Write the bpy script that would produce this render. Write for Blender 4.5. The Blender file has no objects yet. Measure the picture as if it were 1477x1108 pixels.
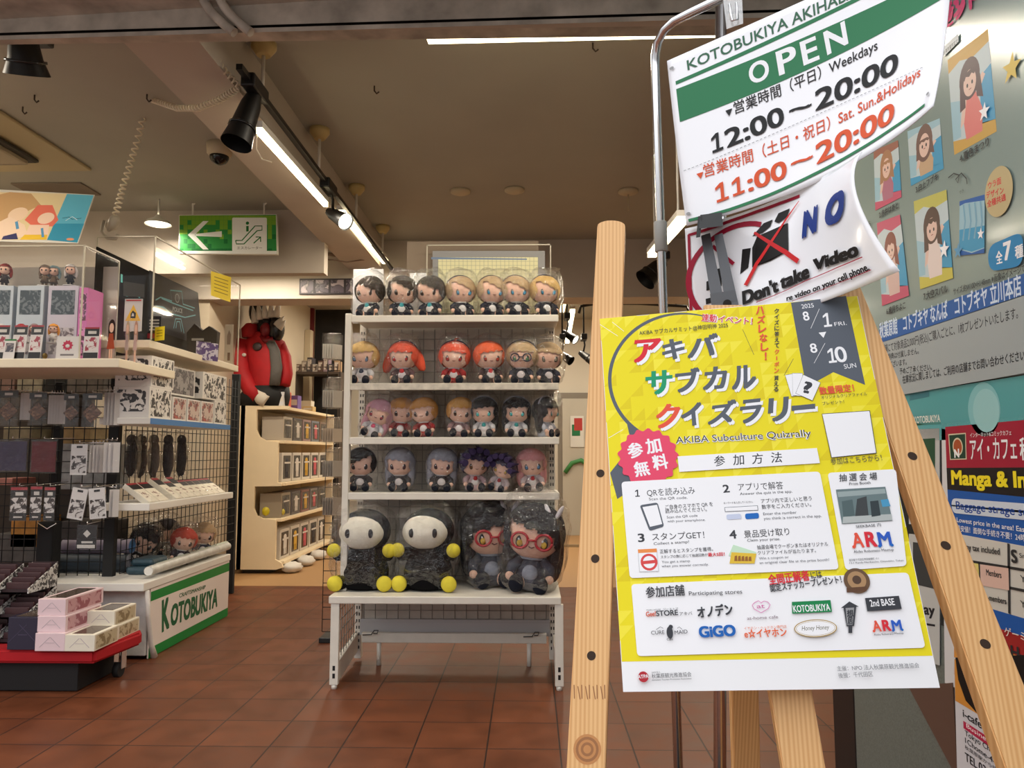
import bpy, bmesh, math, random
from mathutils import Vector, Matrix, noise
R = math.radians
rnd = random.Random(7)
scene = bpy.context.scene
COL = scene.collection

# ------------------------------------------------------------------ camera
FPX, CXP, CYP, CAMH = 1090.0, 738.5, 554.0, 1.1
cam_data = bpy.data.cameras.new('camera')
cam = bpy.data.objects.new('camera', cam_data)
COL.objects.link(cam)
cam.location = (0, 0, CAMH)
cam.rotation_euler = (R(95.14), 0, R(1.34))
cam_data.sensor_fit = 'HORIZONTAL'
cam_data.sensor_width = 36.0
cam_data.lens = FPX / 1477 * 36.0
cam_data.clip_start = 0.02
cam_data.clip_end = 60
scene.camera = cam
# ------------------------------------------------------------------ light and exposure
scene.view_settings.view_transform = 'Standard'
scene.view_settings.look = 'None'
scene.view_settings.gamma = 1
scene.view_settings.use_curve_mapping = False
scene.view_settings.exposure = 0.0
scene.cycles.max_bounces = 10
scene.cycles.transparent_max_bounces = 32
world = bpy.data.worlds.new('street_daylight')
scene.world = world
world.use_nodes = True
wn = world.node_tree.nodes
wbg = wn['Background']
wtc = wn.new('ShaderNodeTexCoord')
wsep = wn.new('ShaderNodeSeparateXYZ')
wr = wn.new('ShaderNodeValToRGB')
world.node_tree.links.new(wtc.outputs['Generated'], wsep.inputs[0])
wmr = wn.new('ShaderNodeMapRange')
wmr.inputs['From Min'].default_value = -1
wmr.inputs['From Max'].default_value = 1
world.node_tree.links.new(wsep.outputs['Z'], wmr.inputs['Value'])
world.node_tree.links.new(wmr.outputs[0], wr.inputs[0])
wr.color_ramp.elements[0].position = 0.56
wr.color_ramp.elements[0].color = (0.26, 0.255, 0.25, 1)
wr.color_ramp.elements[1].position = 0.74
wr.color_ramp.elements[1].color = (0.95, 0.97, 1.0, 1)
world.node_tree.links.new(wr.outputs[0], wbg.inputs[0])
wbg.inputs[1].default_value = 2.3

RM = cam.rotation_euler.to_matrix()
CAMP = Vector(cam.location)
def ray(px, py):
    return RM @ Vector(((px - CXP) / FPX, (CYP - py) / FPX, -1))
def PY(px, py, Y):                                   # point on the plane at distance Y
    d = ray(px, py); return CAMP + d * (Y / d.y)
def PX(px, py, X):                                   # point on a plane of constant X
    d = ray(px, py); return CAMP + d * (X / d.x)
def PZ(px, py, Z):                                   # point on a level plane
    d = ray(px, py); return CAMP + d * ((Z - CAMH) / d.z)
def PN(px, py, p0, n):
    d = ray(px, py); return CAMP + d * ((p0 - CAMP).dot(n) / d.dot(n))

# ------------------------------------------------------------------ materials
def lin(c):
    out = []
    for v in c[:3]:
        v = v / 255.0
        out.append(v / 12.92 if v <= 0.04045 else ((v + 0.055) / 1.055) ** 2.4)
    return (out[0], out[1], out[2], 1.0)
MATS = {}
def mat(name, c=(200, 200, 200), rough=0.5, metal=0.0, var=0.0, scale=30.0, bump=0.0, coat=0.0, emit=0.0, ecol=None, spec=0.5):
    if name in MATS: return MATS[name]
    m = bpy.data.materials.new(name); m.use_nodes = True
    nt = m.node_tree; b = nt.nodes['Principled BSDF']
    b.inputs['Base Color'].default_value = lin(c)
    b.inputs['Roughness'].default_value = rough
    b.inputs['Metallic'].default_value = metal
    b.inputs['Specular IOR Level'].default_value = spec
    if coat: b.inputs['Coat Weight'].default_value = coat; b.inputs['Coat Roughness'].default_value = 0.1
    if emit:
        b.inputs['Emission Color'].default_value = ecol or lin(c)
        b.inputs['Emission Strength'].default_value = emit
    if var or bump:
        tc = nt.nodes.new('ShaderNodeTexCoord'); nz = nt.nodes.new('ShaderNodeTexNoise')
        nz.inputs['Scale'].default_value = scale; nz.inputs['Detail'].default_value = 5
        nt.links.new(tc.outputs['Object'], nz.inputs['Vector'])
        if var:
            mx = nt.nodes.new('ShaderNodeMixRGB'); mx.blend_type = 'MULTIPLY'
            lc = lin(c); mx.inputs[1].default_value = lc
            mr = nt.nodes.new('ShaderNodeMapRange')
            mr.inputs['From Min'].default_value = 0.3; mr.inputs['From Max'].default_value = 0.7
            mr.inputs['To Min'].default_value = 1 - var; mr.inputs['To Max'].default_value = 1.0
            nt.links.new(nz.outputs['Fac'], mr.inputs['Value'])
            mx.inputs[0].default_value = 1.0
            nt.links.new(mr.outputs[0], mx.inputs[2])
            nt.links.new(mx.outputs[0], b.inputs['Base Color'])
        if bump:
            bp = nt.nodes.new('ShaderNodeBump'); bp.inputs['Strength'].default_value = bump
            bp.inputs['Distance'].default_value = 0.01
            nt.links.new(nz.outputs['Fac'], bp.inputs['Height']); nt.links.new(bp.outputs[0], b.inputs['Normal'])
    MATS[name] = m
    return m
def ink(r, g, b, rough=0.45):
    return mat('print_%d_%d_%d' % (r, g, b), (r, g, b), rough, spec=0.22)
def clear_mat(name, gloss=0.12, tint=(255, 255, 255), rough=0.12, bump=0.0, scale=40.0, haze=0.0):
    if name in MATS: return MATS[name]
    m = bpy.data.materials.new(name); m.use_nodes = True; nt = m.node_tree; n = nt.nodes
    out = n['Material Output']; n.remove(n['Principled BSDF'])
    tr = n.new('ShaderNodeBsdfTransparent'); tr.inputs[0].default_value = lin(tint)
    gl = n.new('ShaderNodeBsdfGlossy'); gl.inputs['Roughness'].default_value = rough
    lw = n.new('ShaderNodeLayerWeight'); lw.inputs['Blend'].default_value = 0.35
    mr = n.new('ShaderNodeMapRange'); mr.inputs['To Min'].default_value = gloss * 0.18; mr.inputs['To Max'].default_value = min(1, gloss * 2.5)
    nt.links.new(lw.outputs['Facing'], mr.inputs['Value'])
    mx = n.new('ShaderNodeMixShader'); nt.links.new(mr.outputs[0], mx.inputs[0])
    nt.links.new(tr.outputs[0], mx.inputs[1]); nt.links.new(gl.outputs[0], mx.inputs[2])
    last = mx
    if haze:
        df = n.new('ShaderNodeBsdfDiffuse'); df.inputs[0].default_value = (0.8, 0.8, 0.8, 1)
        m2 = n.new('ShaderNodeMixShader'); m2.inputs[0].default_value = haze
        nt.links.new(mx.outputs[0], m2.inputs[1]); nt.links.new(df.outputs[0], m2.inputs[2]); last = m2
    if bump:
        tc = n.new('ShaderNodeTexCoord'); nz = n.new('ShaderNodeTexNoise'); nz.inputs['Scale'].default_value = scale
        nz.inputs['Detail'].default_value = 3; nz.inputs['Distortion'].default_value = 1.5
        nt.links.new(tc.outputs['Object'], nz.inputs['Vector'])
        bp = n.new('ShaderNodeBump'); bp.inputs['Strength'].default_value = bump; bp.inputs['Distance'].default_value = 0.02
        nt.links.new(nz.outputs['Fac'], bp.inputs['Height'])
        nt.links.new(bp.outputs[0], gl.inputs['Normal']); nt.links.new(bp.outputs[0], lw.inputs['Normal'])
    nt.links.new(last.outputs[0], out.inputs[0])
    MATS[name] = m
    return m
def wood_mat(name, c1, c2, axis_scale=(60, 60, 2.2)):
    if name in MATS: return MATS[name]
    m = bpy.data.materials.new(name); m.use_nodes = True; nt = m.node_tree; b = nt.nodes['Principled BSDF']
    tc = nt.nodes.new('ShaderNodeTexCoord'); mp = nt.nodes.new('ShaderNodeMapping'); mp.inputs['Scale'].default_value = axis_scale
    nz = nt.nodes.new('ShaderNodeTexNoise'); nz.inputs['Scale'].default_value = 1.6; nz.inputs['Detail'].default_value = 3
    wv = nt.nodes.new('ShaderNodeTexWave'); wv.inputs['Scale'].default_value = 0.55; wv.inputs['Distortion'].default_value = 2.5
    wv.inputs['Detail'].default_value = 1.5; wv.bands_direction = 'X'
    nt.links.new(tc.outputs['UV'], mp.inputs[0]); nt.links.new(mp.outputs[0], wv.inputs['Vector']); nt.links.new(mp.outputs[0], nz.inputs['Vector'])
    ad = nt.nodes.new('ShaderNodeMath'); ad.operation = 'MULTIPLY_ADD'; ad.inputs[1].default_value = 0.6
    nt.links.new(wv.outputs['Fac'], ad.inputs[0])
    ml = nt.nodes.new('ShaderNodeMath'); ml.operation = 'MULTIPLY'; ml.inputs[1].default_value = 0.5
    nt.links.new(nz.outputs['Fac'], ml.inputs[0]); nt.links.new(ml.outputs[0], ad.inputs[2])
    cr = nt.nodes.new('ShaderNodeValToRGB'); cr.color_ramp.elements[0].color = lin(c1); cr.color_ramp.elements[1].color = lin(c2)
    cr.color_ramp.elements[0].position = 0.15; cr.color_ramp.elements[1].position = 0.85
    nt.links.new(ad.outputs[0], cr.inputs[0]); nt.links.new(cr.outputs[0], b.inputs['Base Color'])
    b.inputs['Roughness'].default_value = 0.5
    MATS[name] = m
    return m
def blot_mat(name, bg, fg, scale=40.0, thr=0.55, fg2=None, rough=0.4):
    """printed card whose art reads as irregular blots of ink"""
    if name in MATS: return MATS[name]
    m = bpy.data.materials.new(name); m.use_nodes = True; nt = m.node_tree; b = nt.nodes['Principled BSDF']
    tc = nt.nodes.new('ShaderNodeTexCoord'); nz = nt.nodes.new('ShaderNodeTexNoise')
    nz.inputs['Scale'].default_value = scale; nz.inputs['Detail'].default_value = 4; nz.inputs['Distortion'].default_value = 0.8
    nt.links.new(tc.outputs['Object'], nz.inputs['Vector'])
    cr = nt.nodes.new('ShaderNodeValToRGB'); e = cr.color_ramp.elements
    e[0].position = thr - 0.04; e[0].color = lin(bg); e[1].position = thr; e[1].color = lin(fg)
    if fg2:
        x = e.new(min(0.98, thr + 0.08)); x.color = lin(fg2)
    nt.links.new(nz.outputs['Fac'], cr.inputs[0]); nt.links.new(cr.outputs[0], b.inputs['Base Color'])
    b.inputs['Roughness'].default_value = rough
    MATS[name] = m
    return m

# ------------------------------------------------------------------ mesh helpers
class MB:
    def __init__(s): s.bm = bmesh.new(); s.mi = 0; s.uv = None
    def _tag(s, faces):
        for f in faces: f.material_index = s.mi
    def box(s, lo, hi, bev=0.0, M=None, seg=2):
        lo = Vector(lo); hi = Vector(hi)
        vs = [s.bm.verts.new((x, y, z)) for x in (lo.x, hi.x) for y in (lo.y, hi.y) for z in (lo.z, hi.z)]
        q = [(0, 1, 3, 2), (4, 6, 7, 5), (0, 4, 5, 1), (2, 3, 7, 6), (0, 2, 6, 4), (1, 5, 7, 3)]
        fs = [s.bm.faces.new([vs[i] for i in f]) for f in q]
        s._tag(fs)
        if bev:
            es = list({e for f in fs for e in f.edges})
            r = bmesh.ops.bevel(s.bm, geom=es, offset=bev, segments=seg, affect='EDGES', profile=0.5)
            s._tag(r['faces'])
            vs = list({v for f in r['faces'] for v in f.verts} | {v for f in fs if f.is_valid for v in f.verts})
        if M is not None:
            for v in vs:
                if v.is_valid: v.co = M @ v.co
        return s
    def hexa(s, p):                                    # 8 points: bottom 4 then top 4
        vs = [s.bm.verts.new(v) for v in p]
        fs = [s.bm.faces.new([vs[i] for i in f]) for f in ((3, 2, 1, 0), (4, 5, 6, 7), (0, 1, 5, 4), (1, 2, 6, 5), (2, 3, 7, 6), (3, 0, 4, 7))]
        s._tag(fs); return s
    def quad(s, *p):
        f = s.bm.faces.new([s.bm.verts.new(v) for v in p]); f.material_index = s.mi; return s
    def prism(s, pts, off):                            # polygon of 3-D points pushed along off
        off = Vector(off)
        a = [s.bm.verts.new(p) for p in pts]; b = [s.bm.verts.new(Vector(p) + off) for p in pts]
        n = len(pts); fs = [s.bm.faces.new(a), s.bm.faces.new(b[::-1])]
        for i in range(n): fs.append(s.bm.faces.new((a[i], b[i], b[(i + 1) % n], a[(i + 1) % n])))
        s._tag(fs); return s
    def cyl(s, p0, p1, r0, r1=None, n=14, cap=True):
        r1 = r0 if r1 is None else r1
        return s.lathe_line([(Vector(p0), r0), (Vector(p1), r1)], n, cap)
    def lathe_line(s, prof, n=16, cap=True):           # rings along a straight axis
        ax = (prof[-1][0] - prof[0][0]).normalized()
        u = ax.orthogonal().normalized(); w = ax.cross(u)
        rings = []
        for p, r in prof:
            rings.append([s.bm.verts.new(p + (u * math.cos(2 * math.pi * k / n) + w * math.sin(2 * math.pi * k / n)) * r) for k in range(n)])
        fs = []
        for a, b in zip(rings, rings[1:]):
            for k in range(n): fs.append(s.bm.faces.new((a[k], a[(k + 1) % n], b[(k + 1) % n], b[k])))
        if cap: fs.append(s.bm.faces.new(rings[0][::-1])); fs.append(s.bm.faces.new(rings[-1]))
        for f in fs: f.smooth = len(f.verts) == 4
        s._tag(fs); return s
    def tube(s, pts, r, n=8, cap=True):
        pts = [Vector(p) for p in pts]; rings = []; up = None
        for i, p in enumerate(pts):
            t = (pts[min(i + 1, len(pts) - 1)] - pts[max(i - 1, 0)]).normalized()
            if up is None: up = t.orthogonal().normalized()
            up = (up - t * up.dot(t)).normalized(); w = t.cross(up)
            rr = r[i] if isinstance(r, (list, tuple)) else r
            rings.append([s.bm.verts.new(p + (up * math.cos(2 * math.pi * k / n) + w * math.sin(2 * math.pi * k / n)) * rr) for k in range(n)])
        fs = []
        for a, b in zip(rings, rings[1:]):
            for k in range(n): fs.append(s.bm.faces.new((a[k], a[(k + 1) % n], b[(k + 1) % n], b[k])))
        for f in fs: f.smooth = True
        if cap: fs.append(s.bm.faces.new(rings[0][::-1])); fs.append(s.bm.faces.new(rings[-1]))
        s._tag(fs); return s
    def ball(s, c, sc, nu=18, nv=12, M=None, rough=0.0, seed=0.0, keep=None):
        c = Vector(c); rows = []
        for j in range(nv + 1):
            th = math.pi * j / nv; row = []
            for i in range(nu):
                ph = 2 * math.pi * i / nu
                d = Vector((math.sin(th) * math.cos(ph), math.sin(th) * math.sin(ph), math.cos(th)))
                k = 1 + rough * noise.noise(d * 2.3 + Vector((seed, seed * 1.7, 0))) if rough else 1
                p = Vector((d.x * sc[0], d.y * sc[1], d.z * sc[2])) * k
                if M is not None: p = M @ p
                row.append((c + p, d))
            rows.append(row)
        V = {}
        def gv(j, i):
            i %= nu
            key = (j, 0) if j in (0, nv) else (j, i)
            if key not in V: V[key] = s.bm.verts.new(rows[key[0]][key[1]][0])
            return V[key]
        for j in range(nv):
            for i in range(nu):
                dm = (rows[j][i][1] + rows[j + 1][(i + 1) % nu][1]).normalized()
                if keep and not keep(dm): continue
                q = [gv(j, i), gv(j + 1, i), gv(j + 1, i + 1), gv(j, i + 1)]
                q2 = []
                for v in q:
                    if v not in q2: q2.append(v)
                if len(q2) > 2:
                    f = s.bm.faces.new(q2); f.smooth = True; f.material_index = s.mi
        return s
    def xf(s, M):
        bmesh.ops.transform(s.bm, matrix=M, verts=s.bm.verts); return s
    def build(s, name, mats, parent=None, smooth=False):
        bmesh.ops.recalc_face_normals(s.bm, faces=s.bm.faces)
        me = bpy.data.meshes.new(name); s.bm.to_mesh(me); s.bm.free()
        return link_mesh(name, me, mats, parent, smooth)
def link_mesh(name, me, mats, parent=None, smooth=False):
    for m in (mats if isinstance(mats, (list, tuple)) else [mats]): me.materials.append(m)
    if smooth:
        for p in me.polygons: p.use_smooth = True
    o = bpy.data.objects.new(name, me); COL.objects.link(o)
    if parent is not None: o.parent = parent; o.matrix_parent_inverse = pinv(parent)
    return o
def pinv(o):
    return Matrix.Translation(o.location).inverted() if o.type == 'EMPTY' else Matrix.Identity(4)
def tag(o, label=None, cat=None, group=None, kind=None):
    if label: o['label'] = label
    if cat: o['category'] = cat
    if group: o['group'] = group
    if kind: o['kind'] = kind
    return o
def struct(o): o['kind'] = 'structure'; return o
def thing(name, label, cat, loc=(0, 0, 0), group=None):   # parts of it are given in world coordinates
    o = bpy.data.objects.new(name, None); COL.objects.link(o); o.location = loc; o.empty_display_size = 0.05
    return tag(o, label, cat, group)
def local_thing(name, label, cat, M, group=None):         # parts of it are given in its own coordinates
    o = bpy.data.objects.new(name, None); COL.objects.link(o); o.matrix_world = M; o.empty_display_size = 0.05
    return tag(o, label, cat, group)
def put(b, name, mats, parent, smooth=False):             # part in the thing's own coordinates
    bmesh.ops.recalc_face_normals(b.bm, faces=b.bm.faces)
    me = bpy.data.meshes.new(name); b.bm.to_mesh(me); b.bm.free()
    for m in (mats if isinstance(mats, (list, tuple)) else [mats]): me.materials.append(m)
    if smooth:
        for p in me.polygons: p.use_smooth = True
    o = bpy.data.objects.new(name, me); COL.objects.link(o); o.parent = parent
    return o
def dup(root, M, label=None, group=None):
    r = root.copy(); COL.objects.link(r); r.matrix_world = M
    if label: r['label'] = label
    if group: r['group'] = group
    for ch in list(root.children):
        c = ch.copy(); COL.objects.link(c); c.parent = r
        for g in list(ch.children):
            d = g.copy(); COL.objects.link(d); d.parent = c
    return r
def TM(loc, rz=0.0, s=1.0, rx=0.0, ry=0.0):
    return Matrix.Translation(loc) @ Matrix.Rotation(rz, 4, 'Z') @ Matrix.Rotation(ry, 4, 'Y') @ Matrix.Rotation(rx, 4, 'X') @ Matrix.Scale(s, 4)

# ------------------------------------------------------------------ printing on sheets
TXT = {}
def glyphs(s, bold=0.0, shear=0.0):
    k = (s, bold, shear)
    if k not in TXT:
        cu = bpy.data.curves.new('lettering', 'FONT'); cu.body = s; cu.resolution_u = 5 if len(s) < 8 else 3; cu.shear = shear
        o = bpy.data.objects.new('lettering', cu)
        me = bpy.data.meshes.new_from_object(o)
        v0 = [tuple(v.co) for v in me.vertices]; f0 = [tuple(p.vertices) for p in me.polygons]
        vs, fs = list(v0), list(f0)
        if bold:                                       # a heavier face: the strokes widened by shifted copies
            r = bold * 0.75
            for k2, (dx, dy) in enumerate(((r, r * 0.7), (-r, r * 0.7), (r, -r * 0.7), (-r, -r * 0.7), (r, 0), (-r, 0))):
                n = len(vs); vs += [(x + dx, y + dy, 0.000012 * (k2 + 1)) for x, y, z in v0]; fs += [tuple(i + n for i in f) for f in f0]
        bpy.data.objects.remove(o); bpy.data.curves.remove(cu); bpy.data.meshes.remove(me)
        TXT[k] = (vs, fs)
    return TXT[k]
ONE = ([(0, .56), (.2, .69), (.33, .69), (.33, .1), (.5, .1), (.5, 0), (.02, 0), (.02, .1), (.2, .1), (.2, .55), (0, .46)], )
class Sheet:
    """ink on a surface: fn(u, v, lift) gives the 3-D point; q(px, py) reads a place on the sheet"""
    def __init__(s, fn, q, lift=0.00003, curved=0.0):
        s.fn = fn; s.q = q; s.bm = bmesh.new(); s.mats = []; s.lift = lift; s.h = lift; s.curved = curved
    def layer(s, n=1): s.h += s.lift * n
    def mi(s, m):
        if m not in s.mats: s.mats.append(m)
        return s.mats.index(m)
    def raw(s, uvs, m):
        e = 0.0007 if s.curved else 0
        f = s.bm.faces.new([s.bm.verts.new(s.fn(u, v, s.h + e)) for u, v in uvs]); f.material_index = s.mi(m)
    def poly(s, pts, m, px=True, lay=True):
        uv = [s.q(*p) for p in pts] if px else pts
        if s.curved and len(uv) == 4:
            n = max(1, int(max((Vector(uv[1]) - Vector(uv[0])).length, (Vector(uv[2]) - Vector(uv[3])).length) / s.curved))
            k = max(1, int(max((Vector(uv[3]) - Vector(uv[0])).length, (Vector(uv[2]) - Vector(uv[1])).length) / s.curved))
            a, b, c, d = [Vector(x) for x in uv]
            g = [[s.bm.verts.new(s.fn(*((a.lerp(b, i / n)).lerp(d.lerp(c, i / n), j / k)), s.h)) for i in range(n + 1)] for j in range(k + 1)]
            for j in range(k):
                for i in range(n):
                    f = s.bm.faces.new((g[j][i], g[j][i + 1], g[j + 1][i + 1], g[j + 1][i])); f.material_index = s.mi(m); f.smooth = True
        else: s.raw(uv, m)
        if lay: s.layer()
    def line(s, p0, p1, w, m, px=True):
        a, b = (Vector(s.q(*p0)), Vector(s.q(*p1))) if px else (Vector(p0), Vector(p1))
        d = (b - a).normalized(); nn = Vector((-d.y, d.x)) * w / 2
        s.poly([a + nn, b + nn, b - nn, a - nn], m, px=False, lay=False)
    def path(s, pts, w, m, px=True):
        P = [Vector(s.q(*p)) if px else Vector(p) for p in pts]; L = []
        if s.curved:
            Q = [P[0]]; Wq = [w[0]] if isinstance(w, (list, tuple)) else None
            for i in range(len(P) - 1):
                k = max(1, int((P[i + 1] - P[i]).length / 0.012))
                for j in range(1, k + 1):
                    Q.append(P[i].lerp(P[i + 1], j / k))
                    if Wq: Wq.append(w[i] + (w[i + 1] - w[i]) * j / k)
            P = Q; w = Wq or w
        for i, p in enumerate(P):
            t = (P[min(i + 1, len(P) - 1)] - P[max(0, i - 1)]).normalized(); nn = Vector((-t.y, t.x))
            ww = w[i] if isinstance(w, (list, tuple)) else w
            L.append((p + nn * ww / 2, p - nn * ww / 2))
        for a, b in zip(L, L[1:]): s.raw([a[0], b[0], b[1], a[1]], m)
        s.layer()
    def disc(s, c, r, m, n=24, px=True, ry=None, a0=0, rot=0.0):
        c = Vector(s.q(*c)) if px else Vector(c); ry = ry or r
        pts = []
        for k in range(n):
            a = 2 * math.pi * k / n; x, y = r * math.cos(a), ry * math.sin(a)
            pts.append((c.x + x * math.cos(rot) - y * math.sin(rot), c.y + x * math.sin(rot) + y * math.cos(rot)))
        s.raw(pts, m); s.layer()
    def round_rect(s, p, r, m, n=5):                  # 4 photo points, clockwise from top left
        a = [Vector(s.q(*x)) for x in p]; pts = []
        for i in range(4):
            c = a[i]; d0 = (a[i - 1] - c).normalized() * r; d1 = (a[(i + 1) % 4] - c).normalized() * r
            for k in range(n + 1):
                t = k / n; pts.append(c + d0 * (1 - t) ** 2 + d1 * t ** 2)
        s.raw(pts, m); s.layer()
    def text(s, t, p0, p1, h, m, bold=0.0, shear=0.0, px=True, fit=True, up=None):
        """baseline from p0 to p1, capital height h on the sheet"""
        vs, fs = glyphs(t, bold, shear)
        if not vs: return
        a, b = (Vector(s.q(*p0)), Vector(s.q(*p1))) if px else (Vector(p0), Vector(p1))
        x0 = min(v[0] for v in vs); x1 = max(v[0] for v in vs)
        d = b - a; L = d.length; d.normalize()
        nn = Vector(up).normalized() if up else Vector((-d.y, d.x))
        ky = h / 0.69; kx = L / max(1e-6, x1 - x0)
        V = []
        for v in vs:
            p = a + d * ((v[0] - x0) * kx) + nn * (v[1] * ky); V.append(s.bm.verts.new(s.fn(p.x, p.y, s.h + v[2])))
        i = s.mi(m)
        for f in fs:
            F = s.bm.faces.new([V[k] for k in f]); F.material_index = i
        s.layer(0.3)
        if bold: s.h += 0.00009
    def one(s, tl, tr, bl, m):                        # a figure 1 with its flag and foot
        tl, tr, bl = [Vector(s.q(*p)) for p in (tl, tr, bl)]
        s.raw([tl + (tr - tl) * (x / .5) + (bl - tl) * (1 - y / .69) for x, y in ONE[0]], m); s.layer(0.3)
    def done(s, name, parent=None):
        me = bpy.data.meshes.new(name); s.bm.to_mesh(me); s.bm.free()
        return link_mesh(name, me, s.mats, parent)

# ================================================================== SETTING
def tile_mat():
    m = bpy.data.materials.new('terracotta_tiles'); m.use_nodes = True; nt = m.node_tree; n = nt.nodes; b = n['Principled BSDF']
    tc = n.new('ShaderNodeTexCoord'); mp = n.new('ShaderNodeMapping'); mp.inputs['Location'].default_value = (0.162, -0.199, 0)
    br = n.new('ShaderNodeTexBrick'); br.offset = 0; br.inputs['Scale'].default_value = 1
    br.inputs['Brick Width'].default_value = 0.272; br.inputs['Row Height'].default_value = 0.272
    br.inputs['Mortar Size'].default_value = 0.0035; br.inputs['Mortar Smooth'].default_value = 0.3
    br.inputs['Color1'].default_value = lin((108, 60, 36)); br.inputs['Color2'].default_value = lin((94, 51, 30)); br.inputs['Mortar'].default_value = lin((44, 28, 22))
    nz = n.new('ShaderNodeTexNoise'); nz.inputs['Scale'].default_value = 7; nz.inputs['Detail'].default_value = 6
    mx = n.new('ShaderNodeMixRGB'); mx.blend_type = 'OVERLAY'; mx.inputs[0].default_value = 0.55
    nt.links.new(tc.outputs['Object'], mp.inputs[0]); nt.links.new(mp.outputs[0], br.inputs['Vector']); nt.links.new(tc.outputs['Object'], nz.inputs['Vector'])
    nt.links.new(br.outputs['Color'], mx.inputs[1]); nt.links.new(nz.outputs['Fac'], mx.inputs[2]); nt.links.new(mx.outputs[0], b.inputs['Base Color'])
    mr = n.new('ShaderNodeMapRange'); mr.inputs['To Min'].default_value = 0.28; mr.inputs['To Max'].default_value = 0.6
    nt.links.new(nz.outputs['Fac'], mr.inputs['Value']); nt.links.new(mr.outputs[0], b.inputs['Roughness'])
    b.inputs['Specular IOR Level'].default_value = 0.3
    bp = n.new('ShaderNodeBump'); bp.inputs['Strength'].default_value = 0.35; bp.inputs['Distance'].default_value = 0.004; bp.invert = True
    nt.links.new(br.outputs['Fac'], bp.inputs['Height']); nt.links.new(bp.outputs[0], b.inputs['Normal'])
    return m
M_ceil = mat('ceiling_paint', (166, 164, 154), 0.85, var=0.08, scale=2.0)
M_wall = mat('wall_paint', (196, 182, 160), 0.85, var=0.06, scale=2.5)
M_beam = mat('beam_paint', (190, 180, 168), 0.85, var=0.1, scale=3)
M_white = mat('white_laminate', (226, 222, 214), 0.4, var=0.04, scale=8)
M_whitemetal = mat('white_enamel', (220, 214, 202), 0.35, var=0.08, scale=14)
M_black = mat('black_enamel', (14, 14, 14), 0.45)
M_blackmat = mat('black_matte', (18, 18, 19), 0.75)
M_chrome = mat('chrome', (225, 225, 228), 0.2, metal=1.0)
M_beige = mat('beige_laminate', (238, 218, 182), 0.5, var=0.06, scale=5)
M_cream = mat('cream_laminate', (226, 214, 190), 0.45, var=0.04, scale=8)
M_dirty = mat('dirty_header_paint', (206, 198, 184), 0.7, var=0.5, scale=9)
M_slot = mat('header_slot', (22, 20, 18), 0.8)
M_paper = mat('white_paper', (238, 238, 240), 0.5)
M_acr = clear_mat('clear_acrylic', gloss=0.04, rough=0.04)
M_acredge = mat('acrylic_edge', (196, 190, 172), 0.25)
M_bag = clear_mat('crinkled_clear_bag', gloss=0.2, rough=0.08, bump=0.5, scale=45, haze=0.0)
M_sleeve = clear_mat('clear_sleeve', gloss=0.08, rough=0.1, bump=0.5, scale=30, haze=0.004)
M_tube = mat('lit_tube', (255, 240, 200), 0.4, emit=7.0, ecol=(1.0, 0.84, 0.52, 1))
M_bulb = mat('lit_spot_lens', (255, 246, 225), 0.4, emit=3.5, ecol=(1.0, 0.92, 0.74, 1))

b = MB(); b.box((-4.3, -3, -0.1), (3.2, 6.3, 0)); struct(b.build('floor', tile_mat()))
b = MB(); b.box((-4.3, 6.3, -0.1), (2.7, 10.3, 0.001)); struct(b.build('floor_rear', wood_mat('rear_floor_laminate', (168, 128, 84), (196, 156, 108))))
b = MB(); b.box((-4.3, 2.5, 2.9), (2.7, 10.3, 3.0)); struct(b.build('ceiling', M_ceil))
b = MB(); b.box((-4.3, 2.5, 0), (-4.2, 6.4, 2.9)); struct(b.build('wall_left', M_wall))
b = MB(); b.box((-4.2, 6.35, 0), (-2.75, 6.45, 2.4)); b.box((-2.85, 6.45, 0), (-2.75, 10.2, 2.9)); struct(b.build('wall_left_rear', M_wall))
b = MB(); b.box((-2.75, 10.2, 0), (2.7, 10.3, 2.9)); struct(b.build('wall_back', mat('back_wall_paint', (204, 196, 180), 0.85)))
b = MB(); b.box((2.6, 2.7, 0), (2.7, 10.2, 2.9)); struct(b.build('wall_right', M_wall))
b = MB(); b.box((-4.2, 5.46, 2.42), (-1.52, 5.56, 2.9)); struct(b.build('trim_soffit', M_beam))
b = MB(); b.box((-1.54, 2.5, 2.65), (-1.25, 6.3, 2.9)); struct(b.build('ceiling_beam_long', M_beam))
b = MB(); b.box((-4.2, 6.3, 2.4), (2.6, 6.6, 2.9)); struct(b.build('ceiling_beam_cross', M_beam))
# low side of the neighbouring shopfront on the right
XW = 1.05
M_grey = mat('grey_speckled_panel', (112, 120, 114), 0.4, var=0.35, scale=220)
M_glassdark = mat('shop_glass', (38, 42, 42), 0.12)
b = MB(); b.box((XW, -0.6, 0.66), (XW + 0.08, 2.56, 2.62)); struct(b.build('window_1', M_glassdark))
b = MB(); b.box((XW + 0.002, -0.6, 0), (XW + 0.12, 2.56, 0.66)); struct(b.build('wall_shopfront_base', M_grey))
b = MB(); b.box((XW, 2.56, 0), (XW + 0.06, 2.74, 2.62), 0.006); b.box((XW + 0.04, 2.62, 0), (2.7, 2.72, 2.62))
struct(b.build('trim_shopfront_post', mat('black_anodised', (20, 22, 24), 0.35)))
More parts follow.
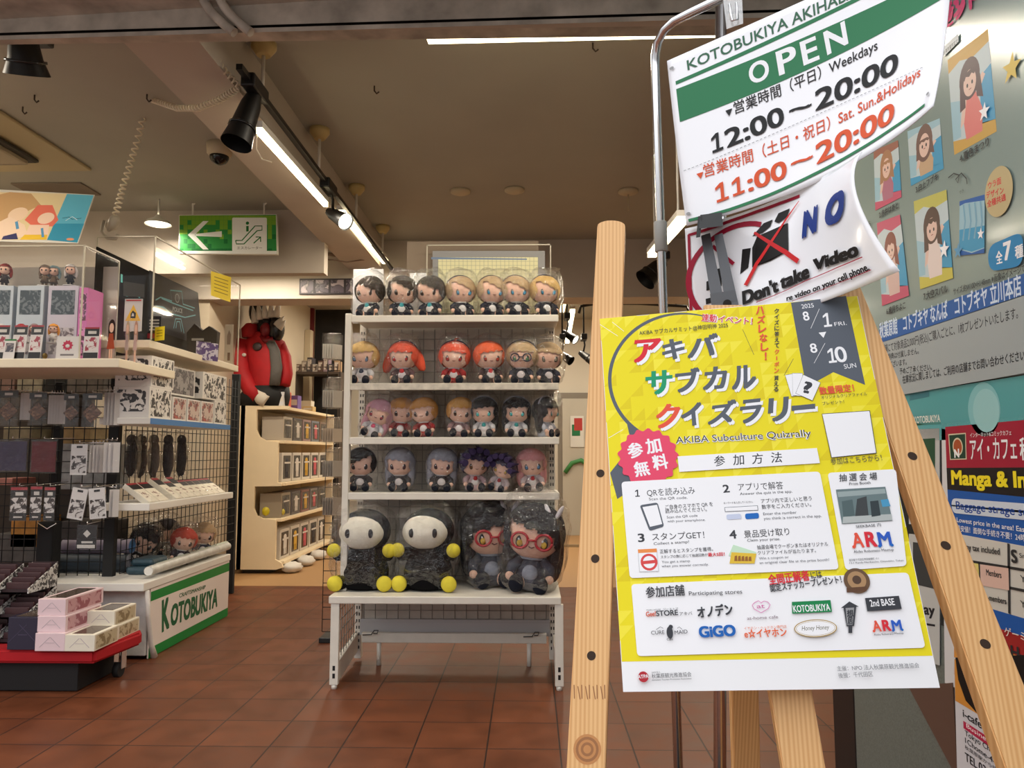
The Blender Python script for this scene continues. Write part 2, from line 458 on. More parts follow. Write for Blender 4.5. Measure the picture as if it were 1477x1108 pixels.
# shutter header across the shop opening
def hdr(px, y, back=0.0):
    t = (px + 20) / 1100.0
    return PY(px, y, 2.5 - 0.2 * t + back)
def band(a, c, name, m, f0=0.0, f1=0.12):
    """a: (left y, right y) of the upper line, c: of the lower line"""
    bb = MB(); n = 8
    for i in range(n):
        x0 = -20 + 1320 * i / n; x1 = -20 + 1320 * (i + 1) / n
        ya = lambda x, q: q[0] + (q[1] - q[0]) * (x + 20) / 1100.0
        P = [hdr(x0, ya(x0, c), f0), hdr(x1, ya(x1, c), f0), hdr(x1, ya(x1, c), f1), hdr(x0, ya(x0, c), f1),
             hdr(x0, ya(x0, a), f0), hdr(x1, ya(x1, a), f0), hdr(x1, ya(x1, a), f1), hdr(x0, ya(x0, a), f1)]
        bb.hexa(P)
    return struct(bb.build(name, m))
band((-60, -90), (9, -42), 'trim_header_upper', M_dirty, -0.02, 0.12)
band((9, -42), (15, -36), 'trim_header_slot', M_slot, 0.03, 0.12)
band((15, -36), (48, 15), 'trim_header_panel', M_dirty, 0.0, 0.12)
band((48, 15), (52, 19), 'trim_header_gap', M_slot, 0.03, 0.12)
band((52, 19), (58, 26), 'trim_header_rail', M_dirty, -0.01, 0.1)
b = MB(); b.box((-4.3, 2.5, 2.6), (2.7, 2.56, 2.95)); struct(b.build('trim_header_back', M_beam))
b = MB(); b.box((-4.3, 1.7, 2.62), (3.2, 2.66, 2.72)); struct(b.build('ceiling_canopy', M_dirty))
# curved shutter guide hanging from the header
b = MB()
for dx in (0, 24):
    pts = [hdr(292 + dx + 46 * (t ** 1.6), -8 + 55 * t, -0.035) for t in [i / 8 for i in range(9)]]
    b.tube(pts, 0.016, 8)
g = b.build('shutter_guide_rail', M_dirty); tag(g, 'worn white double shutter guide curving out of the header above the entrance', 'rail')

# ------------------------------------------------------------------ ceiling lights
def area(parent, name, loc, sx, sy, w, col=(1, 0.89, 0.73), rot=(0, 0, 0)):
    l = bpy.data.lights.new(name, 'AREA'); l.shape = 'RECTANGLE'; l.size = sx; l.size_y = sy; l.energy = w; l.color = col
    o = bpy.data.objects.new(name, l); COL.objects.link(o); o.location = loc; o.rotation_euler = rot
    if parent is not None: o.parent = parent; o.matrix_parent_inverse = pinv(parent)
    return o
def strip_lamp(name, a, c, label, w=0.05, watts=14, group=None, hang=True):
    a = Vector(a); c = Vector(c); d = (c - a); L = d.length; d.normalize()
    side = d.cross(Vector((0, 0, 1))).normalized(); up = side.cross(d).normalized()
    t = thing(name, label, 'ceiling light', a, group)
    def bar(w0, h0, h1, e=0.0):
        bb = MB(); s0 = a - d * e; s1 = c + d * e
        P = [s0 - side * w0 + up * h0, s1 - side * w0 + up * h0, s1 + side * w0 + up * h0, s0 + side * w0 + up * h0,
             s0 - side * w0 + up * h1, s1 - side * w0 + up * h1, s1 + side * w0 + up * h1, s0 + side * w0 + up * h1]
        bb.hexa(P); return bb
    bar(w * 0.42, -0.028, 0.0).build('light_tube', M_tube, t)
    bar(w * 0.5, 0.0, 0.03, 0.004).build('housing', M_white, t)
    mid = (a + c) / 2 - up * 0.04
    if hang and max(a.z, c.z) < 2.87:
        for f in (.12, .88):
            q = a.lerp(c, f); bb = MB(); bb.cyl(q + up * .028, Vector((q.x, q.y, 2.9)), .006, n=8); bb.build('hanger', M_white, t)
    ang = math.atan2(d.y, d.x)
    area(t, 'tube_light', mid, L, w, watts, rot=(0, 0, ang))
    return t
# long strip just inside the entrance
e = 2.9
strip_lamp('strip_light', PY(617, 50, 2.95), PY(1062, 39, 2.86), 'long lit strip light just inside the entrance header', 0.055, 30)
# track and its lamps on the left
def track_lamp_pt(px, py, X): return PX(px, py, X)
XT = -1.17
rail_a, rail_b = PX(345, 96, XT), PX(566, 404, XT)
t = thing('lighting_track', 'black lighting track running into the shop below the ceiling', 'track', rail_a)
b = MB(); d = (rail_b - rail_a); rail_b = Vector((XT, rail_b.y, rail_a.z)); b.box((XT - 0.013, rail_a.y, rail_a.z - 0.012), (XT + 0.013, rail_b.y, rail_a.z + 0.012)); b.build('rail', M_black, t)
for px, py in ((372, 62), (455, 186), (514, 268), (557, 326)):
    p = PX(px, py, XT + 0.02); p.z = 2.9
    b = MB(); yy = (2.9 - CAMH) * 0 + (p.y)
    yy = PZ(px, py, 2.9).y
    b.lathe_line([(Vector((XT, yy, 2.9)), 0.055), (Vector((XT, yy, 2.875)), 0.055), (Vector((XT, yy, 2.84)), 0.03)], 18)
    b.build('ceiling_rose', mat('yellowed_plastic', (196, 176, 120), 0.5), t)
    b = MB(); b.cyl((XT, yy, rail_a.z), (XT, yy, 2.85), 0.008); b.build('hanger', M_white, t)
s1 = strip_lamp('tube_lamp', PX(374, 184, XT - 0.03), PX(470, 292, XT - 0.03), 'lit tube on the left track, the nearer one beside the black spotlight', 0.03, 12, hang=False)
s2 = strip_lamp('tube_lamp', PX(492, 303, XT - 0.03), PX(556, 376, XT - 0.03), 'lit tube on the left track, the farther one beyond the lit spotlight', 0.055, 12, hang=False)
def spot(name, label, p, aim, r=0.055, L=0.17, lit=False, stem=None, watts=8, cone=1.25):
    p = Vector(p); aim = Vector(aim).normalized()
    t = thing(name, label, 'spotlight', p)
    b = MB(); b.lathe_line([(p - aim * L * 0.55, r * 0.55), (p - aim * L * 0.3, r * 0.85), (p + aim * L * 0.1, r), (p + aim * L * 0.5, r * cone)], 22, cap=False)
    b.lathe_line([(p - aim * L * 0.56, r * 0.2), (p - aim * L * 0.55, r * 0.55)], 22)
    b.build('lamp_shade', M_black, t)
    b = MB(); q = p + aim * L * (0.44 if lit else 0.2); b.cyl(q - aim * 0.01, q, r * (cone - 0.12)); b.build('lens', M_bulb if lit else mat('dark_lens', (40, 40, 40), 0.2), t)
    if stem is not None:
        stem = Vector(stem); b = MB(); u = Vector((1, 0, 0)) if abs(aim.x) < 0.9 else Vector((0, 1, 0))
        b.tube([p - aim * L * 0.3, (p - aim * L * 0.3).lerp(stem, 0.55) + u * 0.015, stem], 0.009, 8)
        b.build('arm', M_black, t)
        b = MB(); b.box(stem - Vector((0.03, 0.09, 0.03)), stem + Vector((0.03, 0.09, 0.03)), 0.008); b.build('driver_box', M_black, t)
        if abs(stem.x - XT) > .1: b = MB(); b.cyl(stem, Vector((stem.x, stem.y, 2.9)), .009, n=8); b.build('ceiling_rod', M_black, t)
    if lit:
        l = bpy.data.lights.new('spot_beam', 'SPOT'); l.energy = watts; l.color = (1, 0.86, 0.66); l.spot_size = R(80); l.shadow_soft_size = 0.04
        o = bpy.data.objects.new('spot_beam', l); COL.objects.link(o); o.location = p + aim * L * 0.55
        o.rotation_euler = aim.to_track_quat('-Z', 'Y').to_euler(); o.parent = t; o.matrix_parent_inverse = pinv(t)
    return t
p = PX(354, 172, XT - 0.03)
spot('spotlight', 'large unlit black spotlight at the near end of the left track', p, (-0.2, -0.25, -1), 0.05, 0.25, False, PX(368, 128, XT), cone=1.3)
p = PX(487, 313, XT + 0.02)
spot('spotlight', 'lit spotlight with a round white lens halfway along the left track', p, (0.7, -0.5, -0.5), 0.042, 0.18, True, PX(474, 270, XT), watts=6)
p = PY(36, 78, 2.75)
spot('spotlight', 'black spotlight at the top left corner just under the header', p, (-0.15, 0.5, -1), 0.06, 0.15, False, p + Vector((0, .04, .12)), cone=1.35)
p = PY(943, 392, 5.6)
spot('spotlight', 'black spotlight seen past the chrome pole under the cross beam', p, (-0.7, -0.2, -0.7), 0.07, 0.2, False, PY(958, 372, 5.6))
for px, py, lb, lit in ((822, 485, 'lit black spotlight beside the plush shelf, in the rear room', True), (815, 515, 'small black spotlight below the lit one in the rear room', False), (846, 515, 'black spotlight hanging next to the wooden leg in the rear room', False)):
    spot('spotlight', lb, PY(px, py, 7.6), (0.7, -0.45, -0.55), 0.04, 0.17, lit, PY(px - 4, py - 28, 7.6), watts=10)
for x0, y0, x1, y1, Y, lb, wt in ((818, 492, 826, 446, 7.6, 'lit tube standing steeply in view between plush shelf and wooden leg', 22), ):
    strip_lamp('tube_lamp', PY(x0, y0, Y + 1.2), PY(x1, y1, Y), lb, 0.055, wt)
strip_lamp('tube_lamp', PY(940, 365, 4.6), PY(985, 312, 3.6), 'lit tube behind the chrome pole, above the poster', 0.06, 22)
# rear-room ceiling tubes, added out of sight to light the back zone
for x, y in ((-1.6, 8.4), (0.4, 8.6), (1.9, 8.0)):
    strip_lamp('tube_lamp', (x, y - 0.6, 2.84), (x, y + 0.6, 2.84), 'added unseen rear room tube above the far shelves', 0.06, 32, 'added rear ceiling tubes')
for x, y in ((-3.75, 4.4), (-3.0, 2.85)):
    strip_lamp('tube_lamp', (x - 0.4, y, 2.84), (x + 0.4, y, 2.84), 'added out-of-view tube lighting the crowded shelves', 0.06, 20, 'added shelf ceiling tubes')  # extra tubes added beyond the left edge of view to brighten the shelves
strip_lamp('tube_lamp', (-2.65, 5.95, 2.62), (-1.85, 5.95, 2.62), 'added unseen tube behind the white soffit, lighting the cabinet aisle', 0.06, 16)  # unseen extra lamp, added so the cabinet front is lit
# pendant lamp
p = PY(228, 322, 5.2)
t = thing('pendant_lamp', 'small lit white pendant lamp left of the green escalator sign', 'lamp', p)
b = MB(); b.lathe_line([(p + Vector((0, 0, 0.06)), 0.015), (p + Vector((0, 0, 0.04)), 0.03), (p + Vector((0, 0, 0.015)), 0.075), (p - Vector((0, 0, 0.01)), 0.09)], 24, cap=False); b.build('lamp_shade', M_white, t)
b = MB(); b.lathe_line([(p - Vector((0, 0, 0.004)), 0.08), (p - Vector((0, 0, 0.016)), 0.06), (p - Vector((0, 0, 0.022)), 0.02)], 24); b.build('bulb', M_bulb, t)
b = MB(); b.cyl(p + Vector((0, 0, 0.05)), Vector((p.x, p.y, 2.9)), 0.006); b.build('cord', M_white, t)
area(t, 'pendant_light', p - Vector((0, 0, 0.04)), 0.12, 0.12, 6)
# dome camera, air conditioner, hatch, detectors
p = PZ(317, 208, 2.9)
t = thing('dome_camera', 'small white dome security camera on the ceiling beside the beam', 'camera', p)
b = MB(); b.lathe_line([(p, 0.075), (p - Vector((0, 0, 0.06)), 0.07), (p - Vector((0, 0, 0.075)), 0.055)], 24); b.build('base', mat('aged_plastic', (190, 178, 150), 0.5), t)
b = MB(); b.ball(p - Vector((0, 0, 0.075)), (0.055, 0.055, 0.05)); b.build('lens_dome', mat('smoked_dome', (10, 10, 10), 0.08), t)
p = PZ(-30, 205, 2.9)
t = thing('air_conditioner', 'ceiling cassette air conditioner cut by the left edge', 'air conditioner', p)
b = MB(); b.box(p + Vector((-0.5, -0.42, -0.02)), p + Vector((0.42, 0.42, 0)), 0.008); b.build('panel', mat('ac_panel', (176, 162, 128), 0.5), t)
b = MB(); b.box(p + Vector((-0.4, -0.3, -0.05)), p + Vector((0.22, 0.22, -0.02)), 0.02); b.build('grille', mat('ac_grille', (52, 46, 38), 0.5), t)
b = MB(); b.box(p + Vector((-0.4, -0.26, -0.07)), p + Vector((0.18, 0.18, -0.05)), 0.02); b.build('cover', mat('ac_cover', (170, 158, 134), 0.5), t)
p = PZ(82, 272, 2.9); b = MB(); b.box(p + Vector((-0.24, -0.12, -0.012)), p + Vector((0.24, 0.12, 0)), 0.004)
tag(b.build('ceiling_hatch', mat('hatch_grey', (120, 108, 94), 0.7)), 'grey ceiling hatch above the picture board on the left', 'hatch')
for px, py, lb in ((906, 275, 'white ceiling detector with a dangling tip right of the wooden leg'), (664, 275, 'flat white ceiling disc above the plush shelf, left one'), (742, 273, 'flat white ceiling disc above the plush shelf, right one')):
    p = PZ(px, py, 2.9); b = MB()
    b.lathe_line([(p, 0.07), (p - Vector((0, 0, 0.015)), 0.068), (p - Vector((0, 0, 0.03)), 0.03)], 20)
    if px == 906: b.cyl(p - Vector((0, 0, 0.03)), p - Vector((0, 0, 0.14)), 0.006)
    tag(b.build('ceiling_detector', mat('aged_plastic', (190, 178, 150), 0.5)), lb, 'detector')
for px, py, lb in ((540, 124, 'little dark hook in the ceiling above the long shelf gap'), (855, 62, 'little hook in the ceiling under the strip light'), (50, 137, 'small ceiling hook near the top left, right one'), (33, 154, 'small ceiling hook near the top left, left one'), (212, 136, 'ceiling hook that carries the bend of the coiled cord')):
    p = PZ(px, py, 2.9); b = MB(); b.tube([p, p - Vector((0, 0, 0.025)), p + Vector((0.012, 0, -0.04)), p + Vector((0.024, 0, -0.03))], 0.004, 6)
    tag(b.build('ceiling_hook', mat('brown_hook', (60, 48, 40), 0.5)), lb, 'hook')
# coiled cord from the beam over the hook down to its plug
def coil(pts, turns, r, wire):
    P = [Vector(p) for p in pts]; out = []; N = turns * 9
    for i in range(N + 1):
        t = i / N * (len(P) - 1); k = min(int(t), len(P) - 2); f = t - k
        c = P[k].lerp(P[k + 1], f); d = (P[k + 1] - P[k]).normalized(); u = d.cross(Vector((0, 1, 0))).normalized(); w = d.cross(u)
        a = 2 * math.pi * i / 9
        out.append(c + (u * math.cos(a) + w * math.sin(a)) * r)
    b.tube(out, wire, 5)
t = thing('coiled_cord', 'cream coiled cord sagging from the beam to a hook and down to its plug', 'cord', PY(212, 142, 4.0))
M_cord = mat('cream_cord', (224, 214, 190), 0.5)
b = MB(); coil([PY(300, 60, 2.84), PY(318, 95, 2.93), PY(345, 126, 3.02)], 10, 0.011, 0.0042); coil([PY(345, 126, 3.02), PY(318, 143, 3.08), PY(285, 156, 3.16), PY(255, 156, 3.3), PY(228, 147, 3.6), PY(213, 142, 3.84)], 38, 0.012, 0.0042); b.build('upper_coil', M_cord, t)
b = MB(); coil([PY(213, 142, 3.84), PY(196, 210, 3.95), PY(178, 268, 4.0), PY(166, 312, 4.0)], 20, 0.014, 0.005); b.build('hanging_coil', M_cord, t)
b = MB(); p = PY(163, 322, 4.0); b.ball(p, (0.03, 0.025, 0.045), M=Matrix.Rotation(0.6, 3, 'Y'), rough=0.3, seed=3); b.tube([PY(150, 318, 4), PY(146, 334, 4), PY(155, 344, 4), PY(167, 345, 4), PY(170, 338, 4)], 0.009, 8)
b.build('plug', mat('taped_plug', (176, 168, 150), 0.5, bump=0.4), t)
yl = PX(374, 184, XT - .03).y; b = MB(); b.tube([PY(374, 186, yl + .02), PY(370, 200, yl), PY(370, 215, yl), PY(378, 230, yl), PY(392, 234, yl)], 0.003, 6); tag(b.build('loose_wire', M_cord), 'short loose white wire curling below the black spotlight', 'wire')
b = MB(); b.tube([PY(434, 346, 5.6), PY(445, 362, 5.7), PY(470, 374, 5.8), PY(500, 378, 5.9), PY(530, 374, 6.0), PY(556, 372, 6.1)], 0.006, 6); b.tube([PY(470, 366, 6.1), PY(484, 368, 6.1)], 0.016, 8)
tag(b.build('wall_cable', mat('brown_cable', (120, 100, 84), 0.6)), 'thin cable sagging across the beam face left of the white board', 'cable')

# ------------------------------------------------------------------ hanging escalator sign
t = thing('escalator_sign', 'green hanging sign with a white arrow and an escalator picture', 'sign', PY(329, 340, 5.3))
def plane_sheet(p0, ux, uy, n, lift=0.00004):
    ux = Vector(ux).normalized(); uy = Vector(uy).normalized(); n = Vector(n).normalized(); p0 = Vector(p0)
    def q(px, py):
        w = PN(px, py, p0, n) - p0; return (w.dot(ux), w.dot(uy))
    def fn(u, v, h): return p0 + ux * u + uy * v + n * h
    return Sheet(fn, q, lift)
sy = 5.3
c4 = [PY(258, 310, sy), PY(399, 309, sy), PY(400, 367, sy), PY(258, 366, sy)]
b = MB(); b.prism([v + Vector((0, 0.03, 0)) for v in c4], (0, -0.03, 0)); b.build('panel', mat('sign_edge', (230, 230, 220), 0.4), t)
S = plane_sheet((0, sy, CAMH), (1, 0, 0), (0, 0, 1), (0, -1, 0)); S.h = 0.001
G1, G2, G3, W = ink(120, 168, 46), ink(44, 140, 62), ink(20, 110, 50), ink(238, 240, 236)
S.poly([(259, 311), (398, 310), (399, 366), (259, 365)], G2)
for i in range(24):
    for j in range(8):
        x = 259 + i * 5.8; y = 311 + j * 6.8; f = j / 8.0 + rnd.uniform(-0.3, 0.3)
        m = G1 if f < 0.3 else (G3 if f > 0.75 else None)
        if m: S.poly([(x, y), (x + 5.6, y), (x + 5.6, y + 6.6), (x, y + 6.6)], m, lay=False)
S.layer(); S.poly([(259, 362), (399, 362), (399, 366), (259, 366)], W)
S.poly([(282, 337.5), (320, 333.5), (320, 342), (282, 340.5)], W); S.poly([(271, 339), (293, 319), (301, 319), (281, 339)], W); S.poly([(271, 339), (281, 339), (301, 360), (293, 360)], W)
S.round_rect([(335, 314), (385, 314), (385, 363), (335, 363)], 0.012, W)
S.path([(340, 347), (349, 347), (368, 326), (378, 326), (378, 332), (371, 333), (352, 352), (341, 352), (340, 347)], 0.008, G3); S.disc((357, 322), 0.012, G3); S.path([(357, 326), (357, 334)], 0.018, G3)
S.path([(366, 351), (376, 342)], 0.008, G3); S.path([(369, 342), (376, 342), (376, 349)], 0.008, G3)
S.text('エスカレーター', (342, 359.5), (378, 359.5), 0.017, ink(40, 40, 40))
S.done('printed_face', t)
b = MB()
for px in (278, 381): b.cyl(PY(px, 310, sy), PY(px, 293, sy), 0.006); b.tube([PY(px, 296, sy), PY(px + 3, 293, sy), PY(px + 3, 288, sy)], 0.006, 6)
b.build('hanger', M_white, t)

# ================================================================== POSTER ON ITS WOODEN EASEL
def cam_dir(v): return RM @ Vector((v[0], -v[1], -v[2]))
PT = CAMP + cam_dir((0.15074, -0.11201, 1.29887))        # top left corner of the A2 board
pu = cam_dir((0.41380, -0.03181, -0.06447)).normalized()
pv = cam_dir((0.01513, 0.54909, -0.22588)); pv = (pv - pu * pv.dot(pu)).normalized()
pn = pu.cross(pv).normalized()
if pn.dot(CAMP - PT) < 0: pn = -pn                        # towards the street
PWD, PHT = 0.42, 0.594
def poster_q(px, py):
    w = PN(px, py, PT, pn) - PT
    return (w.dot(pu), -w.dot(pv))
def poster_fn(u, v, h): return PT + pu * u - pv * v + pn * h
t = thing('poster_board', 'yellow event poster board standing on the wooden easel', 'poster', PT + pu * PWD / 2 + pv * PHT)
b = MB(); b.prism([PT, PT + pu * PWD, PT + pu * PWD + pv * PHT, PT + pv * PHT], -pn * 0.006); b.build('foam_board', mat('foam_board', (236, 236, 238), 0.5), t)
S = Sheet(poster_fn, poster_q, 0.00003); S.h = 0.0002
def k5(x, y): return (860 + x / 3.6925, 420 + y / 3.6925)
def k6(x, y): return (880 + x / 2.954, 680 + y / 2.954)
YL, YL2, YL3 = ink(232, 216, 26), ink(240, 226, 60), ink(222, 202, 20)
INK, GRY, RED, PNK, WHT = ink(58, 60, 66), ink(88, 94, 104), ink(214, 40, 56), ink(226, 72, 104), ink(240, 240, 243)
GRN, ORG, BLU, MID = ink(24, 150, 104), ink(226, 84, 62), ink(28, 104, 186), ink(110, 112, 118)
yb = poster_q(*k6(740, 798))[1]
S.poly([(0.0008, -0.0008), (PWD - 0.0008, -0.0008), (PWD - 0.0008, yb), (0.0008, yb)], YL, px=False)
st = 0.021
for i in range(20):
    for j in range(25):
        x = i * st; y = -j * st
        if y - st < yb: continue
        k = rnd.random()
        if k < 0.34: S.raw([(x, y), (x + st, y), (x, y - st)], YL2)
        elif k < 0.6: S.raw([(x + st, y), (x + st, y - st), (x, y - st)], YL3)
S.layer()
def tx(s, a, c, h, m, f=k5, bold=0.0, shear=0.0):       # h in crop units measured on the photo
    q0 = Vector(S.q(*f(*a))); q1 = Vector(S.q(*f(a[0], a[1] - h)))
    S.text(s, f(*a), f(*c), (q1 - q0).length, m, bold, shear)
def glyph_box(ch, box, m, f=k5, bold=0.05, shear=0.0, off=(0, 0)):
    """fit one glyph to the parallelogram top-left, top-right, bottom-left (crop units)"""
    vs, fs = glyphs(ch, bold, shear)
    x0 = min(v[0] for v in vs); x1 = max(v[0] for v in vs); y0 = min(v[1] for v in vs); y1 = max(v[1] for v in vs)
    tl, tr, bl = [Vector(S.q(*f(p[0] + off[0], p[1] + off[1]))) for p in box]
    V = []
    for v in vs:
        a = (v[0] - x0) / max(1e-6, x1 - x0); c = (y1 - v[1]) / max(1e-6, y1 - y0)
        p = tl + (tr - tl) * a + (bl - tl) * c; V.append(S.bm.verts.new(S.fn(p.x, p.y, S.h + v[2])))
    i = S.mi(m)
    for q in fs:
        F = S.bm.faces.new([V[k] for k in q]); F.material_index = i
# speech ring and its tail
ring = []
for k in range(41):
    a = R(68 + k * (232 - 68) / 40)
    ring.append(k5(470 + 392 * math.cos(a) - 6, 470 - 350 * math.sin(a) + (60 if False else 0)))
S.path(ring, [0.0015 + 0.0042 * min(1, k / 12) for k in range(41)], GRY)
S.poly([k5(160, 690), k5(300, 800), k5(190, 880), k5(180, 780)], GRY); S.poly([k5(74, 968), k5(150, 870), k5(260, 1010), k5(112, 1108)], GRY)
for a, c in (((20, 178), (115, 240)), ((85, 165), (148, 215)), ((66, 783), (142, 738))): S.line(k5(*a), k5(*c), 0.0007, WHT)
for a, c in (((780, 205), (840, 340)), ((1050, 360), (1000, 450))): S.line(k5(*a), k5(*c), 0.0006, INK)
S.layer()
# date banner
S.poly([k5(1037, 62), k5(1330, 26), k5(1432, 500), k5(1262, 432), k5(1118, 512)], GRY)
tx('2025', (1095, 94), (1160, 86), 22, WHT); tx('8', (1106, 158), (1138, 154), 46, WHT, bold=0.02); S.line(k5(1188, 95), k5(1142, 200), 0.0006, WHT)
S.one(k5(1204, 120), k5(1248, 115), k5(1212, 193), WHT); tx('FRI.', (1270, 187), (1335, 180), 20, WHT)
S.poly([k5(1184, 222), k5(1224, 217), k5(1210, 250)], WHT)
tx('8', (1144, 330), (1180, 326), 48, WHT, bold=0.02); S.line(k5(1218, 278), k5(1160, 385), 0.0006, WHT)
S.one(k5(1228, 308), k5(1272, 303), k5(1238, 385), WHT); tx('0', (1280, 381), (1342, 374), 80, WHT, bold=0.02); tx('SUN', (1322, 415), (1386, 407), 24, WHT)
# headline
tx('連動イベント！', (560, 158), (832, 178), 30, WHT, bold=0.09); tx('連動', (560, 158), (640, 163), 30, RED, bold=0.03); tx('イベント！', (648, 164), (832, 178), 28, RED, bold=0.02)
tx('AKIBA サブカルサミット@神田明神 2025', (230, 234), (702, 192), 19, INK)
HEAD = [('ア', ((205, 262), (346, 250), (190, 385)), RED), ('キ', ((352, 262), (470, 248), (350, 372)), GRY), ('バ', ((500, 240), (650, 222), (485, 360)), GRY),
        ('サ', ((262, 430), (405, 418), (262, 558)), GRN), ('ブ', ((420, 420), (550, 405), (420, 545)), GRY), ('カ', ((578, 408), (700, 398), (566, 530)), GRY), ('ル', ((722, 402), (850, 390), (722, 528)), GRY),
        ('ク', ((325, 605), (450, 596), (312, 735)), ORG), ('イ', ((446, 605), (558, 590), (456, 725)), GRY), ('ズ', ((608, 592), (748, 575), (592, 715)), GRY), ('ラ', ((770, 582), (885, 570), (756, 710)), GRY),
        ('リ', ((918, 572), (1025, 562), (910, 700)), GRY), ('ー', ((1040, 612), (1165, 600), (1040, 640)), GRY)]
for ch, bx, m in HEAD: glyph_box(ch, bx, WHT, off=(14, 14), bold=0.06)
S.h += 0.00012
for ch, bx, m in HEAD: glyph_box(ch, bx, m, bold=0.05)
S.layer()
tx('AKIBA Subculture Quizrally', (425, 815), (1145, 776), 36, WHT, bold=0.05); tx('AKIBA Subculture Quizrally', (425, 813), (1145, 774), 36, INK)
def vert(s, p0, p1, w, m, bold=0.02):
    n = len(s)
    for i, ch in enumerate(s):
        x = p0[0] + (p1[0] - p0[0]) * i / max(1, n - 1); y = p0[1] + (p1[1] - p0[1]) * i / max(1, n - 1)
        if ch == 'ー': glyph_box('I', ((x - w * 0.1, y - w * 0.4), (x + w * 0.1, y - w * 0.4), (x - w * 0.1, y + w * 0.4)), m, bold=bold)
        elif ch == '！': glyph_box('!', ((x - w * 0.12, y - w * 0.5), (x + w * 0.12, y - w * 0.5), (x - w * 0.12, y + w * 0.5)), m, bold=bold)
        else: glyph_box(ch, ((x - w / 2, y - w / 2), (x + w / 2, y - w / 2 - 2), (x - w / 2, y + w / 2)), m, bold=bold)
    S.layer()
vert('ハズレなし！', (872, 104), (902, 348), 42, ORG, 0.04)
vert('クイズに答えて', (960, 108), (962, 292), 25, INK, 0.03); vert('クーポン', (961, 325), (960, 425), 25, ORG, 0.03); vert('貰える', (959, 465), (957, 525), 25, INK, 0.03)
for q in (((1006, 450), (1060, 440), (1085, 555), (1040, 562)), ((1044, 440), (1098, 440), (1092, 560), (1046, 556)), ((1102, 448), (1192, 490), (1150, 584), (1062, 546))):
    c = (sum(p[0] for p in q) / 4, sum(p[1] for p in q) / 4)
    S.poly([k5(c[0] + (p[0] - c[0]) * 1.03, c[1] + (p[1] - c[1]) * 1.03) for p in q], INK); S.poly([k5(*p) for p in q], WHT)
tx('?', (1100, 540), (1142, 548), 58, INK, bold=0.06)
tx('数量限定！', (1190, 550), (1375, 532), 30, ORG, bold=0.03); tx('オリジナルクリアファイル', (1198, 576), (1442, 556), 14, INK); tx('プレゼント！', (1204, 608), (1320, 598), 14, INK)
# entry badge
c = Vector(S.q(*k5(275, 885))); pts = []
for k in range(96):
    a = 2 * math.pi * k / 96; r = 0.0455 * (1 + 0.055 * math.cos(17 * a)); pts.append((c.x + r * math.cos(a), c.y + r * math.sin(a)))
S.raw(pts, PNK); S.layer()
for ch, x, y in (('参', 205, 852), ('加', 302, 828), ('無', 240, 950), ('料', 338, 915)): glyph_box(ch, ((x - 46, y - 36), (x + 34, y - 50), (x - 30, y + 44)), WHT, bold=0.04)
S.layer()
# blank panel where the square code sits, and captions
S.poly([k5(1200, 655), k5(1456, 638), k5(1492, 866), k5(1250, 890)], INK); S.poly([k5(1203, 658), k5(1453, 641), k5(1488, 863), k5(1253, 887)], WHT)
tx('参加はこちらから！', (1250, 924), (1522, 902), 26, INK)
S.poly([k5(433, 882), k5(1174, 838), k5(1190, 918), k5(442, 965)], WHT)
for i, ch in enumerate('参加方法'):
    x = 655 + i * 101; y = 908 - i * 6; glyph_box(ch, ((x - 29, y - 28), (x + 29, y - 32), (x - 27, y + 28)), INK, bold=0.01)
S.layer()
# how-to panel, prize panel, store panel
S.round_rect([k6(48, 46), k6(892, 2), k6(974, 418), k6(84, 456)], 0.006, WHT)
S.round_rect([k6(925, 8), k6(1216, -8), k6(1262, 404), k6(1002, 422)], 0.006, WHT)
S.round_rect([k6(90, 482), k6(1268, 432), k6(1342, 752), k6(116, 788)], 0.006, WHT)
g = lambda s, a, c, h, m=INK, bold=0.0: tx(s, a, c, h, m, k6, bold)
S.one(k6(106, 80), k6(126, 79), k6(107, 110), INK); g('QRを読み込み', (158, 106), (362, 95), 24); g('Scan the QR code.', (166, 125), (330, 118), 11)
g('2', (482, 92), (510, 90), 32, INK, 0.03); g('アプリで解答', (546, 82), (738, 74), 24); g('Answer the quiz in the app.', (553, 103), (776, 92), 11)
g('3', (120, 302), (148, 300), 34, INK, 0.03); g('スタンプGET！', (180, 294), (402, 284), 24); g('Collect a stamp!', (186, 315), (336, 306), 11)
g('4', (510, 288), (540, 286), 34, INK, 0.03); g('景品受け取り', (572, 283), (764, 270), 24); g('Claim your prize.', (584, 301), (724, 294), 11)
g('ご自身のスマホで QR を', (236, 162), (438, 148), 14); g('読み込んでください。', (236, 179), (412, 170), 14); g('Scan the QR code', (242, 202), (372, 194), 10, MID); g('with your smartphone.', (244, 219), (406, 212), 10, MID)
S.round_rect([k6(126, 146), k6(202, 134), k6(230, 236), k6(168, 256)], 0.004, GRY); S.poly([k6(138, 154), k6(200, 144), k6(222, 226), k6(170, 238)], WHT)
g('キーワードを入力してください。', (484, 141), (608, 135), 7); S.poly([k6(486, 155), k6(628, 147), k6(630, 168), k6(489, 174)], GRY); S.poly([k6(488, 157), k6(626, 149), k6(628, 166), k6(491, 172)], WHT)
S.round_rect([k6(494, 186), k6(556, 182), k6(560, 204), k6(497, 208)], 0.003, ink(196, 204, 226)); S.round_rect([k6(574, 182), k6(632, 178), k6(634, 202), k6(576, 206)], 0.003, BLU)
g('アプリ内で正しいと思う', (643, 136), (858, 124), 14); g('数字をご入力ください。', (646, 161), (856, 150), 14); g('Enter the number', (652, 188), (794, 181), 11, MID); g('you think is correct in the app.', (654, 208), (900, 196), 11, MID)
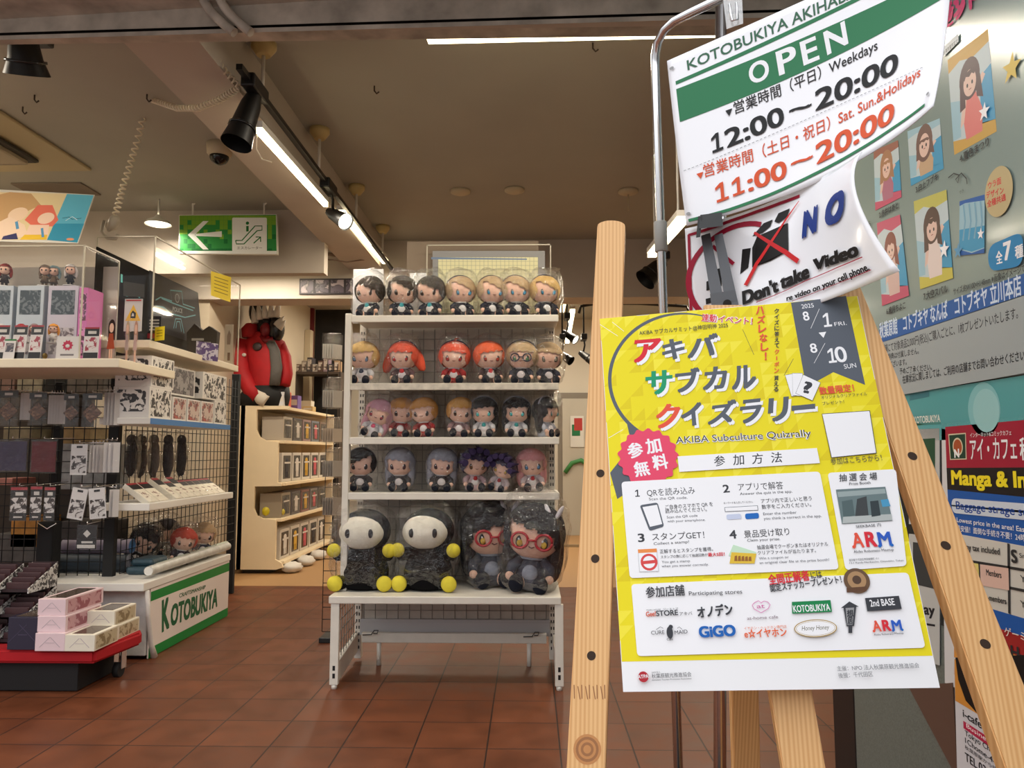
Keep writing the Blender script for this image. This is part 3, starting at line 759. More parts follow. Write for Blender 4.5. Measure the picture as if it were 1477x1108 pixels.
S.poly([k6(118, 334), k6(198, 330), k6(208, 428), k6(124, 430)], ink(206, 206, 210)); S.poly([k6(121, 337), k6(196, 333), k6(205, 425), k6(127, 427)], WHT); S.poly([k6(118, 334), k6(198, 330), k6(200, 346), k6(120, 350)], ink(232, 142, 74)); S.disc(k6(166, 388), 0.0125, ink(214, 72, 72)); S.disc(k6(166, 388), 0.009, WHT); S.poly([k6(134, 384), k6(196, 378), k6(197, 392), k6(136, 398)], ink(214, 72, 72))
g('正解するとスタンプを獲得。', (212, 350), (438, 339), 13); g('スタンプの数に応じて抽選回数が', (216, 372), (416, 362), 10); g('最大5回！', (417, 363), (488, 360), 12, RED, 0.03); g('You get a stamp', (220, 392), (340, 387), 10, MID); g('when you answer correctly.', (220, 410), (420, 402), 10, MID)
S.poly([k6(524, 314), k6(622, 346), k6(612, 386), k6(504, 360)], ink(196, 224, 196)); S.poly([k6(516, 346), k6(622, 352), k6(614, 394), k6(508, 394)], ink(222, 186, 60))
for i in range(5): S.poly([k6(530 + 15 * i, 362 + i), k6(540 + 15 * i, 360 + i), k6(542 + 15 * i, 384), k6(528 + 15 * i, 384)], ink(150, 96, 40), lay=False)
S.layer()
g('抽選会場でクーポンまたはオリジナル', (626, 333), (928, 318), 14); g('クリアファイルが当たります。', (628, 356), (876, 345), 13); g('Win a coupon or', (634, 377), (760, 371), 10, MID); g('an original clear file at the prize booth!', (636, 396), (932, 382), 10, MID)
for i, ch in enumerate('抽選会場'):
    x = 989 + i * 43; glyph_box(ch, ((x - 16, 14 - 2 * i), (x + 16, 12 - 2 * i), (x - 15, 46 - 2 * i)), INK, f=k6, bold=0.01)
S.layer(); g('Prize Booth', (1018, 61), (1108, 55), 11)
S.poly([k6(960, 80), k6(1170, 68), k6(1200, 212), k6(986, 226)], ink(104, 122, 124))
for q, cc in ((((965, 90), (1168, 76), (1172, 96), (970, 112)), (150, 164, 164)), (((1050, 120), (1090, 108), (1100, 200), (1040, 206)), (62, 66, 68)), (((1150, 124), (1182, 120), (1192, 150), (1158, 154)), (74, 150, 190)), (((985, 130), (1030, 122), (1040, 190), (992, 200)), (80, 98, 100)), (((990, 196), (1196, 184), (1199, 210), (988, 224)), (176, 182, 180)), (((1105, 130), (1140, 126), (1150, 190), (1112, 196)), (50, 60, 64))):
    S.poly([k6(*p) for p in q], ink(*cc))
g('SEEKBASE 内', (1046, 243), (1152, 235), 11)
def arm(x, y, s):
    tx('A', (x, y + 62 * s), (x + 48 * s, y + 60 * s), 60 * s, ORG, k6, 0.03); tx('R', (x + 56 * s, y + 58 * s), (x + 104 * s, y + 56 * s), 60 * s, RED, k6, 0.05); tx('M', (x + 110 * s, y + 55 * s), (x + 166 * s, y + 52 * s), 56 * s, ink(40, 90, 190), k6, 0.04)
    for dx, dy, m in ((10, 6, ORG), (78, 20, RED), (112, 56, BLU), (164, 52, BLU), (2, 60, ORG)): S.disc(k6(x + dx * s, y + dy * s), 0.0022 * s, m)
    tx('Akiba Robonato Meetup', (x + 2 * s, y + 86 * s), (x + 172 * s, y + 76 * s), 11 * s, INK, k6)
arm(1034, 264, 1.0)
g('東京都千代田区神田練塀町 13-1', (1016, 384), (1142, 376), 7); g('13-1 Kanda-Neribeicho, Chiyodaku, Tokyo', (1018, 396), (1248, 384), 7)
g('全問正解者', (676, 482), (850, 462), 32, RED, 0.04); g('には', (856, 458), (902, 452), 24, INK, 0.03); g('認定ステッカープレゼント！', (682, 513), (986, 474), 24, INK, 0.03)
S.disc(k6(1048, 468), 0.0175, ink(104, 78, 56), 40); S.disc(k6(1048, 466), 0.0125, ink(170, 134, 96)); S.disc(k6(1048, 464), 0.006, ink(84, 62, 48)); S.poly([k6(1004, 498), k6(1090, 492), k6(1090, 512), k6(1006, 518)], ink(96, 66, 46))
g('参加店舗', (154, 536), (318, 526), 34, INK, 0.02); g('Participating stores', (336, 530), (562, 522), 17, INK)
g('Gee!', (154, 620), (196, 617), 20, ink(206, 80, 40), 0.03); g('STORE', (197, 618), (290, 613), 22, INK, 0.03); g('アキバ', (296, 615), (350, 612), 12); g('ジーストア', (226, 594), (290, 591), 8); g('MARU HOUSE', (156, 596), (216, 593), 6)
g('オノデン', (374, 623), (524, 608), 36, INK, 0.05)
S.path([k6(612, 562), k6(604, 572), k6(612, 588), k6(642, 604), k6(672, 586), k6(680, 570), k6(670, 558), k6(654, 554), k6(642, 562), k6(630, 553), k6(612, 562)], 0.0009, ink(214, 120, 176)); g('at', (624, 585), (658, 583), 18, ink(206, 96, 160)); g('at-home cafe', (583, 634), (714, 627), 13, ink(130, 110, 120))
S.poly([k6(772, 558), k6(936, 550), k6(942, 600), k6(774, 608)], ink(20, 130, 74)); g('KOTOBUKIYA', (780, 602), (936, 594), 28, WHT, 0.02)
S.poly([k6(990, 576), k6(1046, 572), k6(1036, 660), k6(1004, 662)], INK); S.poly([k6(980, 584), k6(1016, 556), k6(1056, 578)], INK); S.poly([k6(1012, 660), k6(1028, 660), k6(1028, 690), k6(1012, 690)], INK); S.poly([k6(1000, 584), k6(1036, 582), k6(1030, 654), k6(1006, 656)], ink(150, 150, 152)); glyph_box('想', ((1004, 592), (1032, 590), (1006, 624)), INK, f=k6); glyph_box('居', ((1007, 624), (1030, 622), (1008, 654)), INK, f=k6); S.layer()
S.poly([k6(1082, 542), k6(1226, 532), k6(1238, 588), k6(1092, 598)], INK); g('2nd BASE', (1106, 578), (1210, 571), 28, WHT, 0.02)
g('CURE', (176, 697), (232, 694), 16, INK); g('MAID', (276, 696), (330, 691), 16, INK); S.disc(k6(254, 688), 0.0045, INK, ry=0.0085); S.disc(k6(258, 664), 0.003, INK); g('Cafe', (242, 722), (268, 720), 9)
for a in (0, 1): S.path([k6(196 + a * 110, 676 - a * 2), k6(214 + a * 80, 664), k6(226 + a * 60, 670)], 0.0006, INK)
g('GiGO', (380, 708), (536, 700), 44, ink(20, 96, 178), 0.06)
g('イヤホン・ヘッドホン専門店', (570, 676), (750, 668), 10, ink(222, 110, 50)); g('e☆イヤホン', (572, 709), (752, 701), 28, ink(226, 96, 44), 0.03)
S.disc(k6(872, 670), 0.0287, ink(172, 142, 74), 40, ry=0.0118, rot=0.03); S.disc(k6(872, 670), 0.0274, WHT, 40, ry=0.0106, rot=0.03); S.disc(k6(872, 670), 0.0262, ink(186, 160, 100), 40, ry=0.0096, rot=0.03); S.disc(k6(872, 670), 0.0256, WHT, 40, ry=0.0091, rot=0.03); tx('Honey Honey', (814, 680), (932, 674), 19, ink(96, 90, 60), k6, 0.0, 0.3)
arm(1118, 638, 0.74)
# bottom strip
S.disc(k6(142, 876), 0.0072, ink(176, 40, 52), 30); g('ATPA', (120, 884), (164, 880), 15, WHT, 0.02); g('NPO法人', (178, 861), (214, 859), 6); g('秋葉原観光推進協会', (178, 881), (346, 873), 15); g('Akihabara Tourism Promotion Association', (178, 893), (346, 886), 6)
g('主催：NPO 法人秋葉原観光推進協会', (964, 850), (1312, 836), 16, MID); g('後援：千代田区', (970, 880), (1116, 872), 16, MID)
S.done('printed_face', t)

# easel: legs lie in the plane just behind the board
M_pine = wood_mat('pine', (206, 152, 92), (226, 180, 122), (90, 1.2, 1))
M_hole = mat('peg_hole', (52, 34, 20), 0.8)
EP = PT - pn * 0.0062
def on_easel(px, py, back=0.0): return PN(px, py, EP - pn * back, pn)
def ground(p, q):                                     # follow p->q to the floor
    d = q - p; return p + d * (-p.z / d.z)
def plank(tl, tr, bl, br, th, top_round=0.0, holes=(), hr=0.0065, plugs=(), zigs=()):
    """wooden bar whose broad face has these four corners, th thick away from the viewer"""
    bm = bmesh.new(); uvl = bm.loops.layers.uv.new('UV')
    L = ((tl + tr) / 2 - (bl + br) / 2).length; Wd = (br - bl).length
    n = (tr - tl).cross(bl - tl).normalized()
    if n.dot(CAMP - tl) < 0: n = -n
    prof = []
    up = ((tl + tr) / 2 - (bl + br) / 2).normalized()
    if top_round:
        for k in range(13):
            a = math.pi * k / 12; f = (1 - math.cos(a)) / 2
            prof.append(tl.lerp(tr, f) + up * (math.sin(a) * top_round - top_round))
    else: prof = [tl, tr]
    front = prof + [br, bl]; back = [p - n * th for p in front]
    A = [bm.verts.new(p) for p in front]; B = [bm.verts.new(p) for p in back]
    fs = [bm.faces.new(A), bm.faces.new(B[::-1])]
    for i in range(len(A)): fs.append(bm.faces.new((A[i], B[i], B[(i + 1) % len(A)], A[(i + 1) % len(A)])))
    side = (br - bl).normalized()
    for f in bm.faces:
        for l in f.loops:
            r = l.vert.co - bl; l[uvl].uv = (r.dot(side) + 0.3 * r.dot(n) , r.dot(up))
    bmesh.ops.bevel(bm, geom=[e for e in bm.edges if e.calc_length() > 0.2], offset=0.002, segments=2, affect='EDGES')
    for h in holes:                                    # bored peg holes, dark inside
        h = h + n * 0.0004
        u = side; w = up
        vs = [bm.verts.new(h + (u * math.cos(2 * math.pi * k / 16) + w * math.sin(2 * math.pi * k / 16)) * hr) for k in range(16)]
        f = bm.faces.new(vs); f.material_index = 1
    for h, r in plugs:
        for k in range(5):
            rr = r * (1 - k * 0.18); h2 = h + n * (0.0003 + 0.0001 * k)
            vs = [bm.verts.new(h2 + (side * math.cos(2 * math.pi * i / 24) + up * math.sin(2 * math.pi * i / 24)) * rr) for i in range(24)]
            f = bm.faces.new(vs); f.material_index = 2 + (k % 2)
    for z0, z1 in zigs:                                # glued finger joint
        h0, h1 = z0 + n * .0004, z1 + n * .0004; dd = side * .0007
        f = bm.faces.new([bm.verts.new(p) for p in (h0 - dd, h0 + dd, h1 + dd, h1 - dd)]); f.material_index = 3
    bmesh.ops.recalc_face_normals(bm, faces=[f for f in bm.faces if f.material_index == 0])
    me = bpy.data.meshes.new('leg'); bm.to_mesh(me); bm.free()
    return me
PINE = [M_pine, M_hole, mat('knot_wood', (188, 128, 72), 0.5), mat('knot_ring', (150, 98, 54), 0.5)]
easel = thing('wooden_easel', 'light pine easel with bored legs holding the yellow poster', 'easel', PZ(1100, 1500, 0))
lt, ltr = on_easel(862, 318), on_easel(902, 318); lb, lbr = ground(on_easel(862, 318), on_easel(817, 1108)), ground(on_easel(902, 318), on_easel(873, 1108))
link_mesh('leg', plank(lt, ltr, lb, lbr, 0.03, 0.012, [on_easel(*p) for p in ((866, 683), (858.5, 806), (853, 946))], plugs=[(on_easel(847, 1081), 0.0195)], zigs=[(on_easel(828 + 5.5 * k, 988 + (2 if k % 2 else 0)), on_easel(828.5 + 5.5 * k + (2.7 if k % 2 else 0), 1008 + (1 if k % 2 else 0))) for k in range(9)]), PINE, easel)
a, c = on_easel(1257, 560), on_easel(1450, 1108); a2, c2 = on_easel(1302, 560), on_easel(1492, 1022)
top = on_easel(1205, 411); top2 = on_easel(1241, 413)
link_mesh('leg', plank(top, top2, ground(a, c), ground(a2, c2), 0.034, 0.0, [on_easel(*p) for p in ((1316, 658), (1364, 787), (1421, 929))]), PINE, easel)
bk = 0.036
link_mesh('centre_leg', plank(on_easel(1015, 440, bk), on_easel(1072, 440, bk), ground(on_easel(1015, 440, bk), on_easel(1129, 1108, bk)), ground(on_easel(1072, 440, bk), on_easel(1191, 1108, bk)), 0.025), PINE, easel)
r0 = on_easel(1040, 470, 0.09); r1 = PZ(1068, 1420, 0); r0b = r0 + Vector((0.052, 0, 0)); r1b = r1 + Vector((0.052, 0, 0))
link_mesh('rear_leg', plank(r0, r0b, r1, r1b, 0.025), PINE, easel)
tk, th_, = 0.03, 0.05
for nm, pa, pb, bk2 in (('crossbar', on_easel(868, 560, 0.031), on_easel(1262, 530, 0.031), 0.0), ('ledge', on_easel(858, 985, 0.0), on_easel(1420, 985, 0.0), 0.0)):
    if nm == 'ledge': continue
    link_mesh(nm, plank(pa + pv * -0.025, pb + pv * -0.025, pa + pv * 0.025, pb + pv * 0.025, 0.02), PINE, easel)
for u in (0.03, PWD - 0.03):                          # pegs under the board
    p = PT + pu * u + pv * (PHT + 0.006); 
# ------------------------------------------------------------------ chrome stand with its two laminated notices
stand = thing('sign_stand', 'chrome tube notice stand with a rounded corner behind the poster', 'stand', PZ(1030, 1380, 0))
D1 = 1.62
cv = [PY(978, 1108, 1.66)]
p_top = PY(945, 96, D1); p_bot = ground(p_top, PY(976.5, 1050, 1.66))
pts = [p_bot, p_top] + [PY(*q, D1 - 0.02 * i) for i, q in enumerate(((945.5, 78), (949, 60), (958, 43), (972, 31), (1000, 17), (1040, -2), (1120, -40), (1260, -100)))]
b = MB(); b.tube(pts, 0.0098, 14); b.build('frame_tube', M_chrome, stand)
b = MB(); p2t = PY(1040, -20, 1.75); p2b = PZ(1038, 1420, 0); b.tube([p2b, p2t], 0.0135, 14); b.build('main_pole', M_chrome, stand)
b = MB(); b.box((p2b.x - 0.17, p2b.y - 0.15, 0), (p2b.x + 0.2, p2b.y + 0.15, 0.015), 0.004); b.build('base_plate', M_black, stand)
b = MB(); a = p_top.lerp(p_bot, (318 - 96) / 1360.0); c = PY(951, 318, D1); c2 = PY(953, 362, D1); ax = (p_bot - p_top).normalized()
q = p_top + ax * ((c - p_top).dot(ax)); q2 = p_top + ax * ((c2 - p_top).dot(ax)); b.lathe_line([(q, 0.0125), (q.lerp(q2, 0.04), 0.0142), (q.lerp(q2, 0.96), 0.0142), (q2, 0.0125)], 18); b.build('collar', mat('grey_plastic', (150, 148, 142), 0.5), stand)
def patch(ctrl):
    """curved sheet through 3x3 photo points, each at its own distance"""
    G = [[PY(*p) for p in row] for row in ctrl]
    def B(t): return ((1 - t) * (1 - 2 * t), 4 * t * (1 - t), t * (2 * t - 1))
    def P(u, v):
        bu, bv = B(u), B(v); r = Vector((0, 0, 0))
        for j in range(3):
            for i in range(3): r += G[j][i] * (bu[i] * bv[j])
        return r
    wid = sum((P((i + 1) / 20, 0.5) - P(i / 20, 0.5)).length for i in range(20)); hei = sum((P(0.4, (i + 1) / 20) - P(0.4, i / 20)).length for i in range(20))
    def fn(x, y, h):
        u, v = x / wid, -y / hei; p = P(u, v); e = 1e-3
        n = (P(u + e, v) - P(u - e, v)).cross(P(u, v + e) - P(u, v - e)).normalized()
        if n.dot(CAMP - p) < 0: n = -n
        return p + n * h
    def proj(p):
        c = RM.transposed() @ (p - CAMP); return (CXP + FPX * c.x / -c.z, CYP - FPX * c.y / -c.z)
    def q(px, py):
        u = v = 0.5
        for _ in range(12):
            a = proj(P(u, v)); e = 1e-4; au = proj(P(u + e, v)); av = proj(P(u, v + e))
            j = ((au[0] - a[0]) / e, (av[0] - a[0]) / e, (au[1] - a[1]) / e, (av[1] - a[1]) / e); det = j[0] * j[3] - j[1] * j[2]
            dx, dy = px - a[0], py - a[1]
            u += (j[3] * dx - j[1] * dy) / det; v += (-j[2] * dx + j[0] * dy) / det
            u = max(-0.3, min(1.3, u)); v = max(-0.3, min(1.3, v))
        return (u * wid, -v * hei)
    return fn, q, wid, hei
def curved_sheet(name, fn, wid, hei, parent, m, th, grow=0.0, n=28):
    bm = bmesh.new(); top = []; bot = []
    for j in range(n + 1):
        for i in range(n + 1):
            x = -grow + (wid + 2 * grow) * i / n; y = grow - (hei + 2 * grow) * j / n
            top.append(bm.verts.new(fn(x, y, 0))); bot.append(bm.verts.new(fn(x, y, -th)))
    k = n + 1
    for j in range(n):
        for i in range(n):
            a, b_, c, d = j * k + i, j * k + i + 1, (j + 1) * k + i + 1, (j + 1) * k + i
            f = bm.faces.new((top[a], top[b_], top[c], top[d])); f.smooth = True
            f = bm.faces.new((bot[d], bot[c], bot[b_], bot[a])); f.smooth = True
    for i in range(n):
        for s_ in ([i, i + 1], [n * k + i + 1, n * k + i], [(i + 1) * k, i * k], [i * k + n, (i + 1) * k + n]):
            bm.faces.new((top[s_[1]], top[s_[0]], bot[s_[0]], bot[s_[1]]))
    bmesh.ops.recalc_face_normals(bm, faces=bm.faces)
    me = bpy.data.meshes.new(name); bm.to_mesh(me); bm.free()
    return link_mesh(name, me, m, parent)
M_lam = mat('laminated_paper', (238, 238, 242), 0.22, coat=0.4)
M_edge = clear_mat('laminate_border', gloss=0.2, rough=0.1, haze=0.3)
# NO VIDEO notice (behind)
fn, q, wd, ht = patch([[(988, 330, 1.45), (1120, 288, 1.36), (1243, 219, 1.22)], [(992, 408, 1.45), (1132, 372, 1.32), (1236, 284, 1.17)], [(997, 500, 1.45), (1150, 449, 1.275), (1297, 391, 1.1)]])
t = thing('video_notice', 'white curled notice NO take Video hanging under the opening hours sheet', 'notice', fn(wd / 2, -ht, 0))
curved_sheet('sheet', fn, wd, ht, t, M_lam, 0.0012)
S = Sheet(fn, q, 0.00008, curved=0.012); S.h = 0.0006
k7 = lambda x, y: (960 + x / 4.22, 230 + y / 4.22)
def tx7(s, a, c, h, m, f, bold=0.0, shear=0.0):
    q0 = Vector(S.q(*f(*a))); q1 = Vector(S.q(*f(a[0], a[1] - h))); S.text(s, f(*a), f(*c), (q1 - q0).length, m, bold, shear)
CRM, NVY, BLK = ink(158, 24, 52), ink(30, 56, 128), ink(26, 22, 22)
S.path([k7(140, 462), k7(260, 425), k7(400, 374), k7(560, 318), k7(700, 268), k7(818, 224)], 0.006, CRM)
S.path([k7(142, 458), k7(148, 640), k7(156, 900), k7(160, 1000)], 0.005, CRM)
cc = Vector(q(*k7(470, 700))); r = 0.098
S.path([(cc.x + r * math.cos(R(60 + 210 * k / 30)), cc.y + r * math.sin(R(60 + 210 * k / 30))) for k in range(31)], 0.0095, CRM, px=False)
S.poly([k7(468, 548), k7(520, 540), k7(505, 660), k7(455, 700)], BLK); S.poly([k7(530, 540), k7(560, 470), k7(748, 388), k7(752, 556), k7(640, 620), k7(530, 660)], BLK)
S.poly([k7(530, 470), k7(600, 390), k7(655, 368), k7(640, 410), k7(590, 450)], BLK); S.poly([k7(665, 380), k7(690, 330), k7(760, 300), k7(745, 350), k7(690, 390)], BLK)
for x in (250, 300): S.poly([k7(x, 745 - (x - 250) * .6), k7(x + 42, 725 - (x - 250) * .6), k7(x + 42, 790 - (x - 250) * .4), k7(x, 800 - (x - 250) * .4)], BLK)
S.poly([k7(316, 668), k7(356, 656), k7(358, 720), k7(318, 735)], BLK); S.poly([k7(246, 850), k7(360, 820), k7(362, 846), k7(248, 884)], BLK)
S.h += 0.0016
S.path([k7(492, 770), k7(560, 640), k7(640, 520), k7(740, 370), k7(820, 258)], [0.007, 0.007, 0.006, 0.004, 0.0015], ink(206, 40, 42)); S.path([k7(545, 450), k7(640, 510), k7(740, 570), k7(816, 624)], [0.005, 0.007, 0.009, 0.009], ink(196, 36, 40))
S.path([k7(290, 530), k7(340, 575), k7(420, 640)], 0.007, CRM)
tx7('N', (838, 478), (940, 425), 142, NVY, k7, 0.09, 0.18); tx7('O', (976, 405), (1098, 350), 150, NVY, k7, 0.1, 0.12)
tx7("Don't", (476, 885), (700, 800), 76, BLK, k7, 0.075, 0.1); tx7('take', (710, 790), (890, 716), 76, BLK, k7, 0.07, 0.1); tx7('Video', (912, 680), (1194, 580), 66, BLK, k7, 0.075, 0.1)
S.path([k7(560, 875), k7(860, 745), k7(1060, 660), k7(1212, 595)], 0.0016, CRM)
tx7('re video on your cell phone.', (745, 866), (1256, 672), 30, BLK, k7, 0.05, 0.1); S.path([k7(780, 868), k7(1000, 782), k7(1266, 672)], 0.0011, CRM)
S.done('printed_face', t)
# OPEN hours sheet (in front)
fn, q, wd, ht = patch([[(962, 88, 1.47), (1170, -4, 1.36), (1374, -96, 1.2)], [(975, 205, 1.44), (1180, 131, 1.33), (1366, 34, 1.18)], [(990, 326, 1.42), (1186, 259, 1.29), (1346, 153, 1.15)]])
t = thing('opening_hours_sheet', 'large laminated green and white OPEN opening hours sheet hung from the chrome stand', 'notice', fn(wd / 2, -ht, 0))
curved_sheet('sheet', fn, wd, ht, t, M_lam, 0.0012)
S = Sheet(fn, q, 0.00008, curved=0.012); S.h = 0.0006
k8 = lambda x, y: (920 + x / 3.165, y / 3.165)
GB = ink(44, 118, 78); GT = ink(58, 104, 80); DRK = ink(28, 28, 30); RO = ink(214, 84, 44)
S.poly([k8(172, 372), k8(1020, -22), k8(1024, -4), k8(174, 388)], GB)
S.poly([k8(175, 408), k8(1420, -140), k8(1432, -30), k8(192, 558)], GB)
S.path([k8(232, 1008), k8(420, 958), k8(600, 892), k8(800, 800), k8(1000, 692), k8(1160, 590), k8(1312, 480)], 0.0068, GB)
tx7('KOTOBUKIYA AKIHABARA', (228, 322), (1090, -60), 46, GT, k8, 0.015)
for ch, bx in (('O', ((500, 300), (590, 262), (516, 392))), ('P', ((628, 240), (716, 203), (646, 348))), ('E', ((738, 195), (812, 164), (758, 302))), ('N', ((846, 150), (944, 95), (866, 254)))):
    vs, fs = glyphs(ch, 0.03, 0); x0 = min(v[0] for v in vs); x1 = max(v[0] for v in vs); y0 = min(v[1] for v in vs); y1 = max(v[1] for v in vs)
    tl, tr, bl = [Vector(S.q(*k8(*p))) for p in bx]; V = []
    for v in vs:
        p = tl + (tr - tl) * ((v[0] - x0) / (x1 - x0)) + (bl - tl) * ((y1 - v[1]) / (y1 - y0)); V.append(S.bm.verts.new(S.fn(p.x, p.y, S.h + v[2])))
    for f in fs: F = S.bm.faces.new([V[k] for k in f]); F.material_index = S.mi(WHT)
S.layer()
S.poly([k8(400, 508), k8(432, 496), k8(418, 532)], DRK); tx7('営業時間（平日）Weekdays', (442, 520), (1096, 226), 44, DRK, k8, 0.008)
S.poly([k8(268, 796), k8(300, 786), k8(288, 818)], RO); tx7('営業時間（土日・祝日）Sat. Sun.&Holidays', (304, 808), (1290, 348), 46, RO, k8, 0.008)
S.one(k8(334, 620), k8(386, 598), k8(340, 704), DRK); tx7('2:00', (408, 676), (674, 562), 82, DRK, k8, 0.03); tx7('~', (690, 530), (792, 500), 50, DRK, k8, 0.05); tx7('20:00', (812, 508), (1188, 326), 92, DRK, k8, 0.03)
S.one(k8(352, 846), k8(410, 824), k8(360, 930), RO); S.one(k8(428, 822), k8(484, 800), k8(434, 902), RO); tx7(':00', (506, 876), (684, 808), 80, RO, k8, 0.03); tx7('~', (700, 772), (800, 735), 50, RO, k8, 0.05); tx7('20:00', (818, 752), (1172, 548), 92, RO, k8, 0.03)
for i in range(60):
    f0, f1 = i / 60, (i + 0.6) / 60; S.line(k8(210 + 1100 * f0, 782 - 475 * f0 ** 1.05), k8(210 + 1100 * f1, 782 - 475 * f1 ** 1.05), 0.0009, DRK)
for x, y in ((155, 315), (232, 978), (1328, 432)): S.disc(k8(x, y), 0.0035, ink(150, 150, 150))
S.done('printed_face', t)
# clear clip on top, slotted bracket in front
t = thing('clear_clip', 'clear plastic clip gripping the top edge of the OPEN sheet', 'clip', PY(1060, 25, 1.46))
b = MB(); b.hexa([PY(1048, 42, 1.44), PY(1072, 34, 1.43), PY(1072, 34, 1.47), PY(1048, 42, 1.48), PY(1043, 0, 1.44), PY(1070, -12, 1.43), PY(1070, -12, 1.5), PY(1043, 0, 1.51)]); b.build('clip_body', clear_mat('clip_plastic', gloss=0.3, rough=0.1, haze=0.25), t)
b = MB(); b.tube([PY(1052, 6, 1.43), PY(1056, 30, 1.425), PY(1064, 28, 1.425), PY(1062, 4, 1.43)], 0.0025, 6); b.build('spring', M_chrome, t)
t = thing('slotted_bracket', 'grey slotted metal bracket with a black head clamping the two notices', 'bracket', PY(1050, 440, 1.4))
b = MB()
for x0, x1, x2, x3 in ((1011, 1024, 1047, 1029), (1030, 1042, 1067, 1049)):
    b.hexa([PY(x3, 452, 1.37), PY(x2, 447, 1.37), PY(x2, 447, 1.376), PY(x3, 452, 1.376), PY(x0, 340, 1.39), PY(x1, 336, 1.39), PY(x1, 336, 1.396), PY(x0, 340, 1.396)])
b.hexa([PY(1026, 440, 1.372), PY(1064, 434, 1.372), PY(1064, 434, 1.376), PY(1026, 440, 1.376), PY(1024, 424, 1.373), PY(1060, 418, 1.373), PY(1060, 418, 1.377), PY(1024, 424, 1.377)])
b.build('slotted_strip', mat('zinc_grey', (98, 100, 104), 0.5, metal=0.3), t)
b = MB(); b.hexa([PY(1008, 330, 1.335), PY(1043, 326, 1.335), PY(1043, 326, 1.42), PY(1008, 330, 1.42), PY(1010, 310, 1.345), PY(1041, 306, 1.345), PY(1041, 306, 1.42), PY(1010, 310, 1.42)])
b.hexa([PY(1004, 343, 1.345), PY(1010, 342, 1.34), PY(1010, 342, 1.42), PY(1004, 343, 1.42), PY(1007, 312, 1.345), PY(1013, 311, 1.34), PY(1013, 311, 1.42), PY(1007, 312, 1.42)])
b.build('clamp_head', M_black, t)
b = MB(); b.cyl(PY(1049, 438, 1.372), PY(1049, 438, 1.362), 0.0075, n=18); b.build('screw', M_black, t)

# ================================================================== POSTERS ON THE NEIGHBOURING SHOPFRONT
def wall_q(px, py):
    p = PX(px, py, XW); return (-p.y, p.z)
def wall_fn(u, v, h): return Vector((XW - h, -u, v))
def sheet_thing(name, label, cat, pts, base_mat, th=0.002):
    """pts: outline on the wall in photo points"""
    P = [PX(px, py, XW) for px, py in pts]
    lo = min(P, key=lambda p: p.z)
    t = thing(name, label, cat, Vector((XW - th, lo.y, lo.z)))
    b = MB(); b.prism([p - Vector((th, 0, 0)) for p in P], (th - 0.0003, 0, 0)); b.build('paper', base_mat, t)
    S = Sheet(wall_fn, wall_q, 0.00004); S.h = th + 0.0003
    return t, S
kA = lambda x, y: (1237 + x / 3.166, y / 3.166)
kB = lambda x, y: (1237 + x / 3.166, 300 + y / 3.166)
kC = lambda x, y: (1277 + x / 2.18, 600 + y / 2.18)
kD = lambda x, y: (1260 + x / 4.433, 180 + y / 4.433)
kE = lambda x, y: (1340 + x / 3.08, 590 + y / 3.08)
def txw(s, a, c, h, m, f, bold=0.0, shear=0.0):
    q0 = Vector(S.q(*f(*a))); q1 = Vector(S.q(*f(a[0], a[1] - h))); S.text(s, f(*a), f(*c), (q1 - q0).length, m, bold, shear, up=(0, 1))
M_teal = mat('pale_teal_print', (136, 154, 150), 0.25, coat=0.5)
yb0 = 1.264
def wp(Y, z): 
    c = RM.transposed() @ (Vector((XW, Y, z)) - CAMP); return (CXP + FPX * c.x / -c.z, CYP - FPX * c.y / -c.z)
t, S = sheet_thing('towel_campaign_poster', 'large pale teal towel campaign poster high on the dark shopfront behind the easel', 'poster', [wp(2.44, 2.56), wp(1.3, 2.56), wp(1.3, yb0), wp(2.44, yb0)], M_teal)
CY1, CY2, SK, HR, PK, BW = ink(66, 150, 190), ink(150, 186, 200), ink(218, 186, 172), ink(92, 62, 56), ink(190, 84, 110), ink(196, 156, 74)
BLK2, BL = ink(34, 36, 42), ink(40, 92, 164)
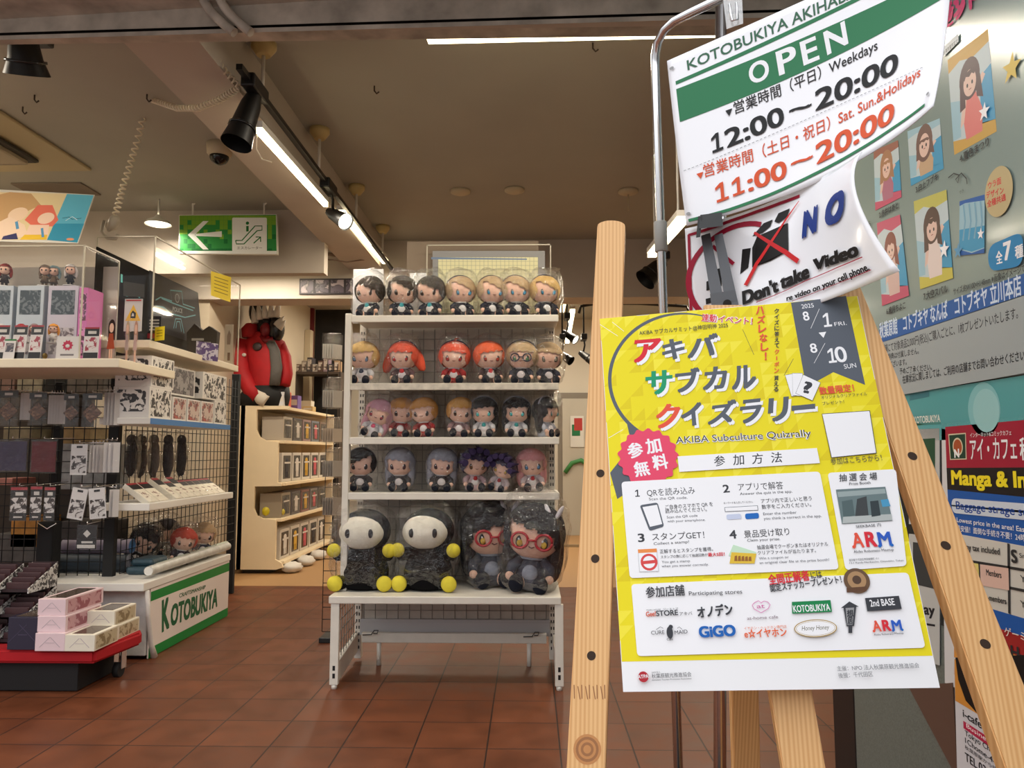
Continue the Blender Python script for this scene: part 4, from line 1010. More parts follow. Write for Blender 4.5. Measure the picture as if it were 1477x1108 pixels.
def towel(p, top, bottom, hair, cloth, face=True):
    """towel picture: frame colours and a plain generic figure"""
    tl, tr, br, bl = [Vector(S.q(*x)) for x in p]
    P = lambda a, c: (tl.lerp(tr, a)).lerp(bl.lerp(br, a), c)
    S.raw([P(0, 0), P(1, 0), P(1, 1), P(0, 1)], ink(186, 200, 204)); S.layer()
    S.raw([P(0, 0), P(1, 0), P(1, .12), P(.6, .16), P(.3, .1), P(0, .15)], top); S.raw([P(0, .86), P(.3, .9), P(.7, .84), P(1, .88), P(1, 1), P(0, 1)], bottom)
    S.raw([P(0, .45), P(.25, .5), P(.2, .86), P(0, .86)], CY2); S.raw([P(.72, .4), P(1, .34), P(1, .88), P(.7, .85)], CY1); S.layer()
    w = (tr - tl).length
    S.raw([P(.38, .5), P(.62, .5), P(.74, .7), P(.7, .92), P(.32, .92), P(.28, .68)], cloth); S.layer(); S.raw([P(.3, .52), P(.42, .48), P(.3, .74), P(.2, .78)], SK); S.raw([P(.6, .48), P(.7, .52), P(.86, .4), P(.8, .36)], SK); S.layer()
    c = P(.5, .34)
    S.disc(c, w * .25, hair, px=False, ry=w * .3); S.raw([P(.26, .36), P(.38, .3), P(.36, .6), P(.22, .62)], hair); S.raw([P(.62, .3), P(.75, .36), P(.78, .6), P(.64, .56)], hair); S.layer()
    S.disc(P(.5, .385), w * .155, SK, px=False, ry=w * .19); S.raw([P(.33, .31), P(.4, .27), P(.6, .255), P(.67, .29), P(.62, .325), P(.56, .3), P(.5, .325), P(.42, .305), P(.38, .34)], hair); S.layer()
    S.disc(P(.44, .4), w * .02, BLK2, px=False, ry=w * .03); S.disc(P(.56, .39), w * .02, BLK2, px=False, ry=w * .03); S.path([P(.47, .45), P(.53, .445)], w * .012, ink(150, 70, 66), px=False)
towel([kA(415, 275), kA(600, 130), kA(640, 600), kA(446, 708)], BW, BW, ink(80, 58, 66), ink(214, 120, 116))
towel([kA(232, 600), kA(380, 540), kA(398, 770), kA(248, 850)], CY2, CY1, ink(112, 84, 76), ink(190, 160, 128))
towel([kA(78, 690), kA(190, 640), kA(206, 900), kA(86, 962)], ink(150, 100, 84), PK, ink(164, 122, 90), ink(170, 110, 130))
towel([kA(262, 920), kA(412, 866), kB(443, 320), kB(292, 372)], ink(186, 182, 92), ink(196, 186, 80), ink(86, 66, 56), ink(222, 206, 200))
towel([kB(94, 70), kB(200, 30), kB(242, 400), kB(118, 448)], PK, PK, ink(130, 74, 60), ink(206, 176, 168))
S.poly([kB(474, -20), kB(590, -60), kB(588, 196), kB(472, 216)], CY2); S.poly([kB(474, -30), kB(590, -62), kB(590, -35), kB(540, -28), kB(500, -22), kB(474, -8)], BL); S.poly([kB(474, 100), kB(589, 80), kB(588, 180), kB(530, 200), kB(473, 185)], CY1); S.poly([kB(472, 190), kB(530, 206), kB(588, 184), kB(588, 206), kB(472, 218)], BL)
for i in range(4): S.path([kB(492 + 26 * i, -14 - 6 * i), kB(500 + 26 * i, 60), kB(490 + 26 * i, 150 - 5 * i)], 0.006, ink(120, 166, 190))
txw('4.夏色まつり', (476, 742), (610, 660), 30, BLK2, kA, 0.03); txw('3.白上フブキ', (274, 880), (376, 818), 24, BLK2, kA, 0.03); txw('2.赤井はあと', (106, 996), (194, 948), 24, BLK2, kA, 0.03)
txw('7.大空スバル', (310, 420), (420, 384), 28, BLK2, kB, 0.03); txw('6.癒月ちよこ', (140, 486), (228, 456), 24, BLK2, kB, 0.03); txw('1.ときのそら', (10, 1054), (68, 1030), 20, BLK2, kA, 0.02)
for y in (0, ): 
    txw('プレゼント', (290, 178), (560, 6), 62, ink(214, 70, 120), kA, 0.1); txw('ゼント', (404, 134), (556, 16), 60, ink(214, 70, 120), kA, 0.06)
S.poly([kA(398, 218), kA(470, 150), kA(472, 190), kA(400, 262)], ink(214, 222, 224)); txw('先着数量限定で', (402, 250), (468, 192), 14, BLK2, kA)
S.disc(kA(655, 875), 0.05, ink(190, 172, 128), 36, ry=0.056)
txw('ウラ面', (608, 862), (668, 836), 24, RED, kA, 0.02); txw('デザイン', (600, 905), (680, 880), 24, RED, kA, 0.02); txw('全種共通', (604, 946), (690, 912), 24, RED, kA, 0.02)
S.path([kA(425, 812), kA(450, 792), kA(475, 800), kA(470, 835), kA(458, 820), kA(485, 790), kA(508, 815), kA(512, 840)], 0.003, BLK2); txw('ウラ', (478, 886), (496, 876), 12, BLK2, kA)
for cx, cy, r in (((716, 312), None, .05), ((590, 510), None, .028)):
    pass
def star(c, r, m):
    c = Vector(S.q(*c)); S.raw([(c.x + r * (1 if k % 2 == 0 else .42) * math.sin(math.pi * k / 5 + .2), c.y + 1.0 * r * (1 if k % 2 == 0 else .42) * math.cos(math.pi * k / 5 + .2)) for k in range(10)], m); S.layer()
star(kA(716, 310), .034, ink(206, 178, 72)); star(kA(590, 510), .022, WHT); star(kB(406, 190), .024, WHT); star(kB(574, 118), .014, WHT); star(kB(470, 196), .02, ink(90, 150, 190))
S.round_rect([kB(606, 175), kB(770, 104), kB(770, 264), kB(612, 292)], 0.03, ink(30, 130, 186)); txw('全', (646, 254), (676, 246), 44, WHT, kB, 0.03); txw('7', (682, 240), (718, 228), 80, WHT, kB, 0.05); txw('種', (734, 228), (772, 216), 44, WHT, kB, 0.04)
txw('サイズ:約W100×H148mm ※画像はイメージです', (450, 396), (800, 282), 24, BLK2, kB, 0.01)
S.poly([kB(110, 541), kB(800, 290), kB(800, 388), kB(110, 617)], BL); txw('秋葉原館　コトブキヤ なんば　コトブキヤ 立川本店', (112, 592), (764, 390), 54, ink(206, 222, 240), kB, 0.03)
S.poly([kB(100, 622), kB(800, 392), kB(800, 750), kB(100, 874)], ink(160, 168, 170))
txw('店舗にて対象商品2,000円(税込)ご購入ごとに、1枚プレゼントいたします。', (120, 664), (748, 500), 30, BLK2, kB, 0.008); txw('特典は付属しません。', (150, 692), (292, 664), 22, BLK2, kB, 0.008); txw('ございます。', (160, 728), (236, 714), 22, BLK2, kB, 0.008); txw('予めご了承ください。', (204, 758), (352, 738), 22, BLK2, kB, 0.008); txw('在庫状況に関しましては、ご利用の店舗までお問い合わせください。', (218, 800), (790, 690), 28, BLK2, kB, 0.008)
S.done('printed_face', t)
# teal strip under it
t, S = sheet_thing('teal_strip_poster', 'narrow turquoise poster strip right under the towel poster', 'poster', [wp(2.2, 1.262), wp(1.3, 1.262), wp(1.3, 1.13), wp(2.2, 1.13)], mat('turquoise_print', (84, 164, 168), 0.25, coat=0.5))
S.disc(kB(580, 920), 0.062, ink(128, 186, 190), 36); S.disc(kB(590, 925), 0.05, ink(150, 198, 200), 36)
S.poly([kB(240, 850), kB(330, 836), kB(332, 862), kB(242, 880)], ink(56, 120, 132)); S.done('printed_face', t)
# small shop label and papers left of the red poster
t, S = sheet_thing('shop_name_label', 'small dark green shop name label left of the red cafe poster', 'label', [(1320, 592), (1358, 587), (1358, 612), (1320, 614)], mat('dark_green_print', (30, 92, 62), 0.35))
txw('KOTOBUKIYA', (262, 984), (382, 976), 30, ink(214, 222, 214), kB, 0.03); S.done('printed_face', t)
t, S = sheet_thing('white_framed_notice', 'white framed notice with a dark picture, left of the red cafe poster', 'notice', [(1312, 620), (1356, 618), (1356, 760), (1312, 756)], mat('grey_paper', (188, 190, 188), 0.4))
S.poly([(1322, 634), (1350, 632), (1350, 700), (1322, 700)], ink(36, 78, 54)); S.poly([(1322, 690), (1350, 700), (1350, 745), (1322, 742)], ink(70, 74, 76)); S.done('printed_face', t)
t, S = sheet_thing('white_framed_notice', 'white framed price notice below, beside the lower part of the red cafe poster', 'notice', [(1312, 770), (1356, 776), (1356, 960), (1312, 946)], mat('grey_paper', (188, 190, 188), 0.4))
S.poly([(1318, 782), (1350, 786), (1350, 850), (1318, 842)], ink(58, 62, 64)); txw('Day', (1322, 884), (1350, 888), 14, BLK2, lambda x, y: (x, y), 0.04); S.poly([(1318, 896), (1350, 901), (1350, 904), (1318, 899)], BLK2); S.done('printed_face', t)
# red and blue internet cafe poster
t, S = sheet_thing('cafe_price_poster', 'red, black and blue internet cafe price poster at the right edge', 'poster', [(1359, 611), (1560, 594), (1560, 1080), (1364, 985)], mat('cafe_poster_paper', (214, 214, 216), 0.3, coat=0.3))
S.poly([kE(76, 80), kE(700, 25), kE(700, 265), kE(82, 262)], ink(160, 28, 54)); S.poly([kE(82, 262), kE(700, 258), kE(700, 430), kE(86, 358)], ink(30, 26, 28)); S.poly([kE(86, 358), kE(700, 418), kE(700, 660), kE(96, 548)], ink(32, 88, 168))
S.poly([kE(96, 548), kE(700, 660), kE(700, 1010), kE(110, 838)], ink(206, 204, 196)); S.poly([kE(110, 838), kE(700, 1010), kE(700, 1100), kE(112, 908)], ink(32, 88, 168)); S.poly([kE(112, 908), kE(700, 1100), kE(700, 1210), kE(116, 990)], ink(158, 40, 40)); S.poly([kE(116, 990), kE(700, 1210), kE(700, 1500), kE(116, 1180)], ink(206, 140, 60))
S.poly([kE(90, 112), kE(168, 106), kE(172, 224), kE(98, 226)], ink(216, 206, 176)); S.poly([kE(94, 117), kE(165, 111), kE(168, 220), kE(101, 222)], ink(28, 62, 46)); S.disc(kE(132, 168), 0.022, ink(216, 206, 176), 30, ry=0.022); S.disc(kE(132, 168), 0.018, ink(170, 82, 44), 30, ry=0.018); txw('N', (118, 216), (140, 214), 36, WHT, kE, 0.05)
txw('インターネット&コミックカフェ', (188, 126), (372, 114), 16, WHT, kE, 0.01); txw('アイ・カフェ', (190, 220), (398, 218), 74, WHT, kE, 0.02); txw('秋葉原', (412, 218), (560, 216), 74, WHT, kE, 0.03)
txw('Manga & Internet', (106, 334), (700, 362), 60, ink(242, 222, 40), kE, 0.05)
S.round_rect([kE(104, 396), kE(700, 440), kE(700, 520), kE(108, 462)], 0.02, ink(206, 216, 228)); txw('Baggage strage service', (126, 444), (560, 490), 34, ink(30, 70, 150), kE, 0.02)
txw('Lowest price in the area! Easy pre-paid', (130, 502), (560, 566), 20, WHT, kE, 0.01); txw('最安値！面倒な手続き不要！24時間いつでも', (130, 540), (560, 606), 20, WHT, kE, 0.01)
DKG = ink(48, 48, 50)
S.line(kE(100, 662), kE(700, 760), 0.006, DKG); S.line(kE(104, 742), kE(700, 862), 0.006, DKG); S.line(kE(360, 598), kE(364, 910), 0.008, DKG); S.line(kE(228, 684), kE(236, 872), 0.005, DKG); S.layer()
S.poly([kE(234, 690), kE(360, 708), kE(363, 806), kE(237, 784)], ink(220, 186, 172)); S.poly([kE(100, 668), kE(226, 688), kE(232, 780), kE(104, 760)], ink(222, 206, 120))
txw('1Day tax included', (150, 622), (322, 648), 26, DKG, kE, 0.02); txw('Members', (262, 738), (330, 752), 26, DKG, kE, 0.03); txw('non-members', (238, 842), (352, 868), 24, DKG, kE, 0.03); txw('S', (374, 680), (402, 684), 54, DKG, kE, 0.05); txw('Small', (410, 660), (470, 670), 20, DKG, kE); txw('Y 500', (414, 768), (520, 786), 30, DKG, kE); txw('Y 800', (414, 880), (520, 900), 30, DKG, kE)
txw('ゲーミング', (344, 1004), (520, 1056), 30, ink(232, 220, 210), kE, 0.01); txw('1H', (352, 1096), (410, 1112), 50, DKG, kE, 0.04); txw('GAME', (400, 1150), (560, 1200), 60, DKG, kE, 0.06)
S.done('printed_face', t)
# lower white cafe address sheet
kF = lambda x, y: (1160 + x / 4.66, 940 + y / 4.66)
def lower_q(px, py):
    p = PX(px, py, XW - 0.004); return (-p.y, p.z)
t, S = sheet_thing('cafe_address_sheet', 'white cafe address sheet with a black curved top low on the shopfront', 'notice', [kF(1020, 40), kF(1600, 20), kF(1600, 1400), kF(1050, 1100)], mat('address_paper', (206, 206, 212), 0.35), 0.005)
S.poly([kF(1024, 50), kF(1600, 30), kF(1600, 700), kF(1180, 420), kF(1030, 330)], ink(206, 140, 60)); S.poly([kF(1030, 40), kF(1600, 20), kF(1600, 760), kF(1200, 440), kF(1100, 330), kF(1050, 190)], ink(24, 22, 24))
txw('i-cafe AKIBA', (1082, 436), (1420, 660), 48, BLK2, kF, 0.03); S.poly([kF(1084, 465), kF(1600, 800), kF(1600, 880), kF(1086, 515)], ink(178, 40, 76)); txw('Business day 24h', (1106, 510), (1480, 770), 28, WHT, kF)
txw('Tokyo Chiyoda City', (1096, 562), (1460, 800), 34, BLK2, kF, 0.01); txw('1Chome-4-6, 2-3F', (1098, 612), (1440, 860), 34, BLK2, kF, 0.01); txw('秋葉原駅から徒歩3分', (1096, 650), (1400, 870), 20, BLK2, kF); txw('TEL.03', (1098, 732), (1240, 830), 54, BLK2, kF, 0.02)
S.done('printed_face', t)
b = MB(); pts = [PX(*p, XW) for p in ((1312, 990), (1376, 985), (1384, 1125), (1379, 1116))]; b.prism([p - Vector((0.004, 0, 0)) for p in pts], (0.003, 0, 0))  # thin wedge whose brown stands in for the floor reflected in the glass
tag(b.build('brown_reflection', mat('brown_reflection_tint', (92, 70, 60), 0.4)), 'brown triangle painted as a floor reflection, left of the cafe address sheet', 'panel')

# ================================================================== WHITE PLUSH RACK
XL, XR, YF, YB, YBASE = -0.925, 0.145, 3.74, 4.06, 3.6
def zY(py, Y=YF): return PY(650, py, Y).z
rack = thing('display_rack', 'white metal gondola rack with five shelves of bagged plush toys', 'rack', (-0.39, 3.85, 0))
SH = [zY(455), zY(553), zY(631), zY(711)]
ZB = PY(650, 861, YBASE).z
M_tapedlip = mat('shelf_label_strip', (214, 206, 190), 0.5, var=0.35, scale=26)
for i, z in enumerate(SH):
    b = MB(); b.box((XL + 0.03, YF, z - 0.012), (XR, YB, z), 0.003); b.box((XL + 0.03, YF - 0.006, z - 0.034), (XR, YF + 0.01, z + 0.001), 0.003)
    o = b.build('shelf', M_tapedlip if i == 1 else M_whitemetal, rack)
b = MB(); b.box((XL - 0.02, YBASE, ZB - 0.035), (XR, YB, ZB), 0.004); b.build('base_shelf', M_whitemetal, rack)
for x in (XL, ):
    b = MB(); b.box((x - 0.002, YF - 0.004, ZB), (x + 0.03, YF + 0.035, SH[0] + 0.012), 0.004); b.build('front_post', M_whitemetal, rack)
def slotted(x0, x1, y0, y1, z0, z1, nm):
    b = MB(); b.box((x0, y0, z0), (x1, y1, z1), 0.003)
    b.mi = 1; z = z0 + 0.05
    while z < z1 - 0.03:
        b.box((x0 + 0.008, y0 - 0.0006, z), (x0 + 0.014, y0 + 0.001, z + 0.016)); b.box((x1 - 0.014, y0 - 0.0006, z), (x1 - 0.008, y0 + 0.001, z + 0.016)); z += 0.034
    b.build(nm, [M_whitemetal, M_black], rack)
slotted(XL, XL + 0.035, YB, YB + 0.05, 0.02, SH[0] + 0.01, 'rear_post'); slotted(XR - 0.045, XR - 0.01, YB, YB + 0.05, 0.02, SH[0] + 0.01, 'rear_post')
for x0 in (XL - 0.01, XR - 0.03):
    b = MB(); b.box((x0, YBASE + 0.005, 0.02), (x0 + 0.04, YBASE + 0.03, ZB - 0.035), 0.002); b.hexa([(x0 + 0.005, YBASE + 0.03, 0.02), (x0 + 0.03, YBASE + 0.03, 0.02), (x0 + 0.03, YB, 0.06), (x0 + 0.005, YB, 0.06), (x0 + 0.005, YBASE + 0.03, 0.11), (x0 + 0.03, YBASE + 0.03, 0.11), (x0 + 0.03, YB, 0.15), (x0 + 0.005, YB, 0.15)])
    b.cyl((x0 + 0.02, YBASE + 0.02, 0), (x0 + 0.02, YBASE + 0.02, 0.02), 0.014)
    b.mi = 1
    for z in (0.05, 0.085): b.box((x0 + 0.014, YBASE + 0.0044, z), (x0 + 0.026, YBASE + 0.006, z + 0.022))
    b.build('foot', [M_whitemetal, M_black], rack)
M_wire = mat('grey_wire', (150, 148, 142), 0.4, metal=0.3)
b = MB()
for k in range(8): b.cyl((XL + 0.01, YBASE + 0.04 + k * 0.05, 0.12), (XL + 0.01, YBASE + 0.04 + k * 0.05, ZB - 0.04), 0.0025, n=6)
for k in range(5): b.cyl((XL + 0.01, YBASE + 0.03, 0.14 + k * 0.05), (XL + 0.01, YB, 0.16 + k * 0.05), 0.0025, n=6)
b.build('side_grid', M_wire, rack)
b = MB()
for k in range(17): b.cyl((XL + 0.05 + k * 0.06, YB - 0.005, 0.2), (XL + 0.05 + k * 0.06, YB - 0.005, SH[0] - 0.02), 0.0022, n=6)
z = 0.21
while z < SH[0] - 0.03: b.cyl((XL + 0.03, YB - 0.008, z), (XR - 0.02, YB - 0.008, z), 0.0022, n=6); z += 0.06
b.build('back_grid', M_wire, rack)
b = MB(); b.box((XL + 0.03, YB + 0.012, 0.22), (XR - 0.04, YB + 0.018, SH[0] - 0.005)); b.build('back_panel', mat('grey_back_panel', (196, 190, 180), 0.6, var=0.1), rack)
b = MB(); b.box((XL + 0.03, YB - 0.01, 0.14), (XR - 0.04, YB + 0.02, 0.225), 0.004); b.build('rear_beam', mat('pale_grey_metal', (176, 176, 178), 0.4), rack)
b = MB(); b.box((XL + 0.05, YB - 0.06, 0.115), (XR - 0.06, YB - 0.03, 0.165), 0.004); b.build('kick_bar', M_whitemetal, rack)
for x in (XL + 0.14, XR - 0.15):
    b = MB(); b.cyl((x, YB - 0.045, 0), (x, YB - 0.045, 0.115), 0.012); b.build('levelling_foot', M_whitemetal, rack)
for x, z in ((XL + 0.12, 0.17), (XR - 0.12, 0.165)):
    b = MB(); b.tube([(x - 0.06, YB - 0.075, z - 0.012), (x - 0.015, YB - 0.075, z - 0.01), (x, YB - 0.075, z + 0.012), (x + 0.02, YB - 0.075, z + 0.012), (x + 0.015, YB - 0.075, z - 0.004), (x - 0.005, YB - 0.075, z - 0.004)], 0.003, 6); b.build('wire_clip', mat('dark_wire', (60, 60, 60), 0.4, metal=0.6), rack)

# ------------------------------------------------------------------ plush toys, each in its own clear bag
def bag_mesh(sx, sy, sz, seed, flare=True):
    """thin film gathered into flat facets and folds"""
    b = MB(); nu, nv = 40, 26; rows = []
    sg = lambda v, e: math.copysign(abs(v) ** e, v)
    rr = random.Random(seed)
    for j in range(nv + 1):
        ph = -math.pi / 2 + math.pi * j / nv; row = []
        for i in range(nu):
            th = 2 * math.pi * (i + rr.uniform(-.3, .3)) / nu
            x = sx * sg(math.cos(ph), .55) * sg(math.cos(th), .6); y = sy * sg(math.cos(ph), .55) * sg(math.sin(th), .6); z = sz * sg(math.sin(ph), .6)
            p = Vector((x, y, z)); q = p * 3.2 / max(sz, .01)
            k = 1 + .10 * noise.noise(q * 0.8 + Vector((seed, 0, seed))) + .16 * (abs(noise.noise(q * 1.7 + Vector((0, seed, 3)))) - .25) + .05 * noise.noise(q * 4.0 + Vector((seed, seed, 0)))
            if flare and j > nv * 0.8: k *= 1.05 + .22 * math.sin(2 * th + seed) * abs(math.sin(3.5 * th + seed))
            row.append(b.bm.verts.new(Vector((p.x * k, p.y * k, max(-sz * .985, p.z * (1 + .05 * math.sin(3 * th + seed)))))))
        rows.append(row)
    for r0, r1 in zip(rows, rows[1:]):
        for i in range(nu):
            a, c, d, e = r0[i], r0[(i + 1) % nu], r1[(i + 1) % nu], r1[i]
            if (i + int(seed)) % 2: b.bm.faces.new((a, c, d)); b.bm.faces.new((a, d, e))
            else: b.bm.faces.new((a, c, e)); b.bm.faces.new((c, d, e))
    return b
SKIN = mat('plush_skin', (228, 186, 164), 0.8, bump=0.15, scale=60)
def fab(c): return mat('plush_%d_%d_%d' % c, c, 0.9, var=0.15, scale=25, bump=0.25, spec=0.12)
M_eyew = mat('plush_eye_white', (240, 240, 240), 0.6); M_eyek = mat('plush_eye_black', (24, 22, 26), 0.5)
def plush(label, p, H, hair, eye, dress, shoe=(32, 34, 44), trim=(232, 230, 228), group=None, yaw=0.0, tilt=0.0, sweep=0.0, style='bob', band=None, glasses=None, bow=None, seed=1.0, scarf=None):
    t = local_thing('plush_doll', label, 'plush toy', TM(p, yaw, 1.0, 0.0, tilt), group)
    H *= 1.1; s = H
    hc = Vector((0, -.02, .60)) * s; hr = (.30 * s, .26 * s, .275 * s)
    b = MB(); b.ball(hc, hr, 22, 16); put(b, 'head', SKIN, t)
    def keep(d):
        if d.y > 0.05: return d.z > -0.75
        line = 0.10 + sweep * d.x + 0.22 * abs(((d.x * 2.6 + seed) % 1) - .5)
        if d.z > line: return True
        return abs(d.x) > 0.70 + .05 * math.sin(d.z * 8) and d.z > (-0.8 if style in ('long', 'twin') else -0.62)
    b = MB(); b.ball(hc + Vector((0, .012 * s, .012 * s)), (hr[0] * 1.12, hr[1] * 1.14, hr[2] * 1.13), 84, 60, keep=keep, rough=0.03, seed=seed)
    if style == 'long':
        for x in (-1, 1): b.ball(hc + Vector((x * .24 * s, .04 * s, -.22 * s)), (.09 * s, .10 * s, .28 * s), 12, 10)
    if style == 'twin':
        for x in (-1, 1): b.ball(hc + Vector((x * .32 * s, .06 * s, -.08 * s)), (.11 * s, .10 * s, .26 * s), 14, 10, M=Matrix.Rotation(-x * .35, 3, 'Y'), rough=.2, seed=seed + x)
    if style == 'spiky':
        for k in range(7):
            a = math.pi * k / 6; d = Vector((math.cos(a), -.1, math.sin(a))); b.lathe_line([(hc + Vector((d.x * hr[0], d.y, d.z * hr[2])) * .98, .07 * s), (hc + Vector((d.x * hr[0], 0, d.z * hr[2])) * 1.0 + d * .10 * s, .004 * s)], 10)
    if style == 'ahoge':
        b.tube([hc + Vector((0, -.05 * s, .28 * s)), hc + Vector((.02 * s, -.08 * s, .36 * s)), hc + Vector((.08 * s, -.1 * s, .36 * s))], [.03 * s, .022 * s, .004 * s], 8)
    put(b, 'hair', fab(hair), t)
    for x in (-1, 1):
        c = hc + Vector((x * .125 * s, -math.sqrt(max(0, 1 - (.125 / .275) ** 2 - (.05 / .255) ** 2)) * hr[1], -.075 * s)); ang = -x * .38
        b = MB(); b.ball(c, (.048 * s, .014 * s, .062 * s), 14, 10, M=Matrix.Rotation(ang, 3, 'Z')); b.mi = 1
        b.ball(c + Vector((0, -.009 * s, -.012 * s)), (.034 * s, .010 * s, .038 * s), 12, 8, M=Matrix.Rotation(ang, 3, 'Z')); b.mi = 2
        b.ball(c + Vector((-.014 * s, -.016 * s, .022 * s)), (.012 * s, .005 * s, .014 * s), 8, 6)
        put(b, 'eye', [M_eyek, fab(eye), M_eyew], t)
    b = MB(); b.tube([hc + Vector((-.03 * s, -.232 * s, -.12 * s)), hc + Vector((0, -.236 * s, -.132 * s)), hc + Vector((.03 * s, -.232 * s, -.12 * s))], .006 * s, 6); put(b, 'mouth', fab((120, 60, 56)), t)
    b = MB(); b.lathe_line([(Vector((0, 0, .02)) * s, .17 * s), (Vector((0, 0, .10)) * s, .185 * s), (Vector((0, 0, .25)) * s, .13 * s), (Vector((0, 0, .38)) * s, .09 * s)], 18); put(b, 'body', fab(dress), t)
    b = MB(); b.lathe_line([(Vector((0, 0, .33)) * s, .135 * s), (Vector((0, 0, .365)) * s, .13 * s), (Vector((0, 0, .39)) * s, .09 * s)], 16); b.ball(Vector((0, -.135, .19)) * s, (.085 * s, .05 * s, .09 * s), 12, 8); put(b, 'collar', fab(trim), t)
    for x in (-1, 1):
        b = MB(); b.tube([Vector((x * .12, -.02, .31)) * s, Vector((x * .20, -.07, .24)) * s, Vector((x * .21, -.13, .17)) * s], [.055 * s, .06 * s, .05 * s], 10); b.mi = 1; b.ball(Vector((x * .21, -.15, .15)) * s, (.045 * s,) * 3, 10, 8); put(b, 'arm', [fab(dress), SKIN], t)
        b = MB(); b.tube([Vector((x * .09, -.08, .09)) * s, Vector((x * .12, -.20, .085)) * s], [.07 * s, .07 * s], 12); b.mi = 1; b.ball(Vector((x * .125, -.235, .095)) * s, (.082 * s, .055 * s, .095 * s), 14, 10); put(b, 'leg', [SKIN, fab(shoe)], t)
    if band:
        b = MB(); b.tube([hc + Vector((.315 * s * math.cos(a), -.02 * s, .30 * s * math.sin(a))) for a in [math.pi * (.06 + .88 * k / 16) for k in range(17)]], .022 * s, 8)
        b.tube([hc + Vector((.335 * s * math.cos(a), .0, .33 * s * math.sin(a))) for a in [math.pi * (.15 + .7 * k / 14) for k in range(15)]], .018 * s, 6); put(b, 'headband', fab(band), t)
    if glasses:
        b = MB()
        for x in (-1, 1): b.tube([hc + Vector((x * .125 * s + .085 * s * math.cos(a), -.262 * s, -.06 * s + .08 * s * math.sin(a))) for a in [2 * math.pi * k / 18 for k in range(19)]], .014 * s, 6)
        b.cyl(hc + Vector((-.045 * s, -.268 * s, -.05 * s)), hc + Vector((.045 * s, -.268 * s, -.05 * s)), .011 * s, n=8); put(b, 'glasses', mat('plush_glasses_%d' % glasses[0], glasses, 0.35), t)
    if bow:
        b = MB()
        for x in (-1, 1): b.ball(hc + Vector((.19 * s + x * .06 * s, -.12 * s, .25 * s)), (.025 * s, .02 * s, .085 * s), 10, 8, M=Matrix.Rotation(x * .45, 3, 'Y'))
        put(b, 'hair_bow', fab(bow), t)
    if scarf:
        b = MB(); b.ball(Vector((0, -.15, .27)) * s, (.05 * s, .035 * s, .06 * s), 10, 8); put(b, 'ribbon', fab(scarf), t)
    b = bag_mesh(.36 * s, .335 * s, .535 * s, seed * 3.1); b.xf(Matrix.Translation((0, -.015 * s, .53 * s))); put(b, 'plastic_bag', M_bag, t)
    return t
def onshelf(px, z, Y=3.86): 
    d = ray(px, 600); return Vector((CAMP.x + d.x / d.y * Y, Y, z + 0.002))
ASH, BLND, REDO, PINK, ORNG, BLCK, SILV, PURP, BRNB = (186, 160, 124), (206, 172, 112), (222, 92, 66), (214, 158, 172), (206, 146, 74), (34, 32, 34), (142, 142, 152), (58, 48, 78), (58, 50, 42)
NAVY, WHT_, REDD, GRYB = (38, 42, 56), (214, 214, 216), (158, 36, 40), (70, 70, 78)
# top shelf
r1 = [(531, BRNB, 'bagged dark-haired plush at the left end of the top shelf, beside a white card', -.25, 'bob'), (576, BRNB, 'bagged dark-haired plush second on the top shelf, leaning right', .2, 'bob'), (621, BRNB, 'bagged dark-haired plush third on the top shelf, next to the first blonde one', -.1, 'bob'),
      (664, ASH, 'bagged ash-blonde plush fourth on the top shelf, first of the blue-eyed four', .35, 'bob'), (707, ASH, 'bagged ash-blonde plush fifth on the top shelf, second of the blue-eyed four', .3, 'bob'), (745, ASH, 'bagged ash-blonde plush sixth on the top shelf, next to the one at the right end', .25, 'bob'), (787, BLND, 'bagged blonde blue-eyed plush at the right end of the top shelf', .3, 'bob')]
for i, (px, hr, lb, yw, stl) in enumerate(r1):
    plush(lb, onshelf(px, SH[0]), .222, hr, (70, 150, 190) if i > 2 else (60, 44, 36), NAVY, trim=WHT_, group='plush toys on the top shelf', yaw=yw, tilt=.05 * math.sin(i * 2), sweep=-.5, style=stl, band=(60, 62, 80) if i > 2 else (74, 70, 70), seed=i + 1.3, scarf=(70, 160, 170) if i < 3 else None)
r2 = [(522, BLND, (110, 130, 160), WHT_, 'bagged blonde plush in a white jacket at the left end of the second shelf', 'bob', None, -.05, (50, 60, 80)),
      (582, REDO, (170, 50, 46), (96, 70, 74), 'bagged red-haired plush in the middle left of the second shelf', 'twin', (60, 62, 84), -.1, None), (654, REDO, (170, 50, 46), REDD, 'bagged red-haired plush with a curl on top, middle of the second shelf', 'twin', (60, 62, 84), .05, None), (706, (226, 100, 56), (170, 60, 40), (74, 56, 56), 'bagged orange-red-haired plush right of the curl-topped one on the second shelf', 'bob', None, .25, None),
      (752, ASH, (90, 130, 90), (60, 62, 74), 'bagged ash-blonde plush with dark glasses on the second shelf', 'bob', (60, 62, 84), -.05, None), (790, ASH, (120, 110, 90), (54, 56, 70), 'bagged ash-blonde plush at the right end of the second shelf', 'bob', None, .2, None)]
for i, (px, hr, ey, dr, lb, stl, bd, yw, sc) in enumerate(r2):
    plush(lb, onshelf(px, SH[1], 3.86 if i != 5 else 3.9), .225, hr, ey, dr, trim=(206, 200, 204), group='plush toys on the second shelf', yaw=yw, tilt=.04 * math.sin(i * 3 + 1), sweep=.15 * math.cos(i * 2), style='ahoge' if i == 2 else stl, band=bd, glasses=(40, 42, 60) if i == 4 else None, seed=i + 11.2, scarf=sc if sc else ((190, 36, 40) if i in (1, 2, 3) else None))
